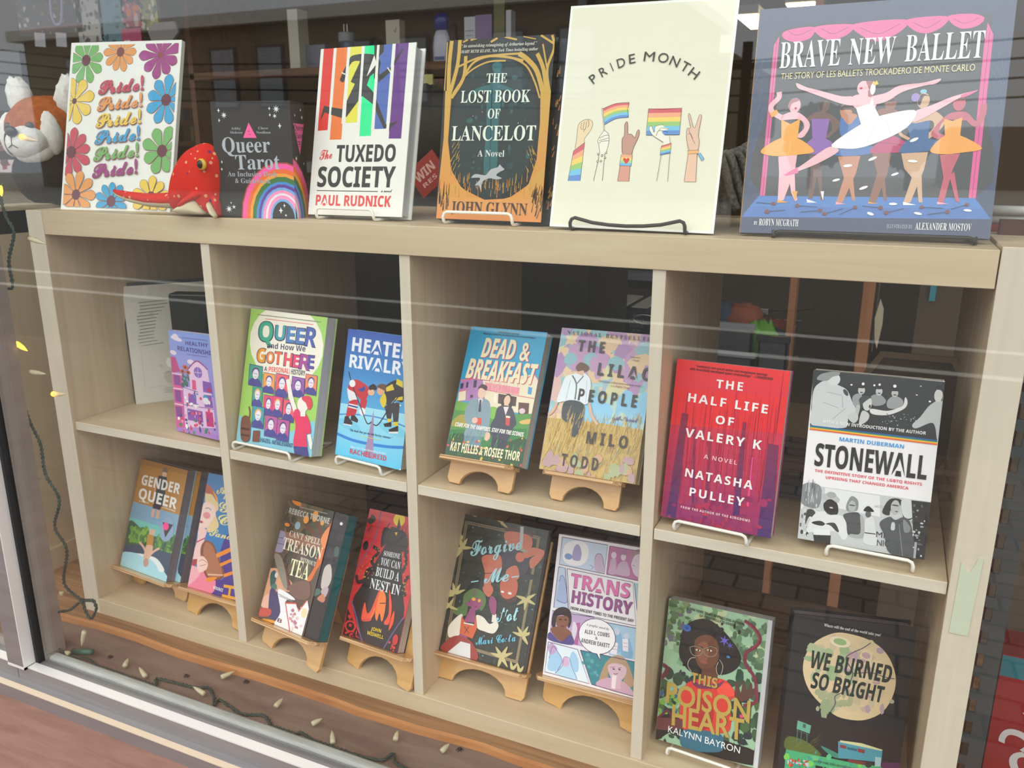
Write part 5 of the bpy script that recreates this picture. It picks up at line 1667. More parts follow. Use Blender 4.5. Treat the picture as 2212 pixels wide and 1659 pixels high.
def stand(key, label, shelf, T, wd=.155, lw=.165, off=0, bh=.19, fd=.013):
    M, w, h, ti, ya = local(key); cx = w / 2 + off; y0 = T + .0008; y1 = y0 + .0065; oz = M.translation.z
    up = M.to_3x3() @ Vector((0, 0, 1)); nn = M.to_3x3() @ Vector((0, 1, 0)); uu = M.to_3x3() @ Vector((1, 0, 0))
    e = tag(empty('book_stand', M @ Matrix.Translation((cx, y1, 0))), label, 'book stand', 'plywood book stands')
    def loc(m, nm, mt, **k):
        o = m.build(nm, mt, e, **k); o.matrix_parent_inverse = Matrix.Identity(4); o.data.transform(Matrix.Translation((-cx, -y1, 0))); return o
    leg = lambda x: -(oz + uu.z * x + y1 * nn.z - shelf - .0004) / up.z      # local height of the shelf under the board
    a, b = cx - wd / 2, cx + wd / 2; f = wd * .30
    arch = [(cx + f * math.cos(t) * 1.0, 0, math.sin(t)) for t in (math.pi * i / 10 for i in range(11))]
    poly = [(a + .004, leg(a)), (cx - f - .012, leg(cx - f))] + [(cx - f * math.cos(math.pi * i / 10), leg(cx) * (1 - .62 * math.sin(math.pi * i / 10)) ) for i in range(11)] + [(cx + f + .012, leg(cx + f)), (b - .004, leg(b)), (b, leg(b) + .006), (b, 0), (b, bh), (a, bh), (a, 0), (a, leg(a) + .006)]
    loc(MB().prism(poly, lambda x, z: (x, y0, z), lambda x, z: (x, y1, z)), 'back_board', PLY, bevel=.0008)
    a, b = cx - lw / 2, cx + lw / 2
    lp = [(a, y0), (a, -fd + .012), (a + .008, -fd), (b - .008, -fd), (b, -fd + .012), (b, y0)]
    m = MB().prism(lp, lambda x, y: (x, y, -.0062), lambda x, y: (x, y, -.0004)); m.mi = [0, 0] + [1] * 6
    loc(m, 'ledge', [PLY, PLYE], bevel=.0006)
    hz = .10; zz = hz; pz = M @ Vector((cx, y1, hz)); drop = (pz.z - shelf - .001) / 1.0
    inv = M.inverted()
    foot = inv @ Vector((pz.x + nn.x * .05, pz.y + .05, shelf + .0008)); top = inv @ pz
    m = MB()
    m.add([(cx - .01, top.y, top.z + .01), (cx + .01, top.y, top.z + .01), (foot.x + .01, foot.y, foot.z), (foot.x - .01, foot.y, foot.z),
           (cx - .01, top.y, top.z - .01), (cx + .01, top.y, top.z - .01), (foot.x + .01, foot.y - .014, foot.z + .004), (foot.x - .01, foot.y - .014, foot.z + .004)],
          [(0, 1, 2, 3), (4, 7, 6, 5), (0, 4, 5, 1), (1, 5, 6, 2), (2, 6, 7, 3), (3, 7, 4, 0)])
    loc(m, 'rear_strut', PLY)
    return e

# top of the bookcase
b = lambda *a, **k: book(*a, **k)
TOPG, = ('books faced out on top of the bookcase',)
e = tag(empty('pride_card', local('pride')[0]), 'white card of rainbow Pride! lettering inside a border of bright flowers', 'sign')
_, w, h, ti, ya = local('pride'); printed('card', ART['pride'], w, h, .009, FOAM, e, 'eff0ec').modifiers.new('bevel', 'BEVEL').width = .0008
m = MB(); m.box(w * .4, w * .6, .009, .0105, .01, h * .7); m.build('strut', flat('d8d8d4'), e)
M, w, h, ti, ya = local('tarot'); e = tag(empty('card_deck_box', M), 'black boxed tarot deck with a pink triangle and a rainbow arch', 'box')
printed('front_panel', ART['tarot'], w, h, .0006, SATIN, e, '2b2b2e'); MB().box(.0002, w - .0002, .0006, .041, .0003, h - .0003).build('box_body', flat('242427', .5), e)
SIDE = ['B 1d1d20', 'E b84c3c -200 0 690 900 0', 'E ff5fae -200 0 672 880 0', 'E f2703a -200 0 610 800 0', 'E f6a540 -200 0 555 730 0', 'E 3f7a45 -200 0 510 670 0', 'E 4a8fd8 -200 0 450 590 0', 'E 6a3fa0 -200 0 410 540 0', 'E 78b0e8 -200 0 370 490 0', 'E ff9ac8 -200 0 335 440 0', 'E f0e8f4 -200 0 290 390 0', 'E 1d1d20 -200 0 240 330 0',
        'P e0609c 60 1330 380 1330 220 900', 'T 1d1d20 r 75 75 1240 370 1240 Queer', 'T 1d1d20 r 75 120 1130 330 1130 Tarot', 'L 1d1d20 12 170 1080 270 1080', 'L 1d1d20 12 185 1050 255 1050', 'L 1d1d20 8 200 1020 240 1020',
        'X e8eef4 300 1520 30 4', 'X e8eef4 120 1440 26 4', 'X e8eef4 330 1420 34 8', 'X e8eef4 100 850 34 8', 'X e8eef4 320 780 24 4']
o = printed('side_panel', SIDE, .041, h, .0006, SATIN, e, '1d1d20'); o.matrix_local = Matrix.Translation((w, 0, 0)) @ Matrix.Rotation(R(90), 4, 'Z')
b('tuxedo', 'white hardback titled The Tuxedo Society with six rainbow stripes and a running man', .026, 'eeeee8', pages=PAGEW, hard=True, gloss=SATIN, group=TOPG)
b('lancelot', 'dark teal hardback titled The Lost Book of Lancelot framed by gold trees', .014, '1d2328', pages=PAGEG, hard=True, gloss=SATIN, group=TOPG)
M, w, h, ti, ya = local('lancelot'); e = tag(empty('book', M @ Matrix.Translation((.006, .0155, -.001))), 'second dark gold-patterned copy leaning behind the Lancelot book', 'book', TOPG)
printed('front_cover', ['B 1d2328'] + ['W 6 60 90 20 10 1300 50 1560 50 1560 2300 1300 2300 cfa850,e08e4a'], w + .004, h, .0022, SATIN, e, '1d2328'); MB().box(.002, w + .001, .0022, .016, .002, h - .003).build('page_block', PAGEG, e); MB().box(0, w + .004, .016, .018, 0, h).build('back_cover', flat('1d2328', .4), e)
e = tag(empty('poster_board', local('month')[0]), 'tall cream poster reading Pride Month over five raised hands', 'sign')
_, w, h, ti, ya = local('month'); printed('poster', ART['month'], w, h, .0015, FOAM, e, 'f6f6f2'); MB().box(.002, w - .002, .0015, .0035, .002, h - .002).build('backing', flat('3a3632'), e)
b('ballet', 'large navy picture book titled Brave New Ballet with dancers in tutus', .012, 'b98a3c', '2e3f63', pages=PAGEW, hard=True, gloss=ink('glossy_jacket', .12, .9), group=TOPG)
easel('tuxedo', 'white wire easel holding the rainbow striped Tuxedo Society book', .0003, .098, -.006)
easel('lancelot', 'white wire easel holding the gold and teal Lancelot book', .0003, .100, -.008)
easel('month', 'black wire easel with a sagging front rail under the cream poster', .0003, .140, .0, WIREB, .0022, .016, -.012, .008, g='black wire easels')
easel('ballet', 'low black wire easel under the navy ballet picture book', .0003, .20, .012, WIREB, .0022, .0075, -.012, g='black wire easels')

# upper row
UPG = 'books faced out in the upper cubbies'; sh = S1 + .0003
b('healthy', 'lilac book titled Healthy Relationships with a pink dolls house', .010, '9aa4e0', 'b48ed8', pages=PAGEW, group=UPG)
b('queerhow', 'green paperback titled Queer and How We Got Here with little portraits', .024, 'a6d66a', pages=PAGEW, group=UPG)
b('heated', 'blue paperback titled Heated Rivalry with two facing hockey players', .020, '2c50b4', '62d0fa', pages=PAGES, group=UPG)
b('dead', 'turquoise paperback titled Dead and Breakfast with two men before a house', .021, '189ccc', pages=PAGES, group=UPG)
b('lilac', 'pastel paperback titled The Lilac People with a man in braces in wheat', .019, 'b49cc8', 'b8b898', pages=PAGES, group=UPG)
b('half', 'bright red paperback titled The Half Life of Valery K', .019, 'ee2a2e', '8c2668', pages=PAGES, group=UPG)
b('stonewall', 'paperback titled Stonewall with black and white photographs and rainbow lines', .022, '2c3032', 'd8d8d8', pages=PAGES, group=UPG)
easel('queerhow', 'white wire easel holding the green Queer and How We Got Here book', sh, .118, -.012, back=.15)
easel('heated', 'white wire easel holding the blue hockey book', sh, .088, -.006, back=.15)
easel('half', 'white wire easel holding the red Valery K book', sh, .09, -.002)
easel('stonewall', 'white wire easel holding the black and white Stonewall book', sh, .092, .012)
stand('dead', 'small plywood book stand under the turquoise Dead and Breakfast book', sh, .021, .104, .118, -.010, .12)
stand('lilac', 'small plywood book stand under the pastel Lilac People book', sh, .019, .100, .112, -.006, .12)

# lower row
LOG = 'books faced out in the lower cubbies'; sh = B1 + .0003
b('gender', 'ochre and blue paperback titled Gender Queer with a wading figure', .020, 'b8823c', 'a8dcec', pages=PAGEG, group=LOG)
M, w, h, ti, ya = local('gender'); e = tag(empty('book', M @ Matrix.Translation((.012, .0208, 0))), 'second ochre copy tucked behind the Gender Queer book', 'book', LOG)
printed('front_cover', ART['gender'], w, h, .0005, GLOSSY, e, 'b8823c'); MB().box(.0005, w - .0015, .0005, .0195, .0003, h - .0003).build('page_block', PAGEG, e); MB().box(0, w, .0195, .02, 0, h).build('back_cover', flat('b8823c', .4), e)
b('sand', 'blue and pink paperback of a blonde woman holding a chocolate sandwich', .014, '3a80c0', '4a3890', pages=PAGEW, group=LOG)
b('treason', 'fantasy paperback titled Cant Spell Treason Without Tea with teal page edges', .022, '5a4a40', '2a2426', pages=PAGET, group=LOG, step=.034)
b('nest', 'red and black paperback titled Someone You Can Build a Nest In', .018, 'd22e36', '241e22', pages=PAGEW, group=LOG)
b('forgive', 'dark green paperback titled Forgive Me Not with leaves and two figures', .017, '242e2a', pages=PAGEG, group=LOG)
b('trans', 'white comic panel paperback titled Trans History', .018, 'f2eef6', pages=PAGEW, group=LOG)
b('poison', 'green paperback titled This Poison Heart with a woman in glasses', .024, '9cc2a2', '2c4a38', pages=PAGEW, inset=(.0015, -.006), group=LOG)
b('burned', 'black hardback titled We Burned So Bright with a cracked moon', .026, '1e2024', pages=PAGEG, hard=True, gloss=SATIN, group=LOG)
easel('poison', 'white wire easel holding the green Poison Heart book', sh, .092, .0)
easel('burned', 'white wire easel under the black We Burned So Bright book', sh, .092, .0)
stand('gender', 'plywood book stand with a wide ledge under the two Gender Queer books', sh, .041, .160, .170, .000, .195)
stand('sand', 'plywood book stand under the blue and pink sandwich book', sh, .014, .150, .165, .004, .19)
stand('treason', 'plywood book stand under the teal edged Treason Without Tea book', sh, .022, .150, .160, .012, .14)
stand('nest', 'plywood book stand under the red and black Nest book', sh, .018, .140, .150, .015, .14)
stand('forgive', 'plywood book stand under the dark green Forgive Me Not book', sh, .017, .156, .166, .0, .20)
stand('trans', 'plywood book stand under the white Trans History book', sh, .018, .160, .170, .0, .19)

# the pale booklet and the black slip case in the first cubby
A, B_ = Vector((-1.014, .121)), Vector((-.900, .270)); d = (B_ - A).normalized(); bk = empty('booklet', Matrix(((d.x, -d.y, 0, A.x), (d.y, d.x, 0, A.y), (0, 0, 1, S1 + .0004), (0, 0, 0, 1))) @ Matrix.Rotation(R(-7), 4, 'X'))
tag(bk, 'wavy pale grey booklet with faint lines standing in the first cubby', 'booklet', UPG)
ops = ['B d9d6cc', 'N 6 26 60 150 100 300 1300 300 1300 900 100 900 bdb9ae,e8e6dc,a8a59c,f2f0e8', 'N 8 10 60 160 100 1500 1400 1500 1400 2150 100 2150 e2dfd6,cfccc2']
ops += ['L 8f8b84 14 %d %d %d %d' % (260 + 30 * math.sin(i), 1900 - i * 62, 1000 - i * 26, 1925 - i * 62) for i in range(14)] + ['L a09c94 9 480 %d 820 %d' % (260 - i * 30, 250 - i * 30) for i in range(4)]
m = MB(); m.c = []; m.box(0, .150, 0, .003, 0, .222); m.c += [lin('d9d6cc')] * 8; draw(m, ops, 1500, 2220)
m.v = [(x + .004 * math.sin(z * 33 + .6) * (1 - x * 4), y + .003 * math.sin(x * 60) * math.sin(z * 28), z) for x, y, z in m.v]; m.build('sheet', SATIN, bk)
m = MB(); m.box(.001, .149, .0036, .006, .001, .228); m.build('cover', flat('22262a', .4), bk)
p0, p1 = at(371, 712, .105), at(363, 636, .105); sl = tag(empty('slip_case', (p0.x, .105, S1 + .0004)), 'black glossy slip case standing behind the lilac book', 'case', UPG)
sl.rotation_euler = (0, 0, R(18)); m = MB(); m.box(0, .105, 0, .03, 0, p1.z - S1); m.build('case_body', flat('0d100f', .15), sl, bevel=.002)
m = MB(); m.box(.002, .103, .002, .028, p1.z - S1, p1.z - S1 + .0008); m.build('case_top', flat('1c201f', .3), sl)

# ------------------------------------------------------------------ soft toys
RUST = mat('rust_plush', '9a4a1c', .9, .1, noise=((60, 60, 60), 'b8642a', .3, .7, .6)); WHITEP = mat('white_plush', 'dcdad6', .95, .1, noise=((90, 90, 90), 'f0eeea', .3, .7, .8)); BLACKP = mat('black_plush', '121110', .95, .1, noise=((80, 80, 80), '1e1c1a', .3, .7, .6)); BROWNP = mat('brown_plush', '3c2218', .95, .1)
pz = at(95, 436, .24).z; c = at(104, 282, .24); s_ = (at(140, 282, .24).x - at(65, 282, .24).x) / 2
pd = tag(empty('red_panda_toy', (c.x, .24, -.01)), 'rust and black red panda soft toy behind the Pride card', 'soft toy')
def rel(m, name, mt, par, o=(0, 0, 0), **k): return m.build(name, mt, par, **k)
rnd = random.Random(2); H = c.z + .01
fur = lambda d, e: e * (1 + rnd.uniform(-.025, .025))
m = MB(); m.ball((0, 0, H), (.082, .07, .066), 0, 28, fur); m.build('head', RUST, pd, smooth=True)
m = MB(); m.ball((.005, 0, H * .42), (.085, .075, H * .46), 0, 24, fur); m.build('body', BLACKP, pd, smooth=True)
m = MB(); m.ball((.018, -.060, H - .024), (.046, .034, .032), 0, 24); m.ball((.018, -.05, H - .04), (.045, .03, .026), 0, 20); m.build('muzzle', WHITEP, pd, smooth=True)
m = MB(); m.ball((.020, -.093, H - .004), (.014, .008, .010), 0, 16); m.build('nose', flat('141212', .3), pd, smooth=True)
m = MB(); m.tube([(.018, -.0935, H - .014), (.018, -.0945, H - .028), (.006, -.093, H - .034)], .0009, 6); m.tube([(.018, -.0945, H - .028), (.030, -.091, H - .034)], .0009, 6); m.build('mouth', flat('201a18', .6), pd)
for sx_ in (-1, 1):
    m = MB(); m.ball((sx_ * .052 - .006, -.034, H - .008), (.030, .022, .044), 0, 20, fur); m.build('cheek_patch', WHITEP, pd, smooth=True)
    m = MB(); m.ball((sx_ * .038, -.052, H - .022), (.018, .012, .026), 0, 18); m.build('eye_patch', BROWNP, pd, smooth=True)
    m = MB(); m.ball((sx_ * .030 + .004, -.064, H + .006), (.010, .006, .008), 0, 14); m.build('eye', flat('0e0c0c', .15), pd, smooth=True)
    m = MB(); m.ball((sx_ * .068, 0, H + .062), (.030, .018, .042), 0, 20, lambda d, e: e * (1 + rnd.uniform(-.14, .14)), Matrix.Rotation(sx_ * R(24), 3, 'Y')); m.build('ear', WHITEP, pd, smooth=True)
RED = mat('spotted_red_plush', 'd6241c', .8, .2); n = RED.node_tree
vo = n.nodes.new('ShaderNodeTexVoronoi'); vo.inputs['Scale'].default_value = 105; lt = n.nodes.new('ShaderNodeMath'); lt.operation = 'LESS_THAN'; lt.inputs[1].default_value = .26
mx = n.nodes.new('ShaderNodeMix'); mx.data_type = 'RGBA'; tcn = n.nodes.new('ShaderNodeTexCoord'); n.links.new(tcn.outputs['Object'], vo.inputs['Vector'])
rp = n.nodes.new('ShaderNodeValToRGB'); rp.color_ramp.interpolation = 'CONSTANT'; ce = rp.color_ramp.elements; ce[0].color = (.75, .38, .20, 1); ce[1].position = .55; ce[1].color = (.16, .02, .16, 1)
q = ce.new(.8); q.color = (.67, .018, .012, 1)
sp = n.nodes.new('ShaderNodeSeparateColor'); n.links.new(vo.outputs['Color'], sp.inputs[0]); n.links.new(sp.outputs[0], rp.inputs[0]); n.links.new(vo.outputs['Distance'], lt.inputs[0]); n.links.new(lt.outputs[0], mx.inputs[0])
mx.inputs[6].default_value = (.67, .018, .012, 1); n.links.new(rp.outputs[0], mx.inputs[7]); n.links.new(mx.outputs[2], n.nodes['Principled BSDF'].inputs[0])
CREAM = mat('cream_plush', 'd8ccac', .9, .1)
ry = .012; g = lambda u, v, y=ry: at(u, v, y)
rt = tag(empty('manta_ray_toy', (g(425, 470).x, ry, 0)), 'red spotted soft ray with a yellow eye between the Pride card and black box', 'soft toy')
def rb(m, name, mt, **k): o = m.build(name, mt, None, **k); o.parent = rt; o.matrix_parent_inverse = rt.matrix_world.inverted(); return o
bodyp = [g(372, 440), g(374, 400), g(384, 362), g(402, 332), g(424, 314), g(446, 309), g(462, 318), g(474, 345), g(478, 385), g(478, 430), g(472, 468), g(455, 455), g(432, 445), g(410, 446), g(388, 456)]
def pillow(pts, th, y, mt, name):
    """a stuffed cushion shape: outline puffed towards its middle"""
    P = sm(pts, 4, True); n_ = len(P); cx = sum((p for p in P), Vector()) / n_; m = MB(); rings = [(1, 0), (.93, .42), (.78, .72), (.52, .93), (.2, 1)]; vs = []; fs = []
    for sd in (-1, 1):
        for k, (f, hh) in enumerate(rings): vs += [Vector((cx.x + (p.x - cx.x) * f, y + sd * th * hh + (p.y - y), cx.z + (p.z - cx.z) * f)) for p in P]
    K = len(rings)
    for s2 in (0, 1):
        o = s2 * K * n_
        for k in range(K - 1):
            for i in range(n_):
                j = (i + 1) % n_; fs.append((o + k * n_ + i, o + k * n_ + j, o + (k + 1) * n_ + j, o + (k + 1) * n_ + i))
        fs.append(tuple(o + (K - 1) * n_ + i for i in range(n_)))
    m.add(vs, fs); return rb(m, name, mt, smooth=True)
pillow(bodyp, .026, ry + .004, RED, 'body')
fl = [(398, 428, .012, .0), (360, 431, .010, -.004), (320, 430, .0085, -.01), (280, 423, .0065, -.014), (256, 416, .0042, -.016), (246, 412, .002, -.017)]
def fin(spec, name, mt, dz=0, dy=0, sc=1):
    vs = []; fs = []; k = 12
    for (u, v, r, oy) in spec:
        p = g(u, v, ry + oy); vs += [(p.x, p.y + dy + math.cos(a) * r * 1.3 * sc, p.z + dz + math.sin(a) * r * sc) for a in (2 * math.pi * i / k for i in range(k))]
    for i in range(len(spec) - 1): fs += [(i * k + j, i * k + (j + 1) % k, (i + 1) * k + (j + 1) % k, (i + 1) * k + j) for j in range(k)]
    fs += [tuple(range(k)), tuple(range((len(spec) - 1) * k, len(spec) * k))]
    m = MB(); m.add(vs, fs); return rb(m, name, mt, smooth=True)
fin(fl, 'fin', RED); fin(fl, 'fin_underside', CREAM, -.0035, .001, .96)
fin([(470, 430, .010, -.004), (474, 450, .008, -.006), (472, 466, .004, -.010)], 'fin', RED); fin([(452, 444, .005, -.018), (458, 458, .005, -.02), (466, 468, .003, -.022)], 'fin_underside', CREAM)
m = MB(); bp = [g(u, v, ry - .012) for u, v in ((378, 454), (400, 440), (420, 430), (434, 430), (440, 446), (444, 462), (420, 463), (392, 461))]; pillow(bp, .016, ry - .012, CREAM, 'mouth')
m = MB(); bp = [g(u, v, ry - .022) for u, v in ((384, 444), (398, 430), (418, 416), (432, 412), (434, 424), (412, 436), (394, 448))]; pillow(bp, .008, ry - .022, RED, 'lip')
p = g(436, 355, ry - .024); m = MB(); m.ball(p, (.0085, .004, .0085)); rb(m, 'eye_ring', flat('d8a830', .4), smooth=True); m = MB(); m.ball(p + Vector((-.0008, -.002, 0)), (.0058, .0035, .0062)); rb(m, 'eye', flat('100c0a', .1), smooth=True)

# ------------------------------------------------------------------ the string of lights
GRN = mat('dark_green_cord', '1d3b34', .5); SOCK = mat('green_socket', '1f5a4a', .4); BULB = mat('frosted_bulb', 'd4ccac', .25, alpha=.75); LITB = mat('lit_bulb', 'ffb030', .3, emit=2.2); CLIP = mat('clear_clip', 'b8bcc0', .2, alpha=.45)
yL = -.086
left = [(6, 395), (3, 433), (14, 470), (30, 503), (19, 563), (27, 620), (6, 631), (22, 726), (4, 769), (33, 813), (62, 905), (87, 959), (98, 1024), (128, 1079), (118, 1138), (144, 1187), (138, 1258), (168, 1290), (178, 1297)]
P = [at(u, v, yL) for u, v in left]
loop = [at(u, v, yL - .01) for u, v in ((202, 1297), (208, 1315), (196, 1336), (184, 1318), (176, 1300))] + [at(u, v, yL - .015) for u, v in ((150, 1318), (128, 1322), (110, 1334))] + [at(105, 1365, -.105), at(116, 1396, -.112)]
zb = -.7545; bot = [(138, 1411), (170, 1420), (196, 1427), (235, 1456), (290, 1470), (329, 1483), (338, 1474), (342, 1466), (416, 1484), (450, 1486), (462, 1505), (463, 1523), (474, 1512), (500, 1528), (526, 1543), (571, 1546), (589, 1573), (612, 1584), (640, 1588), (652, 1583), (690, 1612), (702, 1620), (722, 1629), (744, 1625), (790, 1636), (827, 1642), (848, 1628), (853, 1644), (869, 1656), (930, 1690), (1010, 1715)]
path = sm(P, 5)[:-1] + sm(loop, 5)[:-1] + sm([atz(u, v, zb) for u, v in bot], 5)
for i, p in enumerate(path):
    if p.z < zb: p.z = zb
    if p.z < -.74 and p.y < -.112: p.y = -.112
sl = tag(empty('string_lights', path[0]), 'green string of fairy lights hanging down the left side and along the window floor', 'fairy lights')
def sb(m, name, mt, par=sl, **k): o = m.build(name, mt, None, **k); o.parent = par; o.matrix_parent_inverse = par.matrix_world.inverted(); return o
m = MB()
for ph in (0, math.pi):        # two twisted wires
    tw = []; L = 0
    dense = []
    for i in range(len(path) - 1):
        n_ = max(1, int((path[i + 1] - path[i]).length / .0035))
        dense += [path[i].lerp(path[i + 1], j / n_) for j in range(n_)]
    for i, p in enumerate(dense):
        if i: L += (p - dense[i - 1]).length
        t = (dense[min(i + 1, len(dense) - 1)] - dense[max(i - 1, 0)]).normalized(); a = t.cross(Vector((.3, 1, .2))).normalized(); b2 = t.cross(a)
        tw.append(p + (a * math.cos(L * 420 + ph) + b2 * math.sin(L * 420 + ph)) * .0017)
    m.tube(tw, .0016, 6)
sb(m, 'cord', GRN, smooth=True)
def bulb(a, b_, c_, lit=0, r=.0052):
    m = MB(); m.tube([a, a.lerp(b_, .12), a.lerp(b_, .5), b_], [r * .62, r * .9, r, r * 1.06], 12); s0 = sb(m, 'socket', SOCK, smooth=True)
    s0.parent = sl; d = (c_ - b_)
    m = MB(); m.tube([b_ - d * .02, b_ + d * .15, b_ + d * .55, b_ + d * .8, c_], [r * .72, r * .8, r * .66, r * .36, r * .1], 12); bl = m.build('bulb', LITB if lit == 1 else BULB, None, smooth=True); bl.parent = s0; bl.matrix_parent_inverse = sl.matrix_world.inverted()
    if lit == 2:
        m = MB(); m.ball(b_ + d * .08, r * .85, 0, 12); o = m.build('filament', LITB, None, smooth=True); o.parent = s0; o.matrix_parent_inverse = sl.matrix_world.inverted()
V = lambda l, y: [at(u, v, y) for u, v in l]
for l, lit in ((((28, 505), (65, 515), (99, 527)), 0), (((25, 735), (36, 742), (59, 758)), 1), (((30, 797), (67, 803), (99, 808)), 0), (((82, 852), (114, 851), (143, 851)), 2), (((117, 1137), (89, 1147), (56, 1157)), 2),
               (((8, 285), (45, 295), (84, 305)), 2), (((20, 620), (17, 645), (16, 654)), 0), (((99, 1025), (84, 1037), (80, 1041)), 0), (((-10, 388), (-2, 402), (4, 424)), 1), (((187, 1337), (182, 1364), (176, 1396)), 0), (((138, 1255), (132, 1278), (133, 1288)), 0)):
    bulb(*V(l, yL - .006 - (.02 if l[0][1] > 1300 else 0)), lit)
for l in (((257, 1373), (277, 1351), (288, 1335)), ((157, 1423), (136, 1421), (120, 1418)), ((265, 1458), (269, 1439), (277, 1422)), ((334, 1477), (314, 1461), (300, 1441)), ((452, 1479), (478, 1463), (507, 1450)), ((465, 1514), (441, 1499), (417, 1483)),
          ((577, 1548), (595, 1526), (611, 1508)), ((649, 1582), (674, 1564), (696, 1552)), ((720, 1629), (719, 1604), (717, 1578)), ((848, 1625), (854, 1598), (859, 1578)), ((935, 1644), (954, 1623), (971, 1606))):
    q = [atz(u, v, z) for (u, v), z in zip(l, (-.7535, -.7505, -.748))]
    for p in q: p.y = max(p.y, -.112)
    bulb(*q)
m = MB(); m.tube([at(158, 1407, -.10), at(199, 1408, -.098)], [.0052, .0052], 12); sb(m, 'splice_tube', SOCK, smooth=True)
for i, (u, v, hh) in enumerate(((22, 838, .050), (116, 1352, .055))):
    p = at(u, v, -.0975); m = MB(); m.box(-.010, .010, -.0025, 0, -hh / 2, hh / 2); m.tube([(0, -.004, .01), (0, -.010, .004), (0, -.010, -.008)], .003, 8)
    o = tag(m.build('cord_hook', CLIP, bevel=.0022), ['clear adhesive hook high on the inside of the mullion', 'clear adhesive hook at the foot of the mullion'][i], 'hook'); o.location = (-1.0 + .002 - .012, -.0965, p.z); o.location.x = p.x
for i, (u, v) in enumerate(((403, 1459), (532, 1472), (993, 1618), (238, 1418))):
    p = atz(u, v, -.7558); m = MB(); m.ball((0, 0, 0), (.0042, .0028, .0022), 0, 10, lambda d, e: e * rnd.uniform(.7, 1.25)); [m.tube([(0, 0, .0004), (math.cos(a) * .006, math.sin(a) * .005, -.0018)], .0005, 5) for a in (.4, 1.3, 2.5, 3.6, 4.6, 5.6)]
    o = tag(m.build('dead_fly', flat('17120f', .7)), 'tiny dead black fly on the window floor ' + ('left of the middle bulb', 'below the plank near the white easels', 'near the lower right bulb', 'beside the corner cords')[i], 'insect', 'dead flies on the window floor'); o.location = p

# ------------------------------------------------------------------ things inside the shop
def card(name, label, cat, u0, v0, u1, v1, y, D, ops=None, base='888888', m=None, group=None, rz=0, ry_=0, px=True, bev=0):
    a, b3 = at(u0, v1, y), at(u1, v0, y); w, h = b3.x - a.x, b3.z - a.z
    if ops is not None:
        o = printed(name, ['B ' + base] + [('%s' % p) for p in ops], w, h, D, m or SATIN, None, base)
    else: o = MB().box(0, w, 0, D, 0, h).build(name, m or flat(base), bevel=bev)
    o.location = a; o.rotation_euler = (0, R(ry_), R(rz)); tag(o, label, cat, group); return o, w, h, a
def norm(w, h, src):
    out = []
    for l in src:
        t = l.split(); k = t[0]; X = lambda v: '%.0f' % (float(v) * w * 100); Z = lambda v: '%.0f' % (float(v) * h * 100)
        xy = lambda q: ' '.join(X(v) if i % 2 == 0 else Z(v) for i, v in enumerate(q))
        if k in 'PS': out.append(' '.join(t[:2]) + ' ' + xy(t[2:]))
        elif k in 'LM': out.append('%s %s %s %s' % (k, t[1], Z(t[2]), xy(t[3:])))
        elif k == 'E': out.append('E %s %s %s %s %s' % (t[1], xy(t[2:4]), X(t[4]), Z(t[5]), t[6]))
        elif k == 'T': out.append('T %s %s %s %s %s' % (t[1], t[2], Z(t[3]), xy(t[4:8]), l.split(None, 8)[8]))
        elif k == 'N': out.append('N %s %s %s %s 0 0 %s 0 %s %s 0 %s %s' % (t[1], t[2], X(t[3]), X(t[4]), X(100), X(100), Z(100), Z(100), t[5]))
    return out
def pcard(name, label, cat, u0, v0, u1, v1, y, D, src, base, **k):
    a, b3 = at(u0, v1, y), at(u1, v0, y); return card(name, label, cat, u0, v0, u1, v1, y, D, norm(b3.x - a.x, b3.z - a.z, src), base, **k)
WOODB = mat('brown_shelf_wood', '5a3a26', .6, .3, noise=((4, 40, 40), '70492f', .3, .7, 0)); POST = mat('orange_brown_post', '8a5838', .6, .3, noise=((30, 30, 3), '9c6844', .3, .7, 0)); DKM = flat('1a1a1c', .6)
# back shelf at the depth of 1.3 m with its goods
zs = at(945, 137, 1.3).z
bs = tag(empty('back_shelf', (-1.0, 1.4, -1.3)), 'dark brown wall shelf with goods behind the top books', 'shelf')
def kid(m, name, mt, par, **k): o = m.build(name, mt, None, **k); o.parent = par; o.matrix_parent_inverse = par.matrix_world.inverted(); return o
for z in (zs, zs - .36, zs - .75): kid(MB().box(-1.9, -.25, 1.24, 1.56, z - .022, z), 'shelf_board', WOODB, bs, bevel=.002)
for x in (-1.9, -.25): kid(MB().box(x, x + .02, 1.24, 1.56, -1.3, zs + .4), 'upright', WOODB, bs)
kid(MB().box(-1.9, -.25, 1.55, 1.565, -1.3, zs + .4), 'back_panel', flat('3a2618', .7), bs)
def onshelf(o): o.location.z = zs + .0004
p = at(948, 136, 1.32); bo = tag(empty('lotion_bottle', (p.x, 1.34, zs + .0005)), 'white lotion bottle with a blue cap on the back shelf', 'bottle')
s_ = (at(968, 90, 1.32).x - at(932, 90, 1.32).x) / 2; hh = at(948, 62, 1.32).z - zs
m = MB(); m.lathe([(s_ * .8, 0), (s_, .006), (s_ * 1.02, hh * .55), (s_ * .9, hh * .8), (s_ * .62, hh)], n=24); m.v = [(x, y * .55, z) for x, y, z in m.v]; m.build('bottle_body', flat('c8cadc', .3), bo, smooth=True)
m = MB(); m.lathe([(s_ * .8, hh - .002), (s_ * .82, hh + .03), (s_ * .6, hh + .042)], n=24); m.v = [(x, y * .6, z) for x, y, z in m.v]; m.build('cap', flat('2a3a8c', .3), bo, smooth=True)
m = MB(); m.box(-s_ * .6, s_ * .6, -s_ * .58, -s_ * .57, hh * .12, hh * .22); m.build('label_band', flat('3a4a8c', .4), bo)
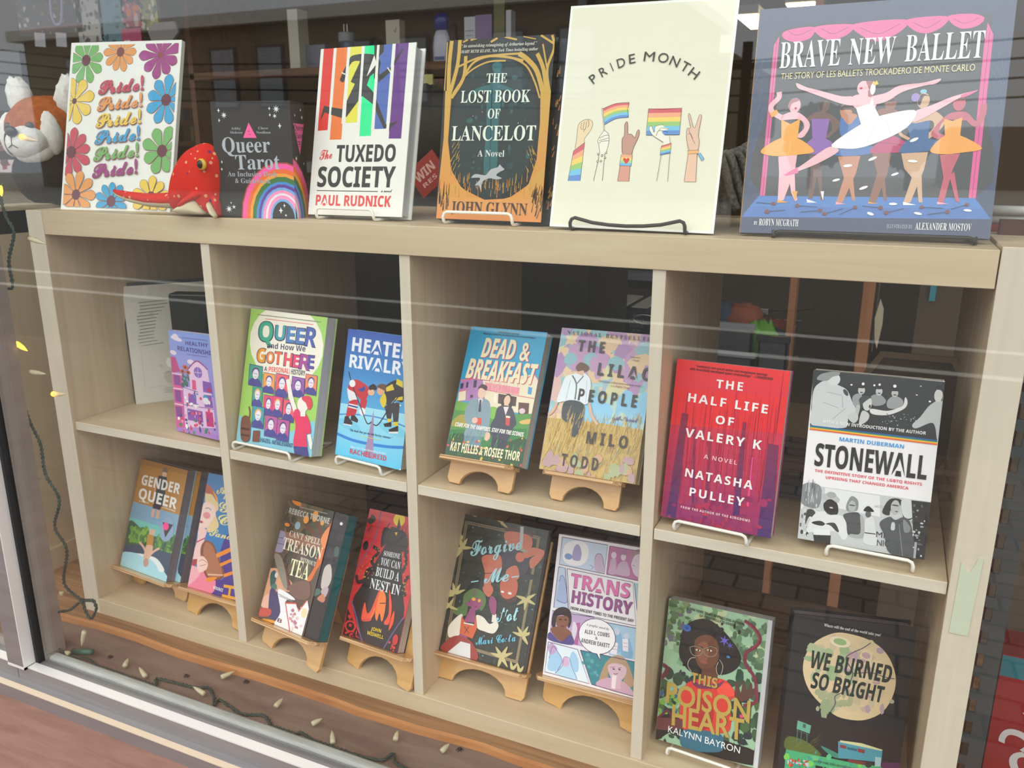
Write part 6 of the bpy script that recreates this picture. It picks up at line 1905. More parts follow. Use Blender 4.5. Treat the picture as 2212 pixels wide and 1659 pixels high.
p = at(975, 136, 1.4); m = MB(); m.lathe([(.018, 0), (.019, .07), (.010, .10), (.010, .12)], n=18); o = tag(m.build('small_bottle', flat('4a2440', .3), smooth=True), 'small dark purple bottle behind the lotion bottle', 'bottle'); o.location = (p.x, 1.42, zs + .0005)
for nm, lb, ct, u0, u1, v0, src, base in (('book', 'white book with pale blue print on the back shelf', 'book', 1004, 1026, 36, ['T 5a8ab0 b 6 12 84 80 84 SUNSCREEN', 'L 9aa0a8 2 15 70 85 70', 'L 9aa0a8 2 15 60 80 60', 'L 9aa0a8 2 15 50 85 50', 'L 9aa0a8 2 15 40 70 40'][1:], 'c8ccd4'), ('box', 'plain lilac box beside the white book', 'box', 1027, 1062, 32, [], '8a74a0'),
                                          ('folder', 'olive green folder upright on the back shelf', 'folder', 1067, 1090, -20, [], '6a6838'), ('book', 'thin white book spine right of the olive folder', 'book', 1093, 1104, 26, [], 'c8c8cc'),
                                          ('tag_card', 'cream tall hang tag behind the striped book', 'tag', 836, 862, 34, ['M 8a6a58 2 55 80 70 74 75 84'], 'c4bcac'), ('notebook', 'slate notebook lying against the back shelf', 'notebook', 640, 700, 78, [], '6a6c80')):
    o, *_ = pcard(nm, lb, ct, u0, v0, u1, 137, 1.33, .03, src, base); onshelf(o)
o, *_ = pcard('display_card', 'tall cream card edge standing left of the slate notebook', 'card', 627, 3, 640, 137, 1.30, .05, [], 'c2bcae'); onshelf(o)
p = at(733, 90, 1.34); pl = tag(empty('plug_adapter', (p.x, 1.38, zs + .0005)), 'grey round plug adapter with two metal prongs behind the striped book', 'plug')
h0 = p.z - zs; m = MB(); m.lathe([(.020, 0), (.022, h0), (.022, h0 + .001)], n=20); m.build('blue_base', flat('3a4a68', .4), pl, smooth=True); m = MB(); m.lathe([(.024, h0 + .001), (.026, h0 + .004), (.026, h0 + .026), (.024, h0 + .03)], n=24); m.build('adapter_body', flat('8a8e94', .4), pl)
for dx in (-.006, .006): m = MB(); m.box(dx - .001, dx + .001, -.004, .004, h0 + .03, h0 + .055); m.build('prong', mat('steel', 'c0bcb4', .3, metal=1), pl)
p = at(788, 84, 1.36); m = MB(); m.ball((0, 0, .052), (.03, .03, .05)); o = tag(m.build('knob_ornament', flat('1c1c20', .5), smooth=True), 'black domed ornament behind the striped book', 'ornament'); o.location = (p.x, 1.42, zs - .002)
# dark bag, yellow card and red WIN card in the gap beside the Lancelot book
pcard('greeting_card', 'yellow card with a blue and green picture behind the gap between the top books', 'card', 902, 160, 934, 268, 1.0, .006, ['P 4a90b8 20 20 80 20 80 60 20 60', 'P 4a9a58 20 10 80 10 80 32 20 28'], 'b8b068')
pcard('packet', 'pink and red packet right of the yellow card', 'packet', 934, 170, 958, 262, 1.05, .01, ['P c03050 20 5 90 5 80 50 30 45', 'N 3 12 8 20 3a2020,8a2c30'], '5a2a28')
m = MB(); m.ball((0, 0, .07), (.10, .05, .08), 0, 20, lambda d, e: e * rnd.uniform(.94, 1.06)); o = tag(m.build('bag', flat('121214', .7), smooth=True), 'black soft bag slumped behind the striped book', 'bag'); p = at(915, 345, .62); o.location = (p.x, .62, p.z)
t = tag(empty('side_table', (-.62, .75, -1.3)), 'low grey counter behind the bookcase', 'table'); zt = at(915, 350, .6).z
kid(MB().box(-1.1, -.2, .45, .75, zt - .02, zt), 'table_top', flat('4a4c50', .5), t); kid(MB().box(-1.06, -.24, .47, .72, -1.3, zt - .02), 'cabinet', flat('26242a', .6), t)
p = at(938, 440, .42); o, w, h, a = pcard('win_card', 'tilted red card printed WIN in white behind the Lancelot book', 'card', 905, 362, 975, 430, .40, .003, ['T d8a8a0 B 30 12 48 80 48 WIN', 'T d8a8a0 b 14 20 22 70 22 RES'], '9a2420'); o.rotation_euler = (0, R(-38), 0); o.location.z = .012; o.location.x += .01
# top left: hanging goods on a rail
ra = at(20, -30, 1.15); rb_ = at(400, -30, 1.15)
rl = tag(empty('hanging_rail', (ra.x, 1.15, ra.z)), 'dark rail with hanging goods at the top left', 'rail'); kid(MB().tube([ra, rb_], .006), 'rail_bar', DKM, rl)
for x in (ra.x, rb_.x): kid(MB().box(x - .01, x + .01, 1.14, 1.16, ra.z, 1.7), 'hanger_post', DKM, rl)
for nm, lb, u0, u1, v0, v1, src, base in (('tea_towel', 'white towel with black sprigs hanging at the top left', 172, 212, -28, 92, ['N 1 40 3 9 5a5654,8a8684,4a4644'], 'b4b0ac'), ('tea_towel', 'teal towel with dark sprigs hanging at the top left', 221, 262, -28, 92, ['N 2 30 3 9 2a4a58,4a7a8c'], '5c8494'),
                                          ('tea_towel', 'bright orange and purple towel hanging over a pink card', 266, 300, -28, 60, ['N 3 30 8 20 d06a38,6a3a7a,2a3a48,c8a8a0,b83a5a'], 'a04a68'), ('tea_towel', 'yellow and green towel hanging right of the bright one', 306, 334, -28, 66, ['N 4 24 8 20 a8a038,4a5a38,c8c4b0'], '8a8458'),
                                          ('jewelry_board', 'dark board of small earrings at the top left', 44, 168, -28, 80, ['N 5 60 1 3 8a5a38,b8b0a8,6a3a28', 'P 5a2c1c 0 10 100 10 100 22 0 22'], '2c2624')):
    pcard(nm, lb, 'towel' if nm == 'tea_towel' else 'display board', u0, v0, u1, v1, 1.15, .012, src, base, group='goods hanging from the rail')
pcard('pink_card', 'pink backing card under the bright hanging towel', 'card', 265, 59, 303, 96, 1.14, .004, ['P d8d0d0 10 5 40 5 40 25 10 25'], 'b83a68')
a = at(322, 95, 1.12); b3 = at(383, 45, 1.12); m = MB(); w, h = b3.x - a.x, b3.z - a.z; m.prism([(w * .12, 0), (w * .72, 0), (w, h * .5), (w * .9, h), (w * .2, h), (0, h * .6)], lambda x, z: (x, 0, z), lambda x, z: (x, .01, z)); o = tag(m.build('pouch', flat('8a8484', .6)), 'pale grey six sided pouch at the top left', 'pouch'); o.location = a
for i, u in enumerate((76, 122)):
    o, *_ = pcard('price_tag', ['white price tag hanging at the far left', 'white price tag hanging under the lilac loop'][i], 'tag', u, 68, u + 18, 100, 1.12, .002, ['L 9a949c 3 30 70 70 70', 'L 9a949c 3 30 60 60 60'], 'b8b4bc', ry_=6)
m = MB(); m.tube(sm([at(u, v, 1.1) for u, v in ((108, -20), (110, 20), (116, 46), (124, 53), (132, 46), (134, 20), (133, -20))]), .004, 8); tag(m.build('cord_loop', flat('a8a0c0', .5), smooth=True), 'lilac cord loop hanging at the top left', 'cord')
o, *_ = pcard('binder', 'white binder leaning behind the red panda toy', 'binder', 36, 112, 76, 226, .5, .04, [], 'a8a8b4', ry_=-8); o.location.z = -.0095
pcard('panel_display', 'dark grey display panel at the far left', 'panel', -30, 108, 40, 240, .62, .02, [], '3c4044')
# left shelf with red and white tins behind the left pane
z1 = at(20, 330, .5).z
for i, (u0, u1, v0, v1, bs_, lb) in enumerate(((-12, 18, 276, 326, '7a3a34', 'dull red tin at the far left'), (20, 42, 288, 326, '9a4a30', 'rust tin beside the red panda toy'), (-10, 38, 345, 372, '8a3440', 'red and white patterned box below the tins'))):
    pcard('tin' if i < 2 else 'box', lb, 'tin' if i < 2 else 'box', u0, v0, u1, v1, .52, .06, ['N %d 14 8 20 c8b8b8,5a2a28' % i], bs_)
# the sign on a stand and a book table far back
yt = 2.3; q0 = at(508, 218, yt); tb = tag(empty('book_table', (q0.x, yt + .3, -1.3)), 'dark table of books seen over the black tarot box', 'table'); zt2 = at(500, 219, yt).z
xa, xb = at(395, 219, yt).x, at(700, 219, yt).x
kid(MB().box(xa, xb, yt - .05, yt + .6, zt2 - .03, zt2), 'table_top', WOODB, tb); kid(MB().box(xa + .05, xb - .05, yt, yt + .55, -1.3, zt2 - .03), 'table_base', flat('241a14', .7), tb)
st_ = tag(empty('sign_stand', (at(513, 205, yt).x, yt + .05, zt2)), 'small cream sign on a black post over the tarot box', 'sign')
a, b3 = at(484, 176, yt + .05), at(533, 130, yt + .05); w, h = b3.x - a.x, b3.z - a.z
o = printed('sign_plate', norm(w, h, ['B x'][1:] + ['P b0a68a 0 0 100 0 100 100 0 100', 'T 2c2620 B 12 12 76 88 76 WOMEN', 'L 2c2620 9 12 82 88 82', 'L 2c2620 8 30 58 70 58', 'L 2c2620 7 22 42 78 42', 'M 2c2620 4 20 26 20 16 80 16 82 28 24 30'][0:1] + ['L 3a3228 9 12 80 88 80', 'L 3a3228 8 36 60 64 60', 'P 3a3228 18 55 24 55 24 66 18 66', 'P 3a3228 76 55 82 55 82 66 76 66', 'L 3a3228 6 24 44 76 44', 'L 3a3228 4 20 28 80 28', 'L 3a3228 4 20 16 80 16', 'L 3a3228 4 20 28 20 16', 'L 3a3228 4 80 28 80 16']), w, h, .012, SATIN, None, 'b0a68a')
o.parent = st_; o.location = a - Vector(st_.location)
m = MB(); m.box(-.012, .012, .012, .03, .05, a.z - zt2 + .02); m.build('post', DKM, st_); m = MB(); m.box(-.09, .09, -.02, .07, 0, .05); m.build('base', flat('7a1a18', .5), st_)
for i, (u0, u1, v0, base, lb, src) in enumerate(((448, 492, 204, '6a6a80', 'grey and pink book left of the red sign base', ['E b89aa0 40 50 30 40 0']), (538, 566, 200, 'b09030', 'yellow framed book right of the red sign base', ['P 4a5a38 15 15 85 15 85 80 15 80']), (640, 676, 209, 'a84a20', 'orange and black book at the right end of the table', ['P 1c1818 40 0 100 0 100 100 40 100']))):
    o, *_ = pcard('book', lb, 'book', u0, v0, u1, 219, yt, .04, src, base, group='books on the far table'); o.location.z = zt2 + .0005
pcard('framed_picture', 'green and yellow framed picture on the far wall', 'picture', 420, 170, 458, 208, 5.965, .03, ['N 4 16 8 20 2a3a20,3a5028,7a6a20', 'P 8a7a28 0 0 100 0 100 22 0 18'], '2c3420')
pcard('poster', 'small pale poster left of the green framed picture', 'poster', 396, 176, 414, 222, 5.985, .01, ['N 6 10 8 20 8a8a3a,2c2820'], '7a6a58')
rr = random.Random(9)
for k, (u0, v0, u1, v1) in enumerate(((398, 222, 700, 262), (398, 268, 700, 305))):       # far low shelf of books
    x = at(u0, v1, 3.4).x; zb_ = at(u0, v1, 3.4).z; i = 0
    while x < at(u1, v1, 3.4).x:
        w = rr.uniform(.03, .07); hgt = (at(u0, v0, 3.4).z - zb_) * rr.uniform(.7, 1); c_ = rr.choice(['4a2a20', '6a3a28', '2a3a48', '7a6a30', '3a2c38', '5a1c1c', '2c4030', '8a7a68'])
        o = MB().box(0, w - .003, 0, .16, 0, hgt).build('book', flat(c_, .6)); o.location = (x, 3.4, zb_); tag(o, 'small book on the %s far shelf seen over the tarot box' % ('upper' if k == 0 else 'lower'), 'book', 'books on the %s far shelf' % ('upper' if k == 0 else 'lower')); x += w; i += 1
    fs_ = tag(MB().box(at(u0, v1, 3.4).x - .07, at(u0, v1, 3.4).x - .05, 3.35, 3.7, -1.3, zb_).box(at(u0, v1, 3.4).x - .05, at(u1, v1, 3.4).x + .05, 3.35, 3.7, zb_ - .03, zb_ - .0005).build('far_shelf', WOODB), 'dark far shelf board under the %s row of small books' % ('upper' if k == 0 else 'lower'), 'shelf')
# seen through the third column: slip cased dictionaries, papers, posts
yd = .82; zd = at(1270, 760, yd).z
dt = tag(empty('trolley', (-.33, yd + .15, -1.3)), 'dark low trolley behind the third column of the bookcase', 'trolley')
kid(MB().box(-.85, -.10, yd - .02, yd + .40, zd - .03, zd), 'trolley_top', flat('2a2420', .6), dt); kid(MB().box(-.82, -.13, yd, yd + .38, -1.3, zd - .03), 'trolley_body', flat('1a1614', .7), dt)
ztop = at(1300, 660, yd).z
for i, (u0, u1) in enumerate(((1246, 1293), (1295, 1350), (1352, 1398))):
    x0, x1 = at(u0, 700, yd).x, at(u1, 700, yd).x; w = x1 - x0; hgt = ztop - zd
    e = tag(empty('dictionary', (x0, yd, zd + .0005)), ['navy dictionary volume nearest the paper stack', 'middle navy dictionary volume in the slip case', 'navy dictionary volume nearest the third divider'][i], 'book', 'navy dictionary volumes')
    o = printed('spine', norm(w, hgt, ['T 6a7684 r 5 30 82 70 82 THE', 'T 6a7684 r 6.5 14 71 86 71 COMPACT', 'T 6a7684 r 6.5 18 60 82 60 EDITION', 'T 6a7684 r 4.5 30 52 70 52 OF THE', 'T 6a7684 r 6.5 16 41 84 41 OXFORD']), w, hgt, .003, SATIN, e, '1c2632')
    # the plain cloth behind the print
    MB().box(0, w - .002, .0031, .18, 0, hgt - .004).build('cover', flat('1c2632', .6), e); MB().box(.006, w - .008, .02, .175, hgt - .004, hgt - .001).build('page_block', PAGES, e)
x0 = at(1240, 700, yd).x; tag(MB().box(x0 - .008, x0, yd - .002, yd + .2, zd + .0005, ztop + .02).build('grey_case', flat('4a4e52', .5)), 'grey slip case side left of the navy dictionaries', 'case')
a = at(1166, 690, .95); b3 = at(1228, 628, .95); m = MB(); r2 = random.Random(4); k = 26
for i in range(k):
    dz = (b3.z - a.z + .10) / k; m.box(a.x + r2.uniform(-.008, .006), b3.x + r2.uniform(-.004, .008), .95 + r2.uniform(0, .008), 1.15, a.z - .10 + i * dz, a.z - .10 + i * dz + dz * .82)
o = tag(m.build('paper_stack', flat('b4b0b8', .8)), 'untidy stack of white papers behind the third column', 'paper stack'); o.location.z = 0
tag(MB().box(a.x - .02, b3.x + .02, .94, 1.2, zd + .0005, a.z - .1005).build('crate', flat('5a3c22', .7)), 'brown carton under the white paper stack', 'carton')
def post(u, v, y, wpx, lb):
    a = at(u, v, y); w = at(u + wpx, v, y).x - a.x; tag(MB().box(a.x, a.x + w, y, y + .05, -1.3, 1.7).build('post', POST, bevel=.002), lb, 'post', 'orange brown posts in the shop')
post(1698, 700, .95, 16, 'left orange brown wooden post behind the fourth column'); post(1855, 700, .95, 27, 'wide orange brown wooden post behind the fourth column')
tag(MB().box(at(1236, 600, 1.0).x, at(1254, 600, 1.0).x, 1.0, 1.06, zd + .0005, 1.7).build('steel_post', flat('24282c', .5)), 'dark steel post right of the paper stack', 'post')
m = MB(); a = at(1262, 615, 1.1); b3 = at(1420, 570, 1.1); tag(m.box(a.x, b3.x, 1.1, 1.3, a.z, b3.z).build('drawer_unit', flat('20242a', .5)), 'dark drawer unit above the navy dictionaries', 'cabinet')
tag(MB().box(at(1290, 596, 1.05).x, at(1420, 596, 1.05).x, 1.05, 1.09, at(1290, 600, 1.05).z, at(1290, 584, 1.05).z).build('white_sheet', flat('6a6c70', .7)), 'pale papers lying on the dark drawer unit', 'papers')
p = at(1392, 690, .6); m = MB(); m.tube([(math.cos(a) * .022, 0, math.sin(a) * .009) for a in (2 * math.pi * i / 20 for i in range(20))], .0012, 6, close=True); o = tag(m.build('silver_ring', mat('steel', 'c0bcb4', .3, metal=1), smooth=True), 'thin silver oval ring left of the third divider', 'ring'); o.location = p
# seen through the fourth column: tubs of toys
yb = .9
def tub(u0, u1, v0, v1, lb, rim):
    a, b3 = at(u0, v1, yb), at(u1, v0, yb); w, h = b3.x - a.x, b3.z - a.z; e = tag(empty('tub', (a.x, yb, a.z)), lb, 'tub', 'grey plastic tubs')
    m = MB(); t_ = .004; m.box(0, w, 0, t_, 0, h); m.box(0, w, .2 - t_, .2, 0, h); m.box(0, t_, 0, .2, 0, h); m.box(w - t_, w, 0, .2, 0, h); m.box(0, w, 0, .2, 0, t_); m.build('tub_body', flat('3a3c40', .5), e)
    m = MB(); m.box(-.006, w + .006, -.006, .004, h - .004, h + .008); m.box(-.006, w + .006, .196, .206, h - .004, h + .008); m.build('rim', flat(rim, .4), e)
tub(1530, 1626, 708, 764, 'grey rimmed plastic tub of toys behind the red book', '8a8c90'); tub(1530, 1626, 770, 830, 'lower grey rimmed tub behind the red book', '8a8c90'); tub(1634, 1702, 736, 800, 'dark tub with a lime toy behind the red book', '2a2c30')
def blob(name, lb, cat, u, v, y, r, col, rough=.8, sq=(1, 1, 1), jit=.12):
    p = at(u, v, y); m = MB(); m.ball((0, 0, 0), tuple(r * k for k in sq), 0, 16, lambda d, e: e * rr.uniform(1 - jit, 1 + jit)); o = tag(m.build(name, flat(col, rough), smooth=True), lb, cat, None); o.location = p; return o
blob('toy', 'orange soft toy heaped in the upper tub', 'toy', 1602, 690, yb + .08, .05, '8a4428', sq=(1, .7, .8)); blob('toy', 'dark blue soft toy beside the orange one', 'toy', 1562, 690, yb + .08, .045, '24384c', sq=(.9, .7, 1))
blob('toy', 'lime green plush in the dark tub', 'toy', 1648, 742, yb + .05, .036, '5c9a24', sq=(.9, .8, 1.5), jit=.2); blob('toy', 'lime green plush head above the dark tub', 'toy', 1640, 718, yb + .06, .03, '66a828', jit=.22); blob('toy', 'orange red toy behind the lime plush', 'toy', 1668, 716, yb + .12, .045, '8a3020', sq=(1.1, .6, .7)); blob('toy', 'navy toy right of the lime plush', 'toy', 1676, 742, yb + .1, .04, '2a3444')
tk = tag(MB().box(at(1525, 700, 1).x, at(1710, 700, 1).x, .88, 1.25, at(1600, 832, yb).z - .03, at(1600, 831, yb).z).build('rack', WOODB), 'brown rack board under the tubs', 'shelf')
for u0, u1, v0, v1, c_, lb, k in ((2000, 2044, 632, 720, '6a5638', 'brown cardboard sheet behind the right end', -14), (2006, 2024, 616, 650, '2a7a8c', 'small teal card pinned at the right', 0), (2018, 2052, 612, 650, 'b088a8', 'pink card pinned at the right', -20), (2016, 2050, 640, 668, 'a8a4a4', 'white card under the pink card', -24), (1884, 1900, 610, 760, '5a5450', 'grey panel right of the wide post', 0)):
    pcard('card', lb, 'card', u0, v0, u1, v1, 1.0 + k * -.002, .006, [], c_, group=None)
a = at(1893, 700, .8); m = MB(); m.prism([tuple(x) for x in ((0, -.03), (.006, -.05), (.011, 0), (.010, .03), (.002, .05), (-.004, .01))], lambda x, z: (x, 0, z), lambda x, z: (x, .004, z)); o = tag(m.build('feather', flat('b8a890', .7)), 'pale curved feather right of the wide post', 'feather'); o.location = a
# books and plaque standing in the fourth cubby
cz = S1 + .0005
m = MB(); hx = [(at(2010 + 0 * k, 0, .2).x, 0) for k in range(1)]; pc = at(2000, 930, .24); hx = [(math.cos(math.pi * k / 3) * .092, math.sin(math.pi * k / 3) * .092) for k in range(6)]
pq = tag(empty('wooden_plaque', (.300, .235, S1)), 'six sided wooden plaque leaning behind the Stonewall book', 'plaque')
m = MB(); m.prism([(x * .97, z * .97) for x, z in hx], lambda x, z: (x, .002, z + .1), lambda x, z: (x, .010, z + .1)); o = m.build('panel', flat('4a3420', .6), pq); m = MB()
for k in range(6):
    a, b3 = hx[k], hx[(k + 1) % 6]; i_ = .90; m.add([(p[0] * f, y, p[1] * f + .1) for y in (-.004, .014) for p, f in ((a, 1), (b3, 1), (b3, i_), (a, i_))], [(0, 1, 2, 3), (7, 6, 5, 4), (0, 4, 5, 1), (2, 6, 7, 3), (1, 5, 6, 2), (0, 3, 7, 4)])
m.build('rim', flat('7a5c38', .5), pq); pq.rotation_euler = (R(-10), 0, 0); pq.location.z = S1 + .021
bx0 = .128
for i, (c_, hgt, lb, w) in enumerate((('3a4a5a', .022, 'blue grey book at the foot of the pile between two white easels', .10), ('2c2a2c', .018, 'charcoal book second in the pile between two easels', .09), ('5a4638', .02, 'brown book third in the pile between two easels', .095), ('1e1c1e', .030, 'black audio box high in the pile between two easels', .10), ('8a7454', .012, 'tan book topmost in the pile between two easels', .09))):
    z = cz + sum((.022, .018, .02, .030, .012)[:i]); o = tag(MB().box(bx0, bx0 + w, .17, .30, z, z + hgt - .0006).build('book', flat(c_, .6), bevel=.001), lb, 'book', 'pile of books in the fourth cubby')
o = printed('audio_label', ['B 8c8a8c', 'T 3a383a b 90 40 60 250 60 AUDIO', 'L 3a383a 10 60 190 240 190'], .030, .024, .0006, SATIN, None, '8c8a8c'); tag(o, 'grey label printed AUDIO on the black box in the pile', 'label'); o.location = (bx0 + .052, .1692, cz + .063)
m = MB(); m.tube(sm([(.150, .163, cz + .004), (.172, .160, cz + .004), (.180, .160, cz + .012), (.180, .160, cz + .034), (.176, .162, cz + .040), (.160, .163, cz + .040)], 5), .0013, 6); tag(m.build('elastic_band', flat('4a5a30', .6), smooth=True), 'olive elastic band looped round the foot of the pile', 'band')
r3 = random.Random(8)
for i in range(6):
    c_ = ['2a2c30', '8a8a8c', '1c1e22', '6a6c70', '2c2e34', '9a9a98'][i]; o = tag(MB().box(-.535 + r3.uniform(0, .008), -.40 + r3.uniform(0, .01), .20, .34, cz + i * .0085, cz + i * .0085 + .0079).build('magazine', flat(c_, .5)), 'thin magazine in the flat pile behind the Queer and How We Got Here book', 'magazine', 'magazines piled in the second cubby')
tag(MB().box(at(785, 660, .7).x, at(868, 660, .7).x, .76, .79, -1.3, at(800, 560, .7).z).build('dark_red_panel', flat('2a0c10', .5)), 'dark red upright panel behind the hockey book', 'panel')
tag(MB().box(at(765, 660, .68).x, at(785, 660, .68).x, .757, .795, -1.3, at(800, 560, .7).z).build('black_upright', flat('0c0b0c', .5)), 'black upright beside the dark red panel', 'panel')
# behind the ballet book, ends of the top
m = MB(); r4 = random.Random(1)
for k in range(5):
    p0 = Vector((-.02 + .012 * k, .30 + .012 * k, .006)); m.tube(sm([p0, p0 + Vector((.008, .0, .05 + .01 * k)), p0 + Vector((.03, .005, .085)), p0 + Vector((.05, .01, .03)), p0 + Vector((.06, .012, .007))], 6), .0058, 10)
tag(m.build('rope_bundle', mat('grey_rope', '8a8680', .9, noise=((200, 200, 200), '5a5650', .35, .65, .6)), smooth=True), 'pale grey braided rope bundle between the poster and the ballet book', 'rope').location = (0, 0, 0)
for i, (dy, dz, c_) in enumerate(((0, 0, 'a83038'), (.004, .011, 'c8c8c4'), (.0, .022, 'd4d4d0'))):
    o = MB().tube([(.345, .19 + dy, .0062 + dz), (.43, .17 + dy, .0062 + dz)], .0056, 12).build('rolled_magazine', flat(c_, .4), smooth=True); tag(o, ['red rolled magazine lowest at the right end of the top', 'white rolled magazine in the middle of the three rolls', 'white rolled magazine topmost of the three rolls'][i], 'magazine', 'rolled magazines at the right end')
# right of the bookcase: slotted post and a red box behind it
sp_ = MB(); sx0, sx1 = .402, .428; zc = -.755; N_ = 24; dzz = .032
cols = []; z = zc
for i in range(N_ + 1): sp_.box(sx0, sx0 + .009, .10, .103, z, z + dzz * .42); z += dzz
sp_.box(sx0 + .009, sx1, .10, .103, zc, zc + N_ * dzz); sp_.box(sx1 - .002, sx1, .103, .13, zc, zc + N_ * dzz)
tag(sp_.build('slotted_post', flat('3a4044', .5)), 'dark grey slotted metal post right of the bookcase', 'post')
tag(MB().box(.36, .41, .14, .16, -.755, .02).build('red_strip', flat('4a0f0c', .5)), 'dark red strip behind the slots of the metal post', 'strip')
e = tag(empty('game_box', (.44, .16, -.757)), 'red box with upside down white letters at the bottom right corner', 'box')
o = printed('front_panel', ['B 8a1418', 'P 1c6a74 0 2000 2000 2000 2000 2300 0 2300', 'P 7a1c58 0 0 2000 0 2000 420 0 420', 'L c8607a 8 60 60 500 360', 'L c8607a 8 300 20 700 330', 'L 3a1c6a 30 0 440 2000 440'], .2, .23, .003, SATIN, e, '8a1418')
for s_, x, z, k, rz in (('V', .060, .140, .045, 200), ('C', .032, .112, .036, 75), ('O', .046, .078, .036, 20), ('DON’T FALL', .012, .050, .010, 0)):
    vs, fs, xa, xb = glyphs('B', s_); m = MB(); a = R(180 + rz) if s_ != 'DON’T FALL' else R(180); c, s2 = math.cos(a), math.sin(a); sc = k / cap('B'); ox = (xa + xb) / 2
    P = [((p[0] - ox) * sc, p[1] * sc - k / 2) for p in vs]; m.c = [lin('c4c0c0')] * len(P); x_ = x + (.045 if len(s_) > 1 else 0)
    m.add([(x_ + px * c - pz2 * s2, -.0004, z + px * s2 + pz2 * c) for px, pz2 in P], fs); m.build('lettering', SATIN, e)
MB().box(.0, .2, .0032, .07, 0, .23).build('box_body', flat('6a1014', .5), e)
# ceiling lights
for i, (u, v, y, wx) in enumerate(((1612, 30, 3.4, .55), (1728, 4, 3.6, .7))):
    p = at(u, v, y); e = tag(empty('ceiling_light', (p.x, y, p.z)), ['small warm ceiling light left of the ballet book', 'warm grid ceiling light above the ballet book'][i], 'ceiling light', 'ceiling lights')
    kid(MB().box(p.x - wx / 2 * .2, p.x + wx / 2 * .2, y, y + .5, p.z, p.z + .04), 'fixture', flat('c8c0b0', .5), e)
    kid(MB().box(p.x - wx / 2 * .19, p.x + wx / 2 * .19, y + .02, y + .48, p.z - .006, p.z - .0004), 'diffuser', mat('warm_diffuser', 'ffdca8', .5, emit=6), e)
    kid(MB().box(p.x - .005, p.x + .005, y + .2, y + .21, p.z + .04, 1.7), 'hanger', DKM, e)
for i, x in enumerate((-3.2, -1.2, .8)):
    e = tag(empty('ceiling_lamp', (x, 4.2, 1.7)), 'long ceiling lamp at the back of the shop, %s of three' % ('leftmost', 'middle', 'rightmost')[i], 'ceiling lamp', 'long ceiling lamps'); kid(MB().box(x - .6, x + .6, 4.1, 4.3, 1.66, 1.70), 'housing', flat('c8c0b0', .5), e); kid(MB().box(x - .58, x + .58, 4.12, 4.28, 1.655, 1.6595), 'tube', mat('lamp_tube', 'ffe8c8', .5, emit=5), e)

# ------------------------------------------------------------------ the street, which the pane mirrors
BEIGE = mat('beige_siding', '8a7e6c', .8, .2, noise=((1, 1, 18), '7c7060', .4, .6, 0))
hs = tag(empty('house', (-20, -25, -1.34)), 'beige clapboard house across the road, mirrored in the glass', 'building')
kid(MB().box(-34, -6.6, -34, -25, -1.34, 4.6), 'wall', BEIGE, hs); kid(MB().box(-34.5, -6.3, -34.5, -24.6, 4.6, 5.0), 'cornice', flat('c8c4bc', .7), hs); kid(MB().box(-6.6, -4.6, -34, -26, -1.34, 3.0), 'annex', BEIGE, hs)
for x in (-31, -27.5, -23.2, -21.0, -17.2, -15, -11.5, -9.2):
    w = MB().box(x - .65, x + .65, -25.06, -24.96, 1.7, 3.9); f = kid(w, 'window', flat('5a5650', .6), hs); kid(MB().box(x - .52, x + .52, -24.955, -24.94, 1.8, 2.75), 'window', flat('9aa0a4', .25), hs); kid(MB().box(x - .52, x + .52, -24.955, -24.94, 2.85, 3.8), 'window', flat('9aa0a4', .25), hs)
rh = tag(empty('brick_house', (18, -40, -1.34)), 'low brown building far across the road, mirrored in the glass', 'building'); kid(MB().box(2, 40, -48, -40, -1.34, 1.2), 'wall', flat('5a4a40', .8), rh)
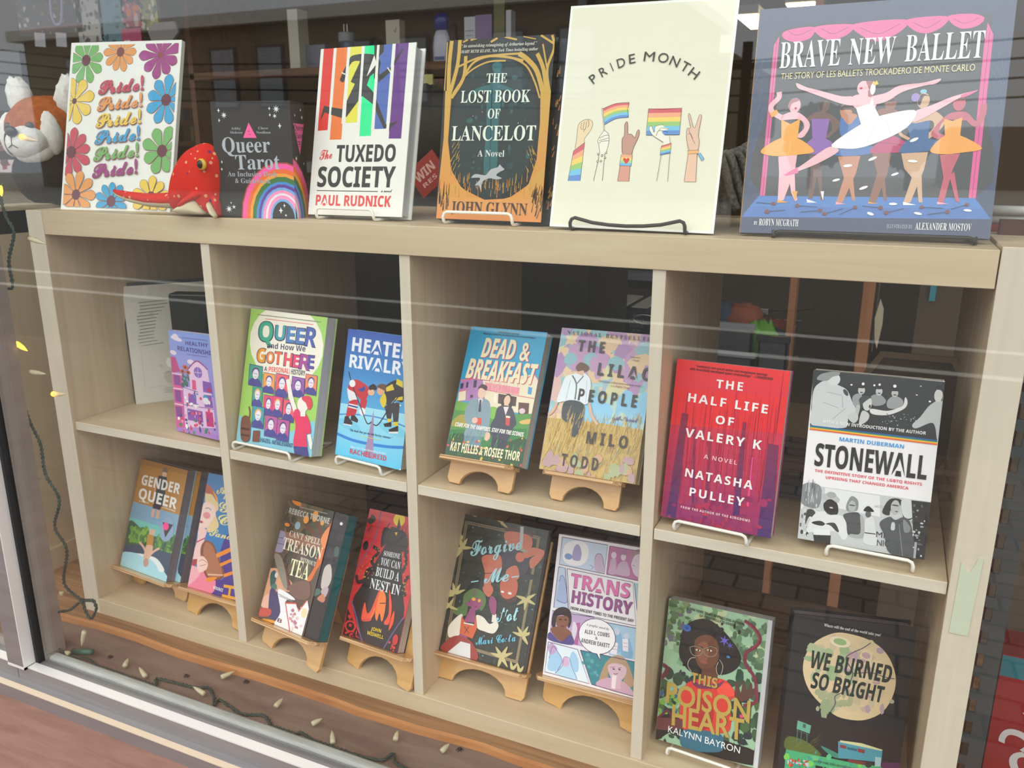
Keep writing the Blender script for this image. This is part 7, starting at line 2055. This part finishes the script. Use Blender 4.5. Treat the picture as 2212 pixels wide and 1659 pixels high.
for i, (x, r_, hh) in enumerate(((-3.2, 1.2, 3.2), (.6, .9, 2.2), (-7.8, 1.4, 2.8))):
    e = tag(empty('tree', (x, -38, -1.34)), 'dark far tree mirrored beside the pole, %s' % ('tallest of three', 'smallest of three', 'leftmost of three')[i], 'tree', 'far trees')
    m = MB(); [m.ball((rr.uniform(-.5, .5) * r_, rr.uniform(-.5, .5) * r_, hh * rr.uniform(.45, .95)), r_ * rr.uniform(.4, .7), 0, 10, lambda d, v: v * rr.uniform(.7, 1.2)) for _ in range(12)]; m.build('crown', flat('2c3428', .9), e); MB().tube([(0, 0, 0), (0, 0, hh * .6)], .12, 8).build('trunk', flat('2a221c', .9), e)
po = tag(empty('utility_pole', (-2.7, -17, -1.34)), 'utility pole with a transformer drum and wires, mirrored in the glass', 'pole'); kid(MB().tube([(-2.7, -17, -1.34), (-2.7, -17, 2.2)], .10, 10), 'shaft', flat('2c2622', .8), po); kid(MB().box(-3.4, -2.0, -17.05, -16.95, 1.7, 1.82), 'crossarm', flat('2c2622', .8), po); m = MB(); m.lathe([(.26, 0), (.28, .1), (.28, .7), (.2, .8)], (-2.35, -17, .4)); kid(m, 'transformer', flat('4a4e50', .5), po)
for k in range(4):
    z0 = 1.85 - .32 * k; m = MB().tube([(-40, -19, z0 + 3.0 - k * .1), (-20, -18, z0 + .7), (-2.7, -17, z0), (14, -16.5, z0 + .6)], .022, 6); kid(m, 'wire', flat('141414', .8), po)
WHT = flat('c8c8c4', .8)
for y, nm in ((-6.75, 'farther'), (-5.85, 'nearer')): tag(MB().box(-12, 8, y - .06, y + .06, -1.4199, -1.4180).build('road_line', WHT), '%s white line painted on the road, mirrored in the lower glass' % nm, 'road marking', 'white road lines')
m = MB(); m.lathe([(.42, 0), (.42, .006)], (0, 0, 0), 28); o = tag(m.build('manhole_cover', flat('3a3836', .6)), 'round iron manhole cover in the road, mirrored in the glass', 'manhole cover'); o.location = (-.8, -8.3, -1.4198)

# ------------------------------------------------------------------ lift everything so that the pavement lies at z = 0
for o in list(COL.objects):
    if o.parent is None and o.type not in {'CAMERA', 'LIGHT'}: o.location.z += LIFT
